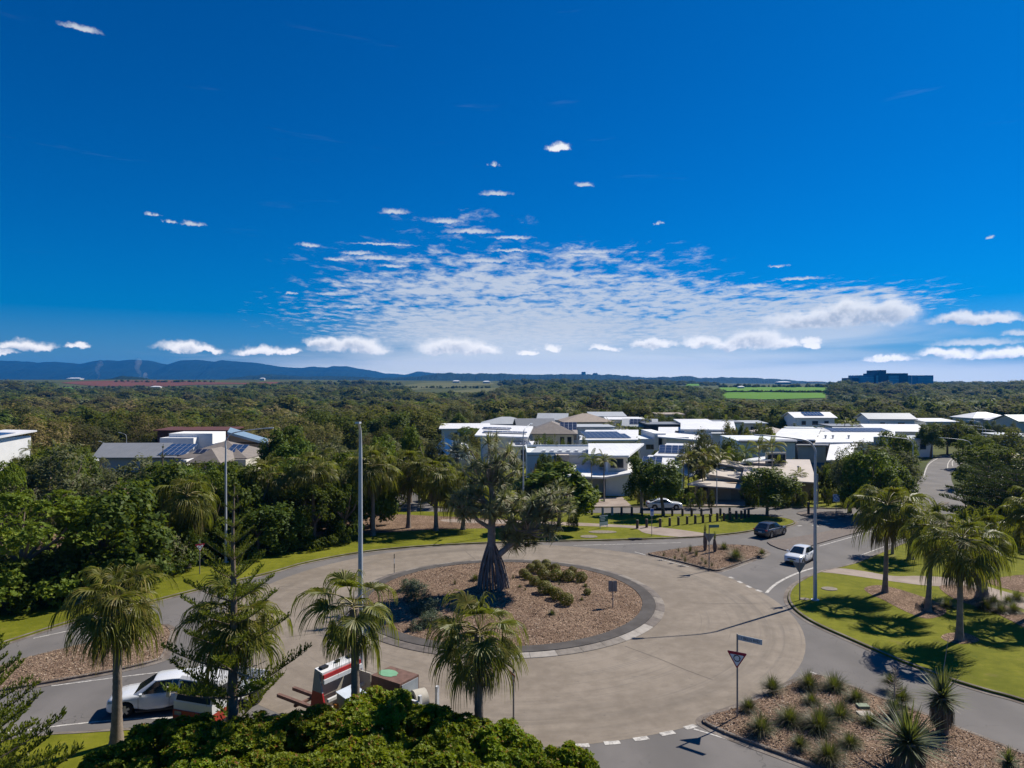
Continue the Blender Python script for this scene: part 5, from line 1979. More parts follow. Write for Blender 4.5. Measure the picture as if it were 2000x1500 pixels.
# ------------------------------------------------------------------ bollards
TIMB = M('bollard_timber', (.085, .062, .048), .85, var=.35, scale=4, bmp=.4)
TIMBP = M('bollard_pale', (.42, .40, .36), .8, var=.2, scale=4)
TOPM = M('bollard_top', (.20, .16, .125), .8, var=.3, scale=5)
mb = MB()
mb.tube([(0, 0, -.1), (0, 0, .5), (0, 0, .96)], [.155, .155, .15], 12)
BOLM = mb.mesh('post', TIMB)
BOLP = mb.mesh('post', TIMBP)
mb = MB()
mb.tube([(0, 0, .955), (0, 0, 1.0), (0, 0, 1.025)], [.152, .150, .11], 12)
BTOP = mb.mesh('post_cap', TOPM)
front = [(1244.7, 1032.5), (1263, 1030.5), (1289.5, 1029.5), (1308, 1027.5), (1325, 1026), (1342, 1024), (1358, 1022.8), (1373, 1021.5), (1387, 1020), (1401, 1018.5), (1414, 1017), (1426, 1015.5), (1438, 1014.2), (1448, 1013), (1455, 1011.8), (1462, 1010.5)]
back = [(1156, 1005.5), (1177, 1006), (1195.5, 1006.3), (1214, 1006.5), (1234, 1007), (1254, 1007.3), (1294, 1007.7), (1313, 1007.8), (1333, 1008), (1351, 1008), (1370, 1008), (1389, 1008), (1407, 1007.5), (1425, 1007)]
for i, (x_, y_) in enumerate(front + back):
    inf = i < len(front)
    pale = not inf and i - len(front) in (1, 2)
    if i == 0:
        lb, gp = 'timber bollard at the left end of the front row, on the footpath', None
    elif i == 1:
        lb, gp = 'second timber bollard of the front row, at the back edge of the footpath', None
    elif pale:
        lb, gp = ('left' if i - len(front) == 1 else 'right') + ' one of the two pale bollards along the side street', 'bollards along the side street'
    else:
        lb, gp = (ORD[i] + ' timber bollard from the left in the front row across the lawn', 'bollards of the front row') if inf else (ORD[i - len(front)] + ' timber bollard from the left in the row along the side street', 'bollards along the side street')
    s_ = rf.uniform(.96, 1.05)
    t = thing('bollard', lb, 'bollard', P(x_, y_, .12), rf.uniform(0, 6), gp)
    link('post', BOLP if pale else BOLM, t, scale=(s_, s_, s_))
    link('post_cap', BTOP, t, scale=(s_, s_, s_))

mb = MB()
mb.box(-.75, .75, -.12, .3, -.05, .06)
tag(mb.build('storm_drain', M('drain_iron', (.03, .03, .03), .8), loc=P(1241, 1052.5, .12), rot=(0, 0, .05)), 'black storm drain inlet at the kerb of the far lawn', 'storm drain')

# ------------------------------------------------------------------ signs
SWHITE = M('sign_white', (.70, .71, .70), .45, var=.04)
SRED = M('sign_red', (.33, .008, .032), .45, var=.06)
SBLACK = M('sign_black', (.014, .014, .018), .5, var=.05)
SBACK = M('sign_back', (.22, .22, .225), .5, .4, .4, var=.15)
SBLUE = M('sign_blue', (.03, .13, .42), .45, var=.05)
STEAL = M('sign_teal', (.08, .19, .18), .45, var=.05)
SGREEN = M('sign_green', (.012, .11, .085), .45, var=.05)
POST = M('sign_post', (.24, .225, .215), .5, .3, .4, var=.15)


def text_part(name, s, size, mat, parent, loc, rot, ext=.004, sx=1.0):
    cu = bpy.data.curves.new(name, 'FONT')
    cu.body = s
    cu.size = size
    cu.align_x = 'CENTER'
    cu.align_y = 'CENTER'
    cu.extrude = ext
    tmp = bpy.data.objects.new(name, cu)
    COL.objects.link(tmp)
    me = bpy.data.meshes.new_from_object(tmp.evaluated_get(bpy.context.evaluated_depsgraph_get()))
    bpy.data.objects.remove(tmp)
    me.materials.clear()
    me.materials.append(mat)
    return link(name, me, parent, loc, rot, (sx, 1, 1))


def ring_part(name, parent, r, w, mat, loc, segs, gap=.35, ext=.01):
    """roundabout symbol: SEGS arrows chasing each other round a circle, in the X-Z plane facing -Y"""
    for s_ in range(segs):
        mb = MB()
        a0_, a1_ = 2 * math.pi * s_ / segs + gap / 2, 2 * math.pi * (s_ + 1) / segs - gap / 2
        N = 8
        vs_ = []
        for i in range(N + 1):
            a = a0_ + (a1_ - a0_) * i / N
            vs_ += [((r - w / 2) * math.cos(a), 0, (r - w / 2) * math.sin(a)), ((r + w / 2) * math.cos(a), 0, (r + w / 2) * math.sin(a))]
        mb.add(vs_, [(2 * i, 2 * i + 1, 2 * i + 3, 2 * i + 2) for i in range(N)])
        a = a0_
        mb.add([((r - w * 1.3) * math.cos(a), 0, (r - w * 1.3) * math.sin(a)), ((r + w * 1.3) * math.cos(a), 0, (r + w * 1.3) * math.sin(a)), (r * math.cos(a - .42), 0, r * math.sin(a - .42))], [(0, 1, 2)])
        mb.build(name, mat, parent, loc=loc)


def tri(s, y0, y1, mi=0):
    """inverted triangle plate, side S, in the X-Z plane with its lower tip at the origin"""
    h = s * .866
    c = .05 * s
    pts = [(-c * .6, c), (c * .6, c), (s / 2 - c * .3, h - c), (s / 2 - c, h), (-s / 2 + c, h), (-s / 2 + c * .3, h - c)]
    mb = MB()
    n = len(pts)
    mb.add([(x, y0, z) for x, z in pts] + [(x, y1, z) for x, z in pts], [tuple(range(n)), tuple(range(2 * n - 1, n - 1, -1))] + [(i, n + i, n + (i + 1) % n, (i + 1) % n) for i in range(n)], mi)
    return mb


def giveway(p, post, side, tipz, yaw, label, front=True, blade=None):
    t = thing('give_way_sign', label, 'road sign', p)
    mb = MB()
    mb.tube([(0, 0, -.2), (0, 0, post)], .045, 8)
    mb.build('post', POST, t)
    f = link('sign_panel', None, t, (0, 0, tipz), (0, 0, yaw))
    tri(side, -.075, -.055).build('back_plate', SBACK, f)
    if front:
        tri(side, -.081, -.0755).build('red_border', SRED, f)
        o = tri(side * .70, -.086, -.0815).build('white_face', SWHITE, f)
        o.location = (0, 0, side * .11)
        ring_part('arrow', f, side * .155, side * .045, SBLACK, (0, -.0885, side * .535), 3)
    else:
        mb = MB()
        mb.box(-side * .3, side * .3, -.054, -.03, side * .55, side * .62)
        mb.build('bracket', SBACK, f)
    if blade:
        b = link('street_name', None, t, (0, 0, post - .16), (0, 0, blade[1]))
        mb = MB()
        mb.box(.03, blade[2], -.012, .012, -.13, .13)
        mb.build('blade', blade[3], b)
        if blade[0]:
            text_part('lettering', blade[0], .19, SBLACK, b, ((blade[2] + .05) / 2, -.016, -.005), (R(90), 0, 0), .002, .92)
    return t


giveway(P(1440, 1398, .30), zat(1238, P(1440, 1398, .3).y) - .3, .98, zat(1305, P(1440, 1398, .3).y) - .3, R(-30), 'give way sign with roundabout symbol and street name blade on the near right island', True, ('1 BELLS BVD', R(-38), 1.25, M('blade_pale', (.42, .47, .50), .5, var=.05)))
giveway(P(390, 1121, .13), 3.05, .85, 1.95, R(42), 'small give way sign facing left on the far lawn beside the palm skirt', True)
giveway(P(1562, 1172, .14), zat(1088, P(1562, 1172).y) - .14, 1.0, 2.05, R(172), 'grey back of a give way sign in front of the white hatchback', False)
giveway(P(1385, 1107, .35), zat(1019, P(1385, 1107).y) - .35, 1.0, 2.15, R(168), 'grey back of a give way sign with a teal blade on the far island', False, (None, R(8), .95, STEAL))
giveway(P(1003, 1420, .12), 3.3, .8, 2.0, R(-68), 'red and white give way sign seen nearly edge on right of the broad palm', True)
# grey board back on the island
q = PI_(1197, 1186)
t = thing('chevron_sign', 'grey back of a square sign on the bare slope of the island', 'road sign', q)
mb = MB()
mb.tube([(0, 0, -.2), (0, 0, 1.95)], .04, 8)
mb.build('post', POST, t)
mb = MB()
mb.box(-.32, .32, .05, .075, 1.15, 1.95)
mb.build('board', SBACK, t)
for z_ in (1.3, 1.75):
    mb = MB()
    mb.box(-.3, .3, .03, .05, z_, z_ + .05)
    mb.build('bracket', POST, t)
# estate sign
q = P(1179, 1031, .13)
t = thing('estate_sign', 'green and white property sign on two short legs in the far lawn', 'sign', q, R(28))
for x_ in (-.5, .5):
    mb = MB()
    mb.box(x_ - .03, x_ + .03, .0, .04, -.1, .5)
    mb.build('leg', SWHITE, t)
MB().box(-.6, .6, -.02, .0, .28, 1.45).build('board', SWHITE, t)
MB().box(-.6, .6, -.026, -.0205, .72, 1.36).build('green_field', SGREEN, t)
for j, (a, b) in enumerate(((-.50, .15), (-.50, .22), (-.46, .12))):
    MB().box(a, b, -.032, -.0265, 1.18 - j * .17, 1.27 - j * .17).build('text_line', SWHITE, t)
# parking sign and shared path sign
q = P(1273, 1047, .13)
t = thing('parking_sign', 'narrow white and blue sign on a thin post between the bollard rows', 'road sign', q, R(20))
hh = zat(993, q.y) - q.z
mb = MB()
mb.tube([(0, 0, -.2), (0, 0, hh)], .035, 8)
mb.build('post', POST, t)
MB().box(-.22, .22, -.06, -.04, hh - .82, hh).build('panel', SWHITE, t)
MB().box(-.20, .20, -.066, -.0605, hh - .36, hh - .04).build('blue_field', SBLUE, t)
for j in range(3):
    MB().box(-.15, .15, -.066, -.0605, hh - .50 - j * .11, hh - .45 - j * .11).build('text_line', SBLUE, t)
q = P(1633, 1009, .12)
t = thing('speed_sign', 'white square sign with a blue ring on the small splitter island', 'road sign', q)
hh = zat(965, q.y) - q.z
mb = MB()
mb.tube([(0, 0, -.2), (0, 0, hh)], .04, 8)
mb.build('post', POST, t)
MB().box(-.42, .42, -.07, -.05, hh - .95, hh).build('panel', SWHITE, t)
mb = MB()
sweep(mb, circ((0, 0), .31, 28), [(0, 0), (-.085, 0)], 0, True)
mb.build('ring', SBLUE, t, loc=(0, -.073, hh - .47), rot=(R(90), 0, 0))
mb = MB()
mb.box(-.30, .30, -.003, .003, -.04, .04)
mb.build('bar', SBLUE, t, loc=(0, -.076, hh - .47), rot=(0, R(45), 0))
q = P(1579, 1003, .12)
t = tag(MB().box(-.12, .12, -.12, .12, -.1, 1.5).build('marker_post', TIMB, loc=q), 'short brown post at the left end of the splitter island', 'post')
q = P(770, 1118, .1)
t = thing('marker_post', 'thin striped marker post behind the middle palm at the edge of the island', 'post', q)
for j in range(4):
    mb = MB()
    mb.tube([(0, 0, -.05 + j * .43), (0, 0, -.05 + j * .43 + .43)], .035, 8)
    mb.build('band', [SWHITE, BLACKP][j % 2] if j else POST, t)
mb = MB()
mb.tube([(0, 0, 0), (0, 0, 5.4)], .06, 8)
tag(mb.build('pole', GALV, loc=P(1400, 990, .1)), 'plain thin pole beside the driveway of the sail roofed house', 'pole')
mb = MB()
mb.tube([(0, 0, 0), (0, 0, 4.6)], .07, 8)
tag(mb.build('pole', GALV, loc=P(1597, 992, .1)), 'plain pole right of the round street tree', 'pole')
# ------------------------------------------------------------------ houses
HW = M('render_white', (.80, .79, .76), .75, var=.05, scale=.6)
HC = M('render_cream', (.66, .60, .50), .8, var=.07, scale=.6)
HB = M('render_pale_blue', (.66, .70, .71), .8, var=.06, scale=.6)
HD = M('cladding_dark', (.055, .06, .07), .7, var=.15)
HG = M('render_grey', (.48, .46, .46), .8, var=.08, scale=.6)
HBLUE = M('wall_blue', (.03, .17, .30), .7, var=.1)
HSTONE = M('stone_block', (.42, .36, .30), .9, var=.22, scale=2.2, bmp=.4)
HTAN = M('wall_tan', (.36, .26, .17), .8, var=.12)
def ribbed(name, col, rough=.5):
    """metal sheet roof: ribs, sheet laps and weathering"""
    m, g = new_mat(name)
    p = g.add('ShaderNodeTexCoord').outputs['Object']
    w = g.add('ShaderNodeTexWave', bands_direction='X', wave_profile='SAW')
    g.put(w.inputs['Vector'], p)
    w.inputs['Scale'].default_value = .42
    w.inputs['Distortion'].default_value = 0
    n = g.noise(p, .35, 5, .65)
    f = g.noise(p, 3, 4, .7)
    st = g.noise(g.v('MULTIPLY', p, (3.0, .15, 1)), 1.0, 3, .6)
    c = g.mix(g.rng(n, .35, .68, 0, .5), col, tuple(k * .80 for k in col))
    c = g.mix(g.rng(st, .5, .72, 0, .35), c, tuple(k * .70 for k in col))
    c = g.mix(g.rng(w.outputs['Fac'], .88, 1.0, 0, .45), c, tuple(k * .55 for k in col))
    out(g, principled(g, c, rough, .0, .4, bump(g, g.m('ADD', w.outputs['Fac'], g.m('MULTIPLY', f, .2)), .25, .03)))
    return m


RW = ribbed('roof_white', (.80, .79, .77))
RPALE = ribbed('roof_pale_grey', (.46, .475, .475))
RGREY = ribbed('roof_grey', (.22, .225, .23))
RBROWN = M('roof_brown', (.21, .18, .155), .7, 0, .3, var=.15, scale=1.2)
RBEIGE = M('roof_beige', (.46, .40, .345), .7, 0, .3, var=.08, scale=.6)
RTAN = M('roof_tan', (.34, .28, .225), .75, 0, .3, var=.12, scale=1)
RRED = M('roof_red_brown', (.115, .045, .035), .7, 0, .3, var=.15)
RBLU = M('roof_blue_metal', (.30, .40, .46), .35, .3, .5, var=.1)
WGL = M('window_glass', (.02, .03, .045), .08, 0, .8, var=.1)
WFR = M('window_frame', (.10, .10, .11), .5)
DOORG = M('garage_door', (.42, .33, .235), .6, var=.08)
SOL = M('solar_cell', (.018, .021, .038), .3, .1, .7, var=.12)
SOLB = M('solar_cell_blue', (.03, .06, .13), .16, .1, .7, var=.12)
SFR = M('solar_frame', (.45, .45, .47), .4, .4)
_SP = {}


def solar_mesh(mt, key, w, l):
    if (key, w, l) not in _SP:
        mb = MB()
        mb.box(-w / 2, w / 2, -l / 2, l / 2, 0, .035, 1)
        mb.quad((-w / 2 + .03, -l / 2 + .03, .037), (w / 2 - .03, -l / 2 + .03, .037), (w / 2 - .03, l / 2 - .03, .037), (-w / 2 + .03, l / 2 - .03, .037), 0)
        _SP[key, w, l] = mb.mesh('solar_panel', [mt, SFR])
    return _SP[key, w, l]


HOUSES = []
HSHORT = []


class House:
    def __init__(s, name, label, px, Y, rz=0.0, cat='house', z=0.0, foot=(12, 12), group=None):
        s.t = thing(name, label, cat, (X(px, Y), Y, z), rz, group)
        s.rz = rz
        HOUSES.append((X(px, Y), Y, rz, foot))
        sh = label
        for w_ in (' behind ', ' in the ', ' right of', ' left of', ' beside ', ' on the ', ' among ', ' at the ', ' over ', ' above ', ' between '):
            sh = sh.split(w_)[0]
        HSHORT.append(' '.join(sh.split()[:9]))

    def wall(s, mat, x0, x1, y0, y1, z0, z1, name='wall'):
        return MB().box(x0, x1, y0, y1, z0, z1).build(name, mat, s.t)

    def roof(s, mat, pts, th=.22, name='roof'):
        return MB().slab(pts, th).build(name, mat, s.t)

    def flat(s, mat, x0, x1, y0, y1, z, over=.5, th=.25, dz=0.0, dzx=0.0):
        x0, x1, y0, y1 = x0 - over, x1 + over, y0 - over, y1 + over
        return s.roof(mat, [(x0, y0, z), (x1, y0, z + dzx), (x1, y1, z + dz + dzx), (x0, y1, z + dz)], th)

    def hip(s, mat, x0, x1, y0, y1, z, rise, over=.5):
        x0, x1, y0, y1 = x0 - over, x1 + over, y0 - over, y1 + over
        w, d = x1 - x0, y1 - y0
        k = min(w, d) / 2
        if w >= d:
            a, b = (x0 + k, (y0 + y1) / 2, z + rise), (x1 - k, (y0 + y1) / 2, z + rise)
        else:
            a, b = ((x0 + x1) / 2, y0 + k, z + rise), ((x0 + x1) / 2, y1 - k, z + rise)
        v = [(x0, y0, z), (x1, y0, z), (x1, y1, z), (x0, y1, z), a, b]
        f = [(0, 1, 5, 4), (1, 2, 5), (2, 3, 4, 5), (3, 0, 4)] if w >= d else [(0, 1, 4), (1, 2, 5, 4), (2, 3, 5), (3, 0, 4, 5)]
        mb = MB()
        mb.add(v + [(x, y, z - .2) for x, y, _ in v[:4]], f + [(0, 6, 7, 1), (1, 7, 8, 2), (2, 8, 9, 3), (3, 9, 6, 0), (9, 8, 7, 6)])
        return mb.build('roof', mat, s.t)

    def gable(s, mat, x0, x1, y0, y1, z, rise, over=.5, wallm=None, alongx=True):
        x0, x1, y0, y1 = x0 - over, x1 + over, y0 - over, y1 + over
        if alongx:
            m = (y0 + y1) / 2
            s.roof(mat, [(x0, y0, z), (x1, y0, z), (x1, m, z + rise), (x0, m, z + rise)], .18)
            s.roof(mat, [(x0, m, z + rise), (x1, m, z + rise), (x1, y1, z), (x0, y1, z)], .18)
            tri_ = [[(x, y0 + over, z - .2), (x, y1 - over, z - .2), (x, m, z + rise - .2)] for x in (x0 + over, x1 - over)]
        else:
            m = (x0 + x1) / 2
            s.roof(mat, [(x0, y0, z), (m, y0, z + rise), (m, y1, z + rise), (x0, y1, z)], .18)
            s.roof(mat, [(m, y0, z + rise), (x1, y0, z), (x1, y1, z), (m, y1, z + rise)], .18)
            tri_ = [[(x0 + over, y, z - .2), (x1 - over, y, z - .2), (m, y, z + rise - .2)] for y in (y0 + over, y1 - over)]
        if wallm:
            for q in tri_:
                mb = MB()
                mb.add(q, [(0, 1, 2)])
                mb.build('gable_wall', wallm, s.t)

    def parapet(s, mat, x0, x1, y0, y1, z, h=.5, th=.22):
        for b in ((x0, x1, y0, y0 + th), (x0, x1, y1 - th, y1), (x0, x0 + th, y0 + th, y1 - th), (x1 - th, x1, y0 + th, y1 - th)):
            MB().box(*b, z, z + h).build('parapet', mat, s.t)

    def win(s, x, y, z, w, h, side='F', glass=WGL, frame=WFR):
        """window on a wall facing the viewer (F), or to the left/right (L/R)"""
        dv = .035
        mb, gb = MB(), MB()
        fr = .07
        def bx(m, a0_, a1_, z0, z1, d0, d1):
            if side == 'F':
                m.box(a0_, a1_, y - d1, y - d0, z0, z1)
            else:
                sg = 1 if side == 'R' else -1
                m.box(min(x + sg * d0, x + sg * d1), max(x + sg * d0, x + sg * d1), a0_, a1_, z0, z1)
        c = x if side == 'F' else y
        for a0_, a1_, z0, z1 in ((c - w / 2, c + w / 2, z, z + fr), (c - w / 2, c + w / 2, z + h - fr, z + h), (c - w / 2, c - w / 2 + fr, z + fr, z + h - fr), (c + w / 2 - fr, c + w / 2, z + fr, z + h - fr)):
            bx(mb, a0_, a1_, z0, z1, -.02, .06)
        if w > 1.6:
            bx(mb, c - .035, c + .035, z + fr, z + h - fr, -.02, .055)
        o = mb.build('window', frame, s.t)
        bx(gb, c - w / 2 + fr, c + w / 2 - fr, z + fr, z + h - fr, -.01, .015)
        gb.build('pane', glass, o)

    def solar(s, o, ux, uy, nx, ny, mt=SOL, key='d', w=1.02, l=1.68, gap=.03):
        """rows of panels on a roof plane: origin corner and the plane's two directions"""
        ux, uy = Vector(ux).normalized(), Vector(uy).normalized()
        nz = ux.cross(uy).normalized()
        uy = nz.cross(ux)
        mt_ = Matrix((ux, uy, nz)).transposed()
        me = solar_mesh(mt, key, w, l)
        for i in range(nx):
            for j in range(ny):
                p = Vector(o) + ux * ((i + .5) * (w + gap)) + uy * ((j + .5) * (l + gap)) + nz * .06
                link('solar_panel', me, s.t, p, mt_.to_euler())

    def vent(s, x, y, z, r=.18, h=.5):
        mb = MB()
        mb.tube([(x, y, z - .3), (x, y, z + h)], r * .6, 8)
        mb.tube([(x, y, z + h * .6), (x, y, z + h)], r, 8)
        mb.build('roof_vent', STEEL, s.t)


def dX(p0, p1, Y):
    return (p1 - p0) * Y / F


# -- row nearest the side street
h = House('house', 'white house with a big white sloping roof and white garage front tinted for shade', 1150, 108, 0, foot=(12, 16))
Y = 108
a = lambda p, y=0, p0=1150: (p - 1000) * (Y + y) / F - X(p0, Y)
h.wall(HB, a(1183, -1), a(1233, -1), -1, 9, 0, 3.4, 'garage_wall')  # white wall and door; the blue grey of their shade is in the colour
h.wall(HB, a(1187, -1.04), a(1222, -1.04), -1.04, -.98, .05, 2.5, 'garage_door')
h.roof(RW, [(a(1100, -2.0), -2.0, 3.35), (a(1180, -2.6), -2.6, 3.15), (a(1236, -1.6), -1.6, 3.75), (a(1236, 9.5), 9.5, 4.1), (a(1100, 9.5), 9.5, 3.9)], .28)
h.wall(HW, a(1100, 2), a(1183, 2), 2, 9, 0, 3.2)
h.wall(HC, a(1183, 1.2), a(1226, 1.2), 1.2, 12, 3.4, 5.9)
h.wall(HW, a(1184, .7), a(1188, .7), .7, 1.5, 3.4, 6.0, 'column')
h.wall(HG, a(1170, 3.2), a(1183, 3.2), 3.2, 12, 3.6, 6.1)
h.roof(RW, [(a(1183, .2), .2, 6.1), (a(1228, .2), .2, 6.1), (a(1258, 17), 17, 6.55), (a(1149, 17), 17, 6.55), (a(1149, 2.2), 2.2, 6.15), (a(1183, 2.2), 2.2, 6.1)], .3)
h.win(a(1205, 1.2), 1.2, 4.1, 2.0, 1.4)
h.win(a(1176, 3.2), 3.2, 4.0, .9, 1.9)

h = House('house', 'pale blue flat roofed house with a stone block and an arched window', 1085, 116, R(0), foot=(14, 14))
Y = 116
a = lambda p, y=0, p0=1085: (p - 1000) * (Y + y) / F - X(p0, Y)
h.wall(HB, a(1030, 0), a(1082, 0), 0, 13, 0, 5.35)
h.wall(HB, a(1112, 1), a(1180, 1), 1, 13, 0, 5.35)
h.roof(RPALE, [(a(1030, -.2), -.2, 5.45), (a(1180, .9), .9, 5.45), (a(1182, 15), 15, 5.55), (a(1050, 15), 15, 5.55)], .2)
h.parapet(HB, a(1029, -.2), a(1181, -.2), -.2, 14.5, 5.45, .4)
h.wall(HSTONE, a(1086, -2.2), a(1112, -2.2), -2.2, .98, 0, 5.6, 'stone_block')
h.wall(HTAN, a(1045, -.2), a(1084, -.2), -.2, -.02, 2.6, 4.0, 'screen')
mb = MB()                                   # arched window
r_ = .85
pts = [(-r_, 0), (r_, 0), (r_, .9)] + [(r_ * math.cos(k * math.pi / 10), .9 + r_ * math.sin(k * math.pi / 10)) for k in range(1, 10)] + [(-r_, .9)]
mb.add([(x, -2.25, z) for x, z in pts], [tuple(range(len(pts)))])
mb.build('arched_window', WGL, h.t, loc=(a(1098, 0), 0, 3.0))
for k in range(6):
    h.wall(RW, a(1060 + k * 16, 4), a(1066 + k * 16, 4), 4, 5.5, 5.56, 5.8, 'skylight')
h.roof(RW, [(a(1085, -4), -4, 3.1), (a(1150, -3), -3, 3.1), (a(1150, 1), 1, 3.4), (a(1085, 1), 1, 3.4)], .25)

h = House('house', 'white gabled house with two big fields of solar panels above the street trees', 1295, 111, R(-14), foot=(13, 13))
Y = 111
a = lambda p, y=0, p0=1295: (p - 1000) * (Y + y) / F - X(p0, Y)
h.wall(HB, a(1250, 0), a(1335, 0), 0, 12, 0, 3.9)
rz_ = lambda y: 4.1 + (y + .8) * .17
for (x0, x1, y0, y1, dz) in ((1246, 1300, -1.2, 6.0, 0), (1262, 1345, 4.8, 13, .25)):
    h.roof(RW, [(a(x0, y0), y0, rz_(y0) + dz), (a(x1, y0), y0, rz_(y0) + dz), (a(x1 + 4, y1), y1, rz_(y1) + dz), (a(x0 + 4, y1), y1, rz_(y1) + dz)], .25)
h.solar((a(1254, -.4), -.4, rz_(-.4) + .03), (1, 0, 0), (0, 1, .17), 3, 3, w=1.02, l=1.68)
h.solar((a(1268, 6.2), 6.2, rz_(6.2) + .28), (1, 0, 0), (0, 1, .17), 5, 3)
h.roof(RW, [(a(1300, -1.2), -1.2, 4.1), (a(1345, .8), .8, 2.6), (a(1348, 7), 7, 2.9), (a(1304, 5), 5, 5.0)], .2)

h = House('house', 'beige house with three stepped sail shaped roofs over its garage', 1400, 102, R(-4), foot=(13, 14))
Y = 102
a = lambda p, y=0, p0=1400: (p - 1000) * (Y + y) / F - X(p0, Y)
h.wall(HTAN, a(1360, 1.5), a(1460, 1.5), 1.5, 3, 0, 2.6)
MB().box(a(1385, 1.42), a(1426, 1.42), 1.42, 1.48, .05, 2.4).build('garage_door', DOORG, h.t)
for k in range(5):
    MB().box(a(1385, 1.40), a(1426, 1.40), 1.40, 1.425, .08 + k * .47, .08 + k * .47 + .42).build('door_panel', DOORG, h.t)
h.wall(HC, a(1392, 5), a(1450, 5), 5, 12, 0, 3.5)
def sail(m, pts_f, pts_b, th=.18):
    n_ = len(pts_f)
    mb = MB()
    top = [Vector(p) for p in pts_f] + [Vector(p) for p in pts_b]
    bot = [p - Vector((0, 0, th)) for p in top]
    mb.add(top + bot, [(i, i + 1, n_ + i + 1, n_ + i) for i in range(n_ - 1)] + [(2 * n_ + n_ + i, 2 * n_ + n_ + i + 1, 2 * n_ + i + 1, 2 * n_ + i) for i in range(n_ - 1)] +
           [(i, 2 * n_ + i, 2 * n_ + i + 1, i + 1) for i in range(n_ - 1)] + [(n_ + i + 1, 3 * n_ + i + 1, 3 * n_ + i, n_ + i) for i in range(n_ - 1)] + [(0, n_, 3 * n_, 2 * n_), (n_ - 1, 3 * n_ - 1, 4 * n_ - 1, 2 * n_ - 1)])
    return mb.build('roof', m, h.t)
sail(RBEIGE, [(a(1344, -1.2), -1.2, 2.75), (a(1372, -1.1), -1.1, 2.55), (a(1405, -1.2), -1.2, 2.4), (a(1446, -1.4), -1.4, 2.25)], [(a(1358, 2.5), 2.5, 2.75), (a(1376, 4.5), 4.5, 3.0), (a(1408, 4.6), 4.6, 2.9), (a(1446, 4.2), 4.2, 2.6)])
sail(RBEIGE, [(a(1380, 2.6), 2.6, 3.7), (a(1410, 2.6), 2.6, 3.4), (a(1442, 2.4), 2.4, 3.0)], [(a(1392, 7.5), 7.5, 4.0), (a(1420, 7.8), 7.8, 3.7), (a(1446, 8), 8, 3.5)])
sail(RBEIGE, [(a(1396, 7.5), 7.5, 4.8), (a(1425, 7.6), 7.6, 4.4), (a(1450, 7.6), 7.6, 4.0)], [(a(1402, 11.5), 11.5, 5.0), (a(1430, 11.8), 11.8, 4.7), (a(1452, 12), 12, 4.4)])
h.wall(HC, a(1383, 3.2), a(1440, 3.2), 3.2, 7, 2.6, 3.3)
h.wall(HC, a(1400, 8), a(1446, 8), 8, 11, 3.5, 4.2)
sail(RW, [(a(1436, 9.5), 9.5, 4.6), (a(1470, 9.8), 9.8, 5.0), (a(1500, 10), 10, 5.1)], [(a(1440, 12.5), 12.5, 4.9), (a(1475, 13), 13, 5.3), (a(1500, 13.5), 13.5, 5.4)])
h.win(a(1372, 1.5), 1.5, .9, 1.4, 1.2)

h = House('house', 'low house with a wide pinkish beige flat roof right of the round street tree', 1530, 103, R(2), foot=(14, 16))
Y = 103
a = lambda p, y=0, p0=1530: (p - 1000) * (Y + y) / F - X(p0, Y)
h.wall(HTAN, a(1470, 0), a(1590, 0), 0, 16, 0, 3.0)
sail(RBEIGE, [(a(1448, -1.5), -1.5, 3.9), (a(1490, -2.6), -2.6, 3.7), (a(1545, -3.4), -3.4, 3.4), (a(1594, -3.6), -3.6, 3.2)], [(a(1462, 14), 14, 4.5), (a(1495, 15), 15, 4.5), (a(1545, 15.5), 15.5, 4.4), (a(1590, 16), 16, 4.3)])
h.wall(HC, a(1500, 9), a(1540, 9), 9, 9.3, 4.2, 6.2, 'screen_wall')
for k in range(5):
    h.win(a(1507 + k * 7, 9), 9.0, 4.5, .55, 1.4)
h.vent(a(1562, 5), 5, 4.0)

h = House('house', 'large white roofed building with a tall plain pale wall and a long solar strip', 1560, 133, R(-3), foot=(26, 24))
Y = 133
a = lambda p, y=0, p0=1560: (p - 1000) * (Y + y) / F - X(p0, Y)
h.wall(HB, a(1448, 0), a(1553, 0), 0, 16, 0, 6.2)
h.roof(RGREY, [(a(1444, -.5), -.5, 6.3), (a(1556, -.7), -.7, 6.3), (a(1556, 1.6), 1.6, 6.4), (a(1444, 1.6), 1.6, 6.4)], .25, 'roof_edge')
h.wall(HG, a(1558, 1.0), a(1611, 1.0), 1.0, 16, 0, 5.4)
h.wall(SBLUE if 0 else M('pool_wall', (.05, .14, .30), .6), a(1566, .9), a(1611, .9), .9, .98, .6, 2.2, 'blue_panel')
h.roof(RGREY, [(a(1555, .3), .3, 5.55), (a(1616, .3), .3, 5.55), (a(1616, 2), 2, 5.65), (a(1555, 2), 2, 5.65)], .2, 'roof_edge')
h.roof(RW, [(a(1503, 2), 2, 6.45), (a(1590, 2), 2, 6.45), (a(1590, 24), 24, 7.2), (a(1515, 24), 24, 7.2)], .25)
h.roof(RW, [(a(1590, 2.2), 2.2, 5.9), (a(1700, 4), 4, 5.9), (a(1690, 22), 22, 6.6), (a(1590, 22), 22, 6.6)], .25)
h.roof(RW, [(a(1618, -8), -8, 3.6), (a(1660, -7), -7, 3.6), (a(1672, 3), 3, 5.6), (a(1618, 3), 3, 5.6)], .25)
h.wall(HW, a(1620, 3), a(1690, 3), 3, 20, 0, 5.6)
h.roof(RW, [(a(1603, 15), 15, 6.1), (a(1735, 15), 15, 6.1), (a(1728, 27), 27, 7.3), (a(1610, 27), 27, 7.3)], .3)
h.wall(HW, a(1608, 16), a(1728, 16), 16, 26, 3, 5.85)
h.solar((a(1613, 20.5), 20.5, 6.68), (1, 0, 0), (0, 1, .10), 12, 3)
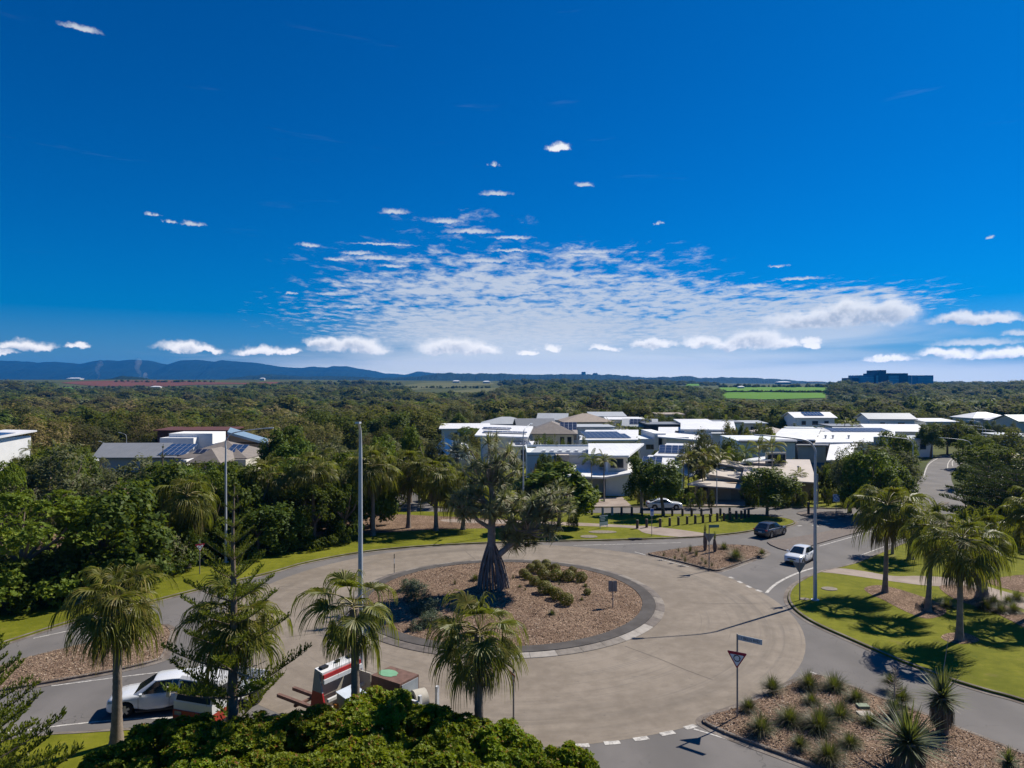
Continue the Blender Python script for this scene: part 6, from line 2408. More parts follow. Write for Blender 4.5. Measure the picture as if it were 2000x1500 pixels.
for x_ in (1606, 1620, 1650):
    h.vent(a(x_, 9), 9, 6.2, .25, .6)

# -- second row
h = House('house', 'broad white two storey house behind the silver grey tree', 1355, 160, R(2), foot=(24, 20))
Y = 160
a = lambda p, y=0, p0=1355: (p - 1000) * (Y + y) / F - X(p0, Y)
h.wall(HW, a(1278, 0), a(1300, 0), 0, 14, 0, 5.9)
h.wall(HW, a(1300, -2), a(1345, -2), -2, 14, 0, 5.2)
h.roof(RW, [(a(1283, -3), -3, 5.4), (a(1368, -3), -3, 4.6), (a(1368, 15), 15, 6.4), (a(1290, 15), 15, 6.4)], .3)
h.roof(RW, [(a(1330, 4), 4, 6.6), (a(1440, 4), 4, 6.4), (a(1440, 20), 20, 7.5), (a(1335, 20), 20, 7.5)], .3)
h.wall(HW, a(1338, 4.6), a(1436, 4.6), 4.6, 18, 0, 6.2)
h.wall(HW, a(1392, 1), a(1424, 1), 1, 5, 0, 5.6)
h.roof(RPALE, [(a(1390, .5), .5, 5.8), (a(1426, .5), .5, 5.8), (a(1426, 5), 5, 5.9), (a(1390, 5), 5, 5.9)], .25)
h.wall(HB, a(1250, 1), a(1280, 1), 1, 12, 0, 4.6)
h.win(a(1289, 0), 0, 3.2, .8, 1.8)
h.win(a(1270, 1), 1, 2.2, 2.0, 1.1)
for x_, y_ in ((1322, 4), (1352, 8)):
    h.wall(HD, a(x_, y_), a(x_ + 6, y_), y_, y_ + 1.2, 5.9, 6.15, 'skylight')

h = House('house', 'white house with a dark solar covered flat roof in the second row', 1190, 150, R(3), foot=(17, 16))
Y = 150
a = lambda p, y=0, p0=1190: (p - 1000) * (Y + y) / F - X(p0, Y)
h.wall(HW, a(1148, 0), a(1232, 0), 0, 13, 0, 5.2)
h.wall(HW, a(1232, 0), a(1240, 0), 0, .6, 0, 5.4, 'column')
h.roof(RW, [(a(1130, -2.2), -2.2, 5.4), (a(1246, -2.2), -2.2, 5.4), (a(1254, 14), 14, 6.4), (a(1150, 14), 14, 6.4)], .3)
h.solar((a(1146, -.2), -.2, 5.58), (1, 0, 0), (0, 1, .062), 8, 6)
h.solar((a(1195, -.4), -.4, 5.56), (1, 0, 0), (0, 1, .062), 4, 4)
h.win(a(1162, 0), 0, 3.1, .6, .7)
h.win(a(1180, 0), 0, 3.1, 1.9, .8)

h = House('house', 'white house with two long solar strips on a slanted roof behind the pandanus', 985, 150, R(4), foot=(18, 16))
Y = 150
a = lambda p, y=0, p0=985: (p - 1000) * (Y + y) / F - X(p0, Y)
h.wall(HW, a(942, 0), a(1032, 0), 0, 13, 0, 6.0)
h.roof(RW, [(a(926, -1.4), -1.4, 6.3), (a(1030, -1.8), -1.8, 5.9), (a(1050, 14), 14, 7.2), (a(952, 14), 14, 7.7)], .3)
h.solar((a(945, 1.6), 1.6, 6.72), (1, 0, -.03), (0, 1, .088), 9, 1, w=1.02, l=1.7)
h.solar((a(948, 6.8), 6.8, 7.20), (1, 0, -.03), (0, 1, .088), 6, 1)
h.win(a(1037, 4), 4, 3.5, 2.6, 1.6, 'R')
h.wall(HB, a(1000, -6), a(1052, -6), -6, -.2, 0, 4.4)
h.roof(RW, [(a(992, -7), -7, 4.5), (a(1054, -7), -7, 4.5), (a(1054, 0), 0, 4.9), (a(992, 0), 0, 4.9)], .25)
h.solar((a(1004, -6), -6, 4.62), (1, 0, 0), (0, 1, .057), 3, 3, SOLB, 'b')
h.win(a(1018, -6), -6, 1.2, .9, 2.4)
h.win(a(1040, -6), -6, 1.2, .9, 2.4)

h = House('house', 'steep white gable roof beside the silver fan palm', 895, 128, R(18), foot=(11, 12))
Y = 128
a = lambda p, y=0, p0=895: (p - 1000) * (Y + y) / F - X(p0, Y)
h.wall(HG, a(868, 0), a(920, 0), 0, 11, 0, 3.2)
h.gable(RW, a(868, 0), a(922, 0), 0, 11, 3.3, 3.2, .6, HG, False)
h.wall(HW, a(912, 3), a(930, 3), 3, 9, 0, 5.6)

h = House('house', 'brown hip roofed house with cream walls right of the solar strip house', 1078, 172, R(-5), foot=(18, 18))
Y = 172
a = lambda p, y=0, p0=1078: (p - 1000) * (Y + y) / F - X(p0, Y)
h.wall(HC, a(1040, 0), a(1120, 0), 0, 14, 0, 4.9)
h.hip(RBROWN, a(1030, -.4), a(1122, -.4), -.4, 15, 5.0, 2.6, .8)
h.wall(HD, a(1040, -.15), a(1056, -.15), -.15, -.01, .4, 2.6, 'garage_door')
h.solar((a(1092, 1.4), 1.4, 5.75), (1, 0, 0), (0, 1, .33), 4, 3)
for x_ in (1062, 1098, 1112):
    h.win(a(x_), 0, 2.2, 1.0, 2.0)
h = House('house', 'long pale blue wall house with a flat roof in the third row', 1155, 186, R(2), foot=(18, 14))
Y = 186
a = lambda p, y=0, p0=1155: (p - 1000) * (Y + y) / F - X(p0, Y)
h.wall(HB, a(1110, 0), a(1200, 0), 0, 12, 0, 5.6)
h.flat(RPALE, a(1110, 0), a(1200, 0), 0, 12, 5.8, .4, .3)
h.win(a(1123, 0), 0, 2.4, .8, 1.6)
h.win(a(1138, 0), 0, 2.4, 2.4, 1.0)
h.win(a(1152, 0), 0, 2.4, .8, 1.6)
h.roof(RW, [(a(1196, -1), -1, 4.4), (a(1232, -1), -1, 4.4), (a(1232, 6), 6, 4.8), (a(1196, 6), 6, 4.8)], .25)

# -- farther rows, (label, px, Y, rz, build)
def simple(label, px, Y, w, d, hh, roof, rm, wm, rz=0.0, rise=2.0, wins=2, solar=0, sm=SOL, key='d', over=.7):
    h = House('house', label, px, Y, rz, foot=(w * .7, d), z=float(T(X(px, Y), Y)))
    h.wall(wm, -w / 2, w / 2, 0, d, 0, hh)
    if roof == 'hip':
        h.hip(rm, -w / 2, w / 2, 0, d, hh + .15, rise, over)
        sl = rise / (min(w, d) / 2 + over)
    elif roof == 'gable':
        h.gable(rm, -w / 2, w / 2, 0, d, hh + .15, rise, over, wm)
        sl = rise / (d / 2 + over)
    elif roof == 'gabley':
        h.gable(rm, -w / 2, w / 2, 0, d, hh + .15, rise, over, wm, False)
        sl = 0
    else:
        h.flat(rm, -w / 2, w / 2, 0, d, hh + .25, over, .28, rise)
        sl = rise / (d + 2 * over)
    if solar:
        n_ = int(solar)
        h.solar((-n_ * .53 + .3, .8, hh + .15 + (.8 + over) * sl + .08), (1, 0, 0), (0, 1, sl), n_, 2, sm, key)
    for k in range(wins):
        h.win(-w / 2 + w * (k + .7) / (wins + .4), 0, hh - 2.2, 1.4 + .5 * (k % 2), 1.3)
    return h


simple('long low white roof at the left end of the far houses', 908, 205, 13.5, 10, 4.0, 'flat', RW, HW, R(3), .9, 2)
simple('pale metal hip roofed house in the far row left of the grey gables', 988, 225, 15, 12, 4.2, 'hip', RPALE, HB, 0, 2.0, 2)
simple('grey gabled house with a smaller gable in front in the far row', 1048, 215, 11, 10, 4.0, 'gable', RGREY, HC, R(6), 2.2, 2)
simple('pale blue gable roofed house at the right of the grey gabled one', 1078, 235, 9, 9, 5.0, 'gable', RPALE, HW, R(-8), 2.0, 1)
simple('house with a wide sand coloured hip roof in the far row', 1150, 222, 15, 13, 5.0, 'hip', RTAN, HC, R(4), 2.4, 3)
simple('low pale house with a blue grey solar roof at the back of the far row', 1188, 255, 12, 9, 5.2, 'flat', RPALE, HW, 0, 1.2, 1)
simple('white flat roofed house left of the dark clad box house', 1222, 240, 12, 9, 4.8, 'flat', RW, HW, R(-3), .4, 2)
simple('house with a solar covered gable and brick walls', 1250, 205, 9, 9, 4.6, 'gable', RPALE, HTAN, R(-10), 2.0, 1, 6)
simple('dark charcoal clad box house in the far row', 1300, 198, 9, 9, 5.6, 'flat', RGREY, HD, R(3), .1, 1)
simple('white end wall house between the solar gable and the dark box', 1276, 203, 3.2, 8, 5.4, 'flat', RW, HW, R(3), .1, 0)
simple('bright blue house with a white roof in the far row', 1369, 196, 8.6, 9, 5.6, 'flat', RW, HBLUE, R(3), 1.0, 2)
simple('grey flat roofed house behind the blue one', 1412, 215, 11, 9, 5.2, 'flat', RGREY, HB, 0, .2, 2)
simple('thin pale roof among the trees behind the far row', 1310, 262, 9, 8, 5.6, 'flat', RTAN, HC, 0, .3, 1)
simple('low house with a pale grey roof among palms', 1455, 225, 13, 8, 4.4, 'flat', RPALE, HG, 0, .4, 2)
simple('white house with cream roof left of the blue gabled shed', 1520, 190, 8, 8, 3.8, 'hip', RBEIGE, HC, R(5), 1.3, 1)
simple('small house with a white skillion roof and blue walls', 1570, 188, 7.5, 8, 5.2, 'flat', RW, HB, R(-12), -1.0, 2)
simple('white two storey house with a dark solar roof on the right of the far row', 1592, 225, 12.5, 9, 6.2, 'gable', RW, HW, R(2), 1.6, 3, 6, SOLB, 'b')
simple('house with a white gable facing the camera behind the solar strip', 1640, 182, 9, 9, 3.6, 'gabley', RW, HC, R(8), 1.6, 1)
simple('grey flat roof house between the two white houses on the right', 1672, 205, 13, 8, 4.6, 'flat', RGREY, HW, 0, .2, 2)
simple('white house with a wide shallow roof and small windows on the right', 1752, 178, 12.5, 11, 5.0, 'gable', RW, HW, R(-8), 1.5, 3)
simple('pale two gabled house behind the wide shallow roof', 1742, 212, 13, 9, 6.4, 'gable', RPALE, HW, R(-4), 1.6, 2)
simple('low pale blue building with dark windows beside the eastern trees', 1775, 165, 11, 8, 4.0, 'flat', RPALE, HB, R(-2), .2, 3)
simple('white vaulted shed roof at the end of the solar strip building', 1740, 152, 8, 9, 3.8, 'flat', RBEIGE, HW, R(-10), .8, 1)
simple('white roofed house half hidden by trees left of the far lamps', 1838, 215, 9, 8, 5.4, 'flat', RW, HB, 0, .6, 2)
simple('white hip roofed house among trees near the right edge', 1938, 235, 13, 10, 5.6, 'hip', RW, HW, R(4), 1.8, 1)
simple('house with white gable at the far right edge', 1982, 225, 9, 9, 5.2, 'hip', RW, HC, R(-6), 1.8, 1)
simple('green grey roofed house cut by the right edge', 2012, 215, 8, 9, 5.6, 'gable', M('roof_teal', (.10, .20, .20), .5), HC, R(10), 1.8, 1)
simple('white house at the right edge beyond the eastern trees', 2000, 165, 7, 8, 4.6, 'flat', RPALE, HW, 0, .3, 1)

# -- houses at the left
h = simple('white two storey house with blue solar panels cut by the left edge', -34, 131, 6.5, 7, 7.0, 'flat', RW, HW, R(-14), .8, 3, 5, SOLB, 'b')
h = House('house', 'low house with a long plain grey roof and a blue solar field', 265, 137, R(2), foot=(18, 10))
Y = 137
a = lambda p, y=0, p0=265: (p - 1000) * (Y + y) / F - X(p0, Y)
h.wall(HG, a(195, 0), a(330, 0), 0, 9, 0, 2.9)
h.roof(RGREY, [(a(180, -.8), -.8, 2.9), (a(345, -.8), -.8, 2.9), (a(340, 8), 8, 5.0), (a(206, 8), 8, 5.0)], .2)
h.solar((a(306, .2), .2, 3.18), (1, 0, 0), (0, 1, .24), 5, 4, SOLB, 'b')
h = House('house', 'brown hip roofed house with solar panels among the left trees', 415, 128, R(-3), foot=(16, 14))
Y = 128
a = lambda p, y=0, p0=415: (p - 1000) * (Y + y) / F - X(p0, Y)
h.wall(HC, a(350, 2), a(480, 2), 2, 14, 0, 3.2)
h.hip(RBROWN, a(345, 3), a(478, 3), 3, 15, 3.4, 2.6, .6)
h.hip(RBROWN, a(372, -3.2), a(430, -3.2), -3.2, 6, 3.2, 2.2, .5)
h.wall(HC, a(376, -2.6), a(426, -2.6), -2.6, 4, 0, 3.0)
h.wall(HW, a(357, -1.5), a(364, -1.5), -1.5, 2, 0, 3.4, 'porch')
h.solar((a(374, 4.0), 4.0, 4.05), (1, 0, 0), (0, 1, .38), 6, 1)
h.solar((a(438, 4.6), 4.6, 4.25), (1, 0, -.05), (0, 1, .38), 3, 2, SOLB, 'b')
h = House('house', 'white walled flat roofed house behind the brown hip roof', 395, 150, R(0), foot=(20, 12))
Y = 150
a = lambda p, y=0, p0=395: (p - 1000) * (Y + y) / F - X(p0, Y)
h.wall(HW, a(312, 0), a(378, 0), 0, 9, 0, 5.6)
h.wall(HW, a(330, 2), a(415, 2), 2, 9, 0, 6.4)
h.wall(HW, a(415, -3), a(495, -3), -3, 9, 0, 4.6)
h.flat(RPALE, a(330, 2.3), a(415, 2.3), 2.3, 9, 6.2, .0, .2)
h = House('house', 'house with a slanted light blue metal roof over brown walls', 480, 146, R(0), foot=(12, 12))
Y = 146
a = lambda p, y=0, p0=480: (p - 1000) * (Y + y) / F - X(p0, Y)
h.wall(HTAN, a(446, 0), a(518, 0), 0, 10, 0, 5.0)
h.roof(RBLU, [(a(444, -1), -1, 7.2), (a(524, -1), -1, 4.9), (a(524, 8), 8, 5.1), (a(450, 8), 8, 7.6)], .5)
MB().add([(a(446, 0), 0, 4.9), (a(518, 0), 0, 4.6), (a(446, 0), 0, 6.8)], [(0, 1, 2)]).build('gable_wall', HTAN, h.t)
h = simple('long red brown parapet building behind the white walled house', 376, 172, 17, 8, 5.6, 'flat', RRED, RRED, 0, .3, 0)

# -- big glass building on the far ridge and far scattered farm houses
FB = M('tower_glass_blue', (.05, .20, .36), .25, 0, .6, var=.15, scale=.1)
FD = M('tower_dark', (.028, .055, .13), .5, var=.15, scale=.1)
FL = M('tower_light', (.10, .36, .50), .3, 0, .6, var=.12, scale=.1)
Y = 1290
hz = lambda py: zat(py, Y)
hos = House('hospital', 'large blue glass building with a tower on the far ridge at the right', 1745, Y, 0, 'building', 0, (90, 40))
a = lambda p: dX(1745, p, Y)
for nm, mt, x0, x1, top, y0 in (('wing', FB, 1677, 1708, 733, 0), ('core', FD, 1707, 1728, 729, -4), ('tower', FD, 1714, 1728, 723, -6), ('main_block', FD, 1728, 1775, 729, 2), ('right_wing', FB, 1775, 1826, 733, 4), ('stair_block', FD, 1664, 1677, 738, 0)):
    hos.wall(mt, a(x0), a(x1) - .4, y0, 40, 0, hz(top), nm)
for x0, x1, z0, z1, y0 in ((1680, 1706, 752, 735.5, 0), (1736, 1756, 752, 733, 2), (1795, 1823, 748, 736, 4), (1709, 1713, 752, 733, -4)):
    n_ = max(2, int((z0 - z1) / 3))
    for k in range(n_):
        za, zb_ = hz(z0 - (z0 - z1) * k / n_), hz(z0 - (z0 - z1) * (k + .8) / n_)
        MB().box(a(x0), a(x1), y0 - 1.0, y0 - .2, za, zb_).build('window', FL, hos.t)
hos.wall(RW, a(1726), a(1727.4), 1.2, 1.9, hz(750), hz(733), 'light_strip')
hos.wall(RW, a(1782), a(1783.2), 2.8, 3.9, hz(750), hz(734), 'light_strip')
hos.wall(HW, a(1703), a(1752), -110, -80, hz(768), hz(759.5), 'low_building')
for k, (px_, py_, w_, lb) in enumerate([(143, 738, 26, 'white farm shed by the red field on the far left'), (512, 741, 9, 'tiny white farm house right of the red field'), (688, 747, 8, 'small white roof before the blue hills'), (891, 746, 14, 'white farm roof on the pale slope'),
                                        (950, 747, 14, 'second white farm roof on the pale slope'), (303, 757, 18, 'white house in the forest below the red field'), (180, 760, 5, 'thin white tank house in the forest at the left'), (1213, 753, 18, 'pale roof on the wooded rise right of centre'),
                                        (1448, 757, 12, 'white shed at the top of the cane field'), (1532, 748, 26, 'dark long building on the ridge above the cane field'), (1595, 747, 34, 'brown flat building at the end of the ridge')]):
    x_, y_ = PT(px_, py_ + 2)
    z_ = float(T(x_, y_))
    w = w_ * y_ / F
    hh = House('house', lb, px_, y_, 0, 'house', z_, (w, 12))
    mt = (FD, RW) if 'dark' in lb else ((RBROWN, RBROWN) if 'brown' in lb else (HC, RW))
    hgt = 3.5 * y_ / F if w_ < 30 else 3.2 * y_ / F
    hh.wall(mt[0], -w / 2, w / 2, 0, w * .5, -2, hgt)
    hh.hip(mt[1], -w / 2, w / 2, 0, w * .5, hgt, hgt * .5, w * .04)
# ------------------------------------------------------------------ trees one can tell apart
tree(60, 1178, 962, 265, 'B', 'broad bright green tree with big leaf clumps at the left edge behind the lawn', lift=.05, cat='tree')
tree(215, 1150, 948, 215, 'G', 'dark glossy round tree right of the broad bright one', lift=.05)
tree(8, 1110, 905, 110, 'B', 'dome shaped tree half out of view at the left edge', lift=.1)
tree(95, 1075, 868, 190, 'S', 'wide grey green tree in front of the far left white house', lift=.15)
tree(232, 1070, 896, 200, 'S', 'grey green tree in front of the long grey roof', lift=.15)
tree(318, 1090, 905, 190, 'G', 'dark domed tree behind the spindly young pine', lift=.1)
tree(275, 1132, 1015, 150, 'S', 'grey bushy tree at the lawn edge right of the dark glossy one', lift=.03)
tree(330, 1116, 1010, 110, 'G', 'dark low tree at the lawn edge left of the skirted palm', lift=.03)
tree(405, 1085, 918, 120, 'B', 'light green tree behind the skirted palm', lift=.1)
tree(470, 1075, 905, 120, 'G', 'dark green tree behind the second lamp post', lift=.1)
tree(505, 1083, 985, 150, 'G', 'dense dark shrub tree left of the bright glossy one', lift=.02)
tree(612, 1066, 945, 128, 'B', 'tall bright glossy shrub tree at the lawn edge left of the tall lamp post', lift=.02)
tree(668, 1058, 940, 80, 'B', 'narrow bright glossy shrub tree beside the tall lamp post', lift=.02)
tree(560, 1072, 995, 110, 'G', 'low dark green shrub tree at the lawn edge', lift=.02)
tree(574, 1015, 862, 92, 'G', 'rounded dark tree standing above the palms left of the tall lamp post', lift=.2)
tree(560, 975, 833, 105, 'G', 'tall dark layered tree behind the slanted metal roof', lift=.2)
tree(655, 960, 852, 72, 'S', 'round grey tree on the small lawn clearing', lift=.25)
tree(745, 975, 850, 62, 'G', 'dark tree right of the tall lamp post', lift=.15)
tree(800, 980, 835, 62, 'G', 'tall dark green tree left of the steep white gable', lift=.15)
tree(846, 985, 850, 70, 'S', 'grey tree beside the steep white gable', lift=.2)
tree(1090, 1031, 907, 172, 'F', 'spreading bright green tree with a forked trunk left of the estate sign', lift=.30)
tree(1036, 1037, 935, 80, 'S', 'grey tree with a thick trunk behind the pandanus', lift=.35)
tree(1253, 1000, 893, 72, 'G', 'street tree with a loose crown in front of the garage', lift=.32, trunk=TRUNKS[3])
tree(1296, 1007, 900, 95, 'G', 'dense dark street tree behind the parked sedan', lift=.36)
tree(1498, 1006, 913, 118, 'G', 'round dark street tree on the tip of the lawn', lift=.28)
tree(1372, 955, 838, 78, 'S', 'silver grey tree rising before the broad white house', lift=.2)
tree(1065, 965, 886, 40, 'G', 'small dark tree against the pale blue house', lift=.1)
tree(1092, 965, 888, 36, 'D', 'dark shrub tree left of the arched window', lift=.1)
tree(1424, 940, 855, 52, 'D', 'dark tree between the broad white house and the tall pale wall', lift=.15)
tree(1425, 900, 823, 44, 'O', 'olive tree behind the blue house', lift=.15)
tree(1490, 900, 826, 46, 'O', 'olive tree at the left of the white skillion house', lift=.15)
tree(1455, 905, 838, 42, 'Y', 'orange tinged tree over the garden of the tall pale wall', lift=.2)
tree(1660, 1000, 878, 85, 'S', 'pale twiggy tree right of the lamp post', lift=.2)
tree(1700, 1010, 880, 110, 'G', 'dark rounded tree behind the thin trunked palm', lift=.15)
tree(1742, 1000, 892, 84, 'G', 'second dark rounded tree before the eastern road', lift=.12)
tree(1715, 965, 862, 165, 'S', 'wide grey green tree behind the dark rounded ones', lift=.2)
tree(1745, 950, 845, 84, 'G', 'dark green tree at the left edge of the eastern road', lift=.1)
tree(1766, 938, 850, 58, 'G', 'dark tree overhanging the left side of the eastern road', lift=.12)
tree(1818, 892, 828, 60, 'G', 'tree with bare stems at the bend of the eastern road', lift=.3)
tree(1850, 888, 826, 66, 'D', 'second dark tree at the bend of the eastern road', lift=.3)
tree(1880, 886, 830, 60, 'G', 'third dark tree at the bend of the eastern road', lift=.3)
tree(1930, 955, 868, 120, 'B', 'bright green tree right of the eastern road', lift=.05)
tree(1985, 960, 872, 110, 'Y', 'yellowish tree at the right edge above the dark pines', lift=.08)
tree(1905, 915, 850, 75, 'B', 'light green tree just right of the bend', lift=.1)
tree(1965, 910, 835, 90, 'O', 'olive tree behind the far lamps at the right edge', lift=.1)
tree(1743, 1082, 985, 76, 'D', 'small forked street tree beside the give way lane', lift=.5, trunk=TRUNKS[3])
tree(1120, 1031, 1002, 24, 'D', 'low bush at the foot of the spreading tree', lift=.02, cat='bush', name='bush')
for x_, b_, t_, w_, k_, lb in ((15, 1187, 1085, 170, 'G', 'low dark bush at the lawn edge at the far left'), (110, 1171, 1072, 150, 'D', 'low deep green bush at the lawn edge under the broad bright tree'),
                              (190, 1156, 1065, 130, 'G', 'low dark bush at the lawn edge under the dark glossy round tree'), (255, 1141, 1058, 110, 'D', 'small deep green bush at the lawn edge behind the left palm'), (440, 1088, 1030, 90, 'G', 'small dark bush at the foot of the second lamp post')):
    tree(x_, b_, t_, w_, k_, lb, lift=.02, cat='bush', name='bush')
q = P(893, 985, .1)
t = thing('palm', 'silver blue fan palm in front of the steep white gable', 'palm', q)
hh = zat(888, q.y) - q.z
link('trunk', palm_trunk('trunk', 3, hh, .3, .22), t)
for i in range(30):
    e = (80, 80, 50, 50, 50, 22, 22, 22, 22, -5, -5, -5, -30, -30, -30)[i % 15]
    link('frond', rp.choice(FAN_STIFF[e]), t, (0, 0, hh), (0, 0, i * 2.4), 60 * q.y / F / 4.0 * rp.uniform(.9, 1.1))
PLACED.append((q.x, q.y, 2))
# garden palms between the houses
for i, (x_, b_, a_, w_, k_, st) in enumerate(sorted([(1345, 975, 893, 46, 'gold', 1), (1372, 975, 890, 52, 'gold', 2), (1400, 962, 893, 50, 'gold', 2), (1425, 955, 892, 46, 'bright', 2), (1452, 958, 885, 50, 'bright', 2), (1335, 968, 905, 42, 'gold', 1),
                                              (1385, 940, 882, 40, 'gold', 1), (1420, 935, 888, 36, 'gold', 1)])):
    feather_palm(x_, b_, a_, w_, k_, ORD[i] + ' feather palm from the left in the golden clump before the tall pale wall', 'golden garden palms', stems=st)
feather_palm(1482, 965, 876, 48, 'green', 'slim dark palm with arching fronds before the tall pale wall')
feather_palm(1508, 965, 872, 52, 'green', 'tallest arching palm before the tall pale wall')
feather_palm(1560, 975, 928, 34, 'green', 'small palm standing before the pinkish beige roof')
feather_palm(1155, 975, 898, 44, 'bright', 'left of two slender palms before the white sloping roof')
feather_palm(1180, 980, 902, 50, 'green', 'right of two slender palms before the white sloping roof')
feather_palm(1062, 905, 862, 26, 'bright', 'small bright palm beside the blue solar annex')
feather_palm(985, 1000, 965, 30, 'green', 'low palm behind the pandanus trunk')
for x_, b_, a_, w_ in ((1650, 870, 825, 30), (1665, 868, 826, 28), (1130, 850, 815, 24), (1190, 868, 830, 26), (1210, 872, 836, 26), (1260, 865, 822, 26), (1370, 858, 820, 22), (1418, 862, 822, 22), (1520, 960, 905, 30), (1240, 905, 868, 26), (60, 935, 880, 40), (110, 930, 878, 40)):
    feather_palm(x_, b_, a_, w_, 'green', 'small feather palm in the gardens among the houses', 'small garden palms', n=11)


# ------------------------------------------------------------------ gardens: lesser trees and shrubs between the houses and in the tree belt
def blocked(x, y, m=0.0, scale=1.0):
    for hx, hy, rz, (fw, fd) in HOUSES:
        dx_, dy_ = x - hx, y - hy
        c, s = math.cos(-rz), math.sin(-rz)
        lx, ly = dx_ * c - dy_ * s, dx_ * s + dy_ * c
        if -fw / 2 * 1.15 - m < lx < fw / 2 * 1.15 + m and -4 - m < ly < fd + m:
            return True
    return False


def on_road(x, y):
    px, py = 1000 + x * F / y, 750 + K / y
    if y < 112 and px > 640 and py > 990:
        return True
    if 1225 < px < 1475 and y < 112:
        return True
    if 1330 < px < 1460 and y < 104:
        return True
    return 1790 < px < 1900 and 872 < py < 1000 or (py > 868 and py < 895 and px > 1820 and px < 2050)


rg_ = random.Random(77)
BELT = []
n_try = 0
while len(BELT) < 72 and n_try < 6000:                       # the belt left of the houses
    n_try += 1
    y = rg_.uniform(74, 150)
    px = rg_.uniform(-260, 900)
    x = X(px, y)
    base = 750 + K / y
    edge = float(np.interp(px, [-100, 0, 100, 170, 300, 420, 560, 700, 850, 950], [1215, 1185, 1160, 1150, 1116, 1088, 1056, 1042, 1032, 1030]))
    if base > edge - 4 or blocked(x, y, 2.5) or (600 < px < 740 and y > 112) or (px > 820 and y < 100):
        continue
    if any((x - a) ** 2 + (y - b) ** 2 < (r * .75 + 1.4) ** 2 for a, b, r in PLACED):
        continue
    lim = float(np.interp(px, [0, 40, 60, 170, 190, 300, 330, 500, 540, 600, 740, 860, 900], [886, 886, 868, 868, 886, 892, 900, 900, 872, 856, 856, 856, 890]))
    hmax = zat(lim, y)
    hh = min(hmax * rg_.uniform(.82, 1.0), rg_.uniform(5, 10.5))
    if hh < 2:
        continue
    k_ = rg_.choice(['G', 'S', 'S', 'O', 'D', 'G', 'B'])
    w = max(4.0, hh * rg_.uniform(.7, 1.05))
    nm = {'G': 'dark glossy', 'S': 'grey green', 'O': 'olive', 'D': 'deep green', 'B': 'light green'}[k_]
    BELT.append(tree_at(Vector((x, y, float(T(x, y)))), hh, w, k_, nm + ' tree in the thick belt behind the far left lawn', nm + ' belt trees', .12))
GARD = 0
# rows of taller garden trees that break up the roofs
for xa, xb, Y0, top, stp in ((1044, 1150, 134, 851, 14), (1150, 1255, 139, 866, 15), (1050, 1100, 112, 884, 14), (1395, 1445, 130, 868, 13), (1450, 1550, 121, 885, 14), (1052, 1112, 109, 893, 16), (1335, 1470, 119, 884, 17), (1465, 1565, 120, 897, 15), (1430, 1510, 176, 826, 15), (860, 1100, 250, 803, 13), (1100, 1440, 272, 800, 13),
                             (1190, 1330, 192, 834, 15), (1440, 1640, 240, 809, 13), (1500, 1560, 165, 838, 14), (1640, 1700, 172, 842, 15), (870, 935, 140, 868, 15), (1300, 1345, 130, 868, 14), (1452, 1660, 100.2, 948, 12), (1326, 1392, 99.2, 950, 12), (1236, 1340, 101, 946, 13), (1096, 1178, 104, 936, 14), (1600, 1660, 112, 905, 15), (1690, 1800, 195, 828, 15), (1810, 1990, 205, 820, 15)):
    for px_ in np.arange(xa, xb, stp):
        px = px_ + rg_.uniform(-4, 4)
        y = Y0 + rg_.uniform(-3, 3)
        x = X(px, y)
        if (blocked(x, y, -2.0) or on_road(x, y)) and Y0 > 105:
            continue
        z_ = float(T(x, y))
        hh = max(2.0, (zat(top, y) - z_) * rg_.uniform(.72, 1.05))
        k_ = rg_.choice(['G', 'S', 'O', 'D', 'B', 'Y', 'D'])
        nm = {'G': 'dark glossy', 'S': 'grey green', 'O': 'olive', 'D': 'deep green', 'B': 'light green', 'Y': 'yellowish'}[k_]
        hi = min(range(len(HOUSES)), key=lambda q_: (HOUSES[q_][0] - x) ** 2 + (HOUSES[q_][1] + 4 - y) ** 2)
        lb = ' '.join((nm + ' garden tree beside the ' + HSHORT[hi]).split()[:16])
        tree_at(Vector((x, y, z_)), hh, stp * y / F * rg_.uniform(1.0, 1.7), k_, lb, lb.replace('tree', 'trees', 1), .1, 'tree', 'garden_tree')
n_try = 0
while GARD < 110 and n_try < 20000:
    n_try += 1
    y = rg_.uniform(99, 262)
    px = rg_.uniform(850, 2040)
    x = X(px, y)
    if blocked(x, y, .6) or on_road(x, y):
        continue
    if any((x - a) ** 2 + (y - b) ** 2 < (r * .6 + .9) ** 2 for a, b, r in PLACED):
        continue
    # stay below the sight lines to the roofs behind
    hh = rg_.uniform(2.4, 4.6) if y < 150 else (rg_.uniform(3.2, 6.0) if y < 235 else rg_.uniform(4.5, 7.5))
    if y < 125 and px < 1470:
        hh = min(hh, 3.4)
    if 1640 < px < 1790 and y < 160:
        hh = rg_.uniform(4.0, 6.0)
    if 1785 < px < 1935 and y < 150:
        continue
    k_ = rg_.choice(['G', 'S', 'O', 'D', 'D', 'B', 'Y', 'O'])
    w = hh * rg_.uniform(.9, 1.5)
    nm = {'G': 'dark glossy', 'S': 'grey green', 'O': 'olive', 'D': 'deep green', 'B': 'light green', 'Y': 'yellowish'}[k_]
    hi = min(range(len(HOUSES)), key=lambda q_: (HOUSES[q_][0] - x) ** 2 + (HOUSES[q_][1] + 4 - y) ** 2)
    lb = ' '.join((nm + ' garden tree beside the ' + HSHORT[hi]).split()[:16])
    tree_at(Vector((x, y, float(T(x, y)))), hh, w, k_, lb, lb.replace('tree', 'trees', 1), .1, 'tree', 'garden_tree')
    GARD += 1

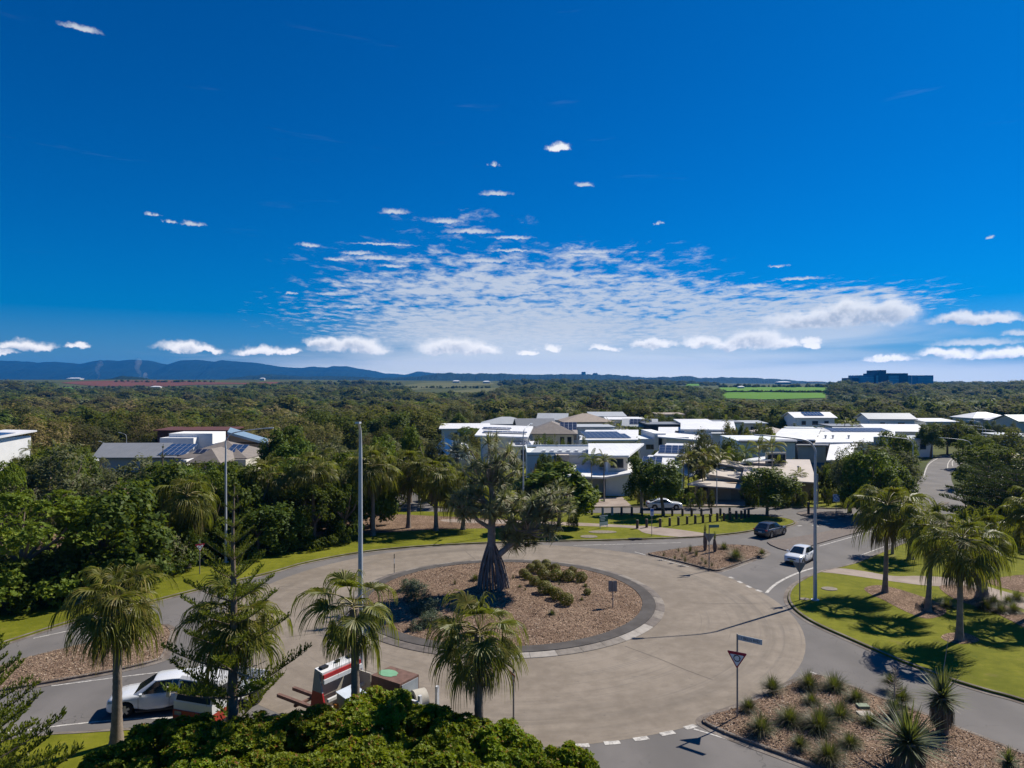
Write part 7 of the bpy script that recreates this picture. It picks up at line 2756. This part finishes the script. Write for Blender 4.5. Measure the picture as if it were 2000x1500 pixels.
# ------------------------------------------------------------------ the forest in the hollow behind
FIELDS = [('red_field', [(118, 748), (150, 745), (300, 743), (385, 746), (470, 748), (560, 746), (500, 750), (380, 752), (330, 755), (200, 755)], RED), ('red_field', [(470, 750), (520, 746), (545, 747), (530, 753), (490, 754)], RED),
          ('cane_field', [(1405, 757.5), (1500, 756.5), (1625, 757.5), (1625, 766), (1540, 766.5), (1405, 765)], CANE), ('cane_field', [(1405, 766), (1540, 767.5), (1612, 768), (1612, 778), (1500, 781), (1405, 779)], CANE),
          ('pasture', [(790, 753), (850, 747), (960, 748), (970, 751), (880, 757), (800, 763)], STRAW), ('pasture', [(885, 764), (930, 760), (975, 757), (960, 770), (900, 772)], STRAW), ('pasture', [(555, 750), (660, 747), (640, 752)], STRAW),
          ('pasture', [(1025, 749), (1070, 748), (1068, 750.5), (1030, 751)], CANE), ('pasture', [(110, 757), (160, 757), (150, 764), (115, 763)], CANE), ('pasture', [(1338, 750), (1368, 750), (1366, 754), (1340, 754)], CANE)]
for nm, pts, mt in FIELDS:
    field(nm, pts, mt)


def inside(poly, x, y):
    c = False
    for (ax_, ay_), (bx_, by_) in zip(poly, poly[1:] + poly[:1]):
        if (ay_ > y) != (by_ > y) and x < (bx_ - ax_) * (y - ay_) / (by_ - ay_) + ax_:
            c = not c
    return c


FW = [[PT(*p) for p in pts] for nm, pts, mt in FIELDS]
FBOX = [(min(p[0] for p in w) - 8, max(p[0] for p in w) + 8, min(p[1] for p in w) - 8, max(p[1] for p in w) + 8) for w in FW]
rn = np.random.default_rng(5)


def veg(x, y):
    return .5 + .25 * math.sin(x * .013 + 1) + .2 * math.sin(y * .017 + x * .006) + .15 * math.sin(x * .05) * math.cos(y * .043)


def front_clear(x, y):
    """how high a tree may be here without covering a field behind it"""
    px = 1000 + x * F / y
    if 1405 < px < 1625 and y > 420:
        return zat(781, y) - float(T(x, y))
    if 1405 < px < 1625 and y > 300:
        return zat(779, y) - float(T(x, y))
    if 110 < px < 480 and y > 900:
        return zat(757, y) - float(T(x, y))
    if 790 < px < 975 and y > 850:
        return zat(767, y) - float(T(x, y))
    return 99


F_PTS = []
for (y0, y1, stp) in ((150, 420, 8.6), (420, 760, 11.0), (760, 1150, 14.0), (1150, 1750, 19.0), (1750, 3600, 34.0)):
    y = y0
    while y < y1:
        xm = y * .88 + 45
        x = -xm
        while x < xm:
            jx, jy = x + rn.uniform(-.45, .45) * stp, y + rn.uniform(-.45, .45) * stp
            x += stp
            px = 1000 + jx * F / jy
            if jy < 272 and px > 840 or (jy < 178 and 130 < px < 560) or (px < 60 and jy < 150):
                continue
            if jy < 160 and px > 40 and rn.random() < .3:
                continue
            if 600 < px < 720 and 105 < jy < 172:
                continue
            if blocked(jx, jy, 1.5):
                continue
            v = veg(jx, jy)
            if jy > 1150 and v < (.34 if not 480 < px < 780 else .2):
                continue
            if any(b[0] < jx < b[1] and b[2] < jy < b[3] and (inside(w, jx, jy)) for w, b in zip(FW, FBOX)):
                continue
            hh = rn.uniform(4.2, 9.6) * (1.0 + .25 * (v - .5)) * (1 if jy < 760 else (1.15 if jy < 1150 else (1.5 if jy < 1750 else 2.0)))
            if rn.random() < .05:
                hh *= 1.3
            fc = front_clear(jx, jy)
            if jy > 1750:
                fc = min(fc, zat(float(np.interp(px, [0, 100, 240, 470, 560, 700, 800, 880, 950, 1000, 1100, 1250, 1400, 2000], [741, 746, 747, 748, 744, 743, 747, 753, 748, 742, 741, 742, 746, 746])) + rn.uniform(-1, 2), jy) - float(T(jx, jy)))
            elif jy > 600:
                fc = min(fc, zat(float(np.interp(px, [0, 100, 240, 470, 560, 700, 800, 950, 1000, 1100, 1180, 1240, 1300, 1400, 1620, 1660, 1800, 2000], [741, 746, 752, 751, 750, 752, 755, 757, 752, 748, 743, 746, 752, 758, 752, 744, 749, 746])) + rn.uniform(-1.5, 2.5), jy) - float(T(jx, jy)))
            if fc < 1.0:
                continue
            hh = min(hh, fc * rn.uniform(.75, 1))
            w = stp * (.75 + 1.5 * rn.random() ** 2.0)
            hh *= .7 + .45 * (w / stp - .75)
            w = min(w, hh * 2.4)
            r = rn.random()
            # wood types come in drifts: brownish paperbark on the left middle, darker rainforest trees in bands
            drift = math.sin(jx * .018 + 2) + math.sin(jy * .021 + jx * .008) + (.5 if px < 620 else -.2)
            if jy > 760:
                k_ = 'D' if r < .5 else ('O' if r < .8 else 'S')
            elif drift > .5:
                k_ = 'W' if r < .55 else ('O' if r < .85 else 'S')
            elif drift > -.6:
                k_ = 'O' if r < .4 else ('S' if r < .6 else ('D' if r < .85 else 'G'))
            else:
                k_ = 'D' if r < .55 else ('G' if r < .75 else ('O' if r < .93 else 'B'))
            F_PTS.append((math.hypot(jx, jy), jx, jy, float(T(jx, jy)), hh, w, k_))
        y += stp
for px_ in np.arange(1405, 1616, 3.2):                          # the hedge between the two cane fields
    x, y = PT(px_, 766.6 + .3 * math.sin(px_ * .2))
    F_PTS.append((math.hypot(x, y), x, y, float(T(x, y)), rn.uniform(2.2, 4.2), rn.uniform(3.5, 6), 'D'))
for (xa, xb, yy, h0) in ((120, 480, 757.5, 4.5), (800, 960, 758, 4.0), (230, 420, 746.5, 5), (1405, 1620, 756.6, 5.5), (560, 760, 752, 6)):   # scattered field trees
    for px_ in np.arange(xa, xb, 7.0):
        x, y = PT(px_ + rn.uniform(-3, 3), yy + rn.uniform(-1, .6))
        hh = h0 * rn.uniform(.5, 1.5)
        F_PTS.append((math.hypot(x, y), x, y, float(T(x, y)), hh, hh * rn.uniform(1, 2), 'D' if rn.random() < .6 else 'O'))
F_PTS.sort()
NM = {'G': 'dark glossy', 'S': 'grey green', 'O': 'olive', 'D': 'deep green', 'B': 'light green', 'W': 'brownish'}
for d_, x, y, z, hh, w, k_ in F_PTS[:250]:
    tree_at(Vector((x, y, z)), hh, w, k_, NM[k_] + ' tree at the near edge of the wide forest', NM[k_] + ' forest edge trees', .06, 'tree', 'forest_tree')
rest = F_PTS[250:]

# everything farther: one mass of tree crowns
protos = bpy.data.collections.new('crown_kinds')
ORDER = ['G', 'S', 'O', 'D', 'W', 'B']
FAR = {}
for i, k_ in enumerate(ORDER):
    mt = {'G': L_DARK, 'S': L_GREY, 'O': L_OLIVE, 'D': L_FOREST, 'W': L_BROWN, 'B': L_BRIGHT}[k_]
    for j in range(2):
        me = crown_mesh('far_crown', 900 + i * 7 + j, mt, 13, .46, 1500, .10, .6, lo=-.2, spread=(.35, .8), core=.1, nj=.2)
        o = bpy.data.objects.new('%02d_kind' % (i * 2 + j), me)
        protos.objects.link(o)
pts = np.array([(x, y, z + hh * .42) for d_, x, y, z, hh, w, k_ in rest], np.float32)
me = bpy.data.meshes.new('forest')
me.vertices.add(len(pts))
me.vertices.foreach_set('co', pts.ravel())
at = me.attributes.new('kind', 'INT', 'POINT')
at.data.foreach_set('value', np.array([ORDER.index(r[6]) * 2 + rn.integers(0, 2) for r in rest], np.int32))
at = me.attributes.new('size', 'FLOAT_VECTOR', 'POINT')
at.data.foreach_set('vector', np.array([(r[5] * .52, r[5] * .52, r[4] * .56) for r in rest], np.float32).ravel())
at = me.attributes.new('turn', 'FLOAT_VECTOR', 'POINT')
at.data.foreach_set('vector', np.stack([np.zeros(len(rest)), np.zeros(len(rest)), rn.uniform(0, 6.28, len(rest))], 1).astype(np.float32).ravel())
fo = tag(link('forest', me), 'wide mixed forest filling the hollow behind the houses', None, None, 'stuff')
ng = bpy.data.node_groups.new('forest', 'GeometryNodeTree')
ng.interface.new_socket('Geometry', in_out='INPUT', socket_type='NodeSocketGeometry')
ng.interface.new_socket('Geometry', in_out='OUTPUT', socket_type='NodeSocketGeometry')
N = ng.nodes.new
gi, go = N('NodeGroupInput'), N('NodeGroupOutput')
ci = N('GeometryNodeCollectionInfo')
ci.inputs['Collection'].default_value = protos
ci.inputs['Separate Children'].default_value = True
ci.inputs['Reset Children'].default_value = True
ip = N('GeometryNodeInstanceOnPoints')
ip.inputs['Pick Instance'].default_value = True
def attr(nm, tp):
    n = N('GeometryNodeInputNamedAttribute')
    n.data_type = tp
    n.inputs['Name'].default_value = nm
    return n.outputs['Attribute']
LK = ng.links.new
LK(gi.outputs[0], ip.inputs['Points'])
LK(ci.outputs[0], ip.inputs['Instance'])
LK(attr('kind', 'INT'), ip.inputs['Instance Index'])
LK(attr('turn', 'FLOAT_VECTOR'), ip.inputs['Rotation'])
LK(attr('size', 'FLOAT_VECTOR'), ip.inputs['Scale'])
LK(ip.outputs[0], go.inputs[0])
md = fo.modifiers.new('forest', 'NODES')
md.node_group = ng


# ------------------------------------------------------------------ far hills
def ridge(name, Y, prof, depth, amp, mat, nx=260, seed=0, rough=1.0):
    """a hill range whose crest, seen from the photograph's spot, follows PROF; it has a near and a far slope"""
    px = np.linspace(prof[0][0], prof[-1][0], nx)
    py = np.interp(px, [p[0] for p in prof], [p[1] for p in prof])
    rr = np.random.default_rng(seed)
    jag = np.convolve(rr.normal(size=nx + 8), np.ones(5) / 5, 'same')[4:-4] * amp
    ny = 27
    V = []
    for j in range(ny):
        t = j / (ny - 1) * 2 - 1            # -1 near foot, 0 crest, 1 far foot
        s = (1 - abs(t)) ** .8
        for i in range(nx):
            zc = CAMH - (py[i] - 750) * Y / F + jag[i]
            yy = Y + t * depth
            x = (px[i] - 1000) * Y / F * (1 + t * depth / Y * .6)
            gul = amp * 3 * rough * (math.sin(x * .0031 * 6000 / Y + j * .6 + seed) + math.sin(x * .0083 * 6000 / Y - j * .9)) * s * (1 - s) * 2
            V.append((x, yy, (zc - 20) * s + 20 - (1 - s) * 25 + gul + rr.normal() * amp * .25 * (abs(t) > .01)))
    i = np.arange((nx - 1) * (ny - 1))
    a = (i // (nx - 1)) * nx + i % (nx - 1)
    return tag(link(name, np_mesh(name, V, np.stack([a, a + 1, a + nx + 1, a + nx], 1), [mat], smooth=False)), kind='structure')


HILLM = ground_mat('hill_forest', _field((.008, .020, .014), (.016, .030, .020), 3))
ridge('mountains', 7600, [(-500, 712), (-200, 707), (0, 705), (30, 705), (75, 708), (110, 706), (155, 711), (195, 704), (230, 705), (265, 702), (300, 706), (328, 712), (350, 704), (380, 702), (420, 706), (430, 703), (500, 709), (560, 718), (590, 719),
                           (610, 716), (640, 718), (652, 714.5), (680, 716), (720, 722), (750, 729), (790, 731), (815, 726), (860, 729), (900, 730), (950, 732), (1050, 736), (1200, 740)], 1500, 5, HILLM, 420, 3)
ridge('hills', 4300, [(380, 748), (430, 742), (470, 735), (520, 731), (580, 735), (640, 734), (700, 736), (760, 738), (800, 736), (850, 731), (880, 728), (900, 730), (935, 729), (1000, 730.5), (1050, 731.5), (1110, 731), (1150, 730), (1200, 731.5),
                      (1230, 735), (1260, 738), (1290, 736), (1320, 736), (1345, 735), (1370, 738), (1420, 737), (1460, 738), (1500, 740), (1530, 741), (1560, 744), (1610, 747), (1700, 749)], 700, 4, HILLM, 520, 8)
ridge('hills', 2700, [(60, 752), (150, 746), (200, 742), (225, 737), (238, 734), (255, 736), (280, 738), (300, 742), (340, 746), (420, 748)], 250, 2.5, HILLM, 160, 9)

# town on the middle hills
for px_, w_, h_, lb in ((1140, 8, 5.5, 'square apartment tower on the crest of the middle hills'), (1163, 9, 3.2, 'paler apartment block right of the tower on the middle hills')):
    Y = 4290
    hh = House('building', lb, px_, Y, 0, 'building', zat(732.5, Y), (30, 20))
    hh.wall(HG, -w_ / 2 * Y / F, w_ / 2 * Y / F, 0, 20, -10, h_ * Y / F, 'block')
    hh.wall(HD, -w_ / 2.6 * Y / F, w_ / 2.6 * Y / F, 2, 16, h_ * Y / F, (h_ + .8) * Y / F, 'plant_room')

# ------------------------------------------------------------------ air
hz_me = bpy.data.meshes.new('haze')
mb = MB()
mb.box(-9500, 9500, -2500, 10400, -60, 330)
hz_me = mb.mesh('haze', [])
hm, g = new_mat('haze')
pv = g.add('ShaderNodeVolumePrincipled')
pv.inputs['Color'].default_value = (.01, .34, 1.0, 1)
pv.inputs['Density'].default_value = HAZE_D
pv.inputs['Anisotropy'].default_value = .2
out(g, pv.outputs[0], True)
hz_me.materials.clear()
hz_me.materials.append(hm)
tag(link('haze', hz_me), kind='stuff')

# smoke of two small fires on the farmland
def smoke(px0, px1, y0, y1, w0, w1, Y, dens):
    mb = MB()
    n = 12
    pts = [(X(px0 + (px1 - px0) * (i / n) ** 1.4 + 1.2 * math.sin(i * .9), Y), Y + 8 * math.sin(i * .7), zat(y0 + (y1 - y0) * i / n, Y)) for i in range(n + 1)]
    mb.tube(pts, [(w0 + (w1 - w0) * (i / n)) / 2 * Y / F * (1 + .18 * math.sin(i * 2.1)) * (1 if i < n else .5) for i in range(n + 1)], 12)
    m, g = new_mat('smoke')
    pv = g.add('ShaderNodeVolumePrincipled')
    pv.inputs['Color'].default_value = (.9, .92, .95, 1)
    pv.inputs['Density'].default_value = dens
    out(g, pv.outputs[0], True)
    tag(mb.build('smoke', m), kind='stuff')


smoke(272, 268, 739, 700, 3, 15, 2900, .006)
smoke(190, 195, 740, 704, 3, 13, 3000, .004)
smoke(286, 281, 741, 729, 3, 8, 2850, .012)
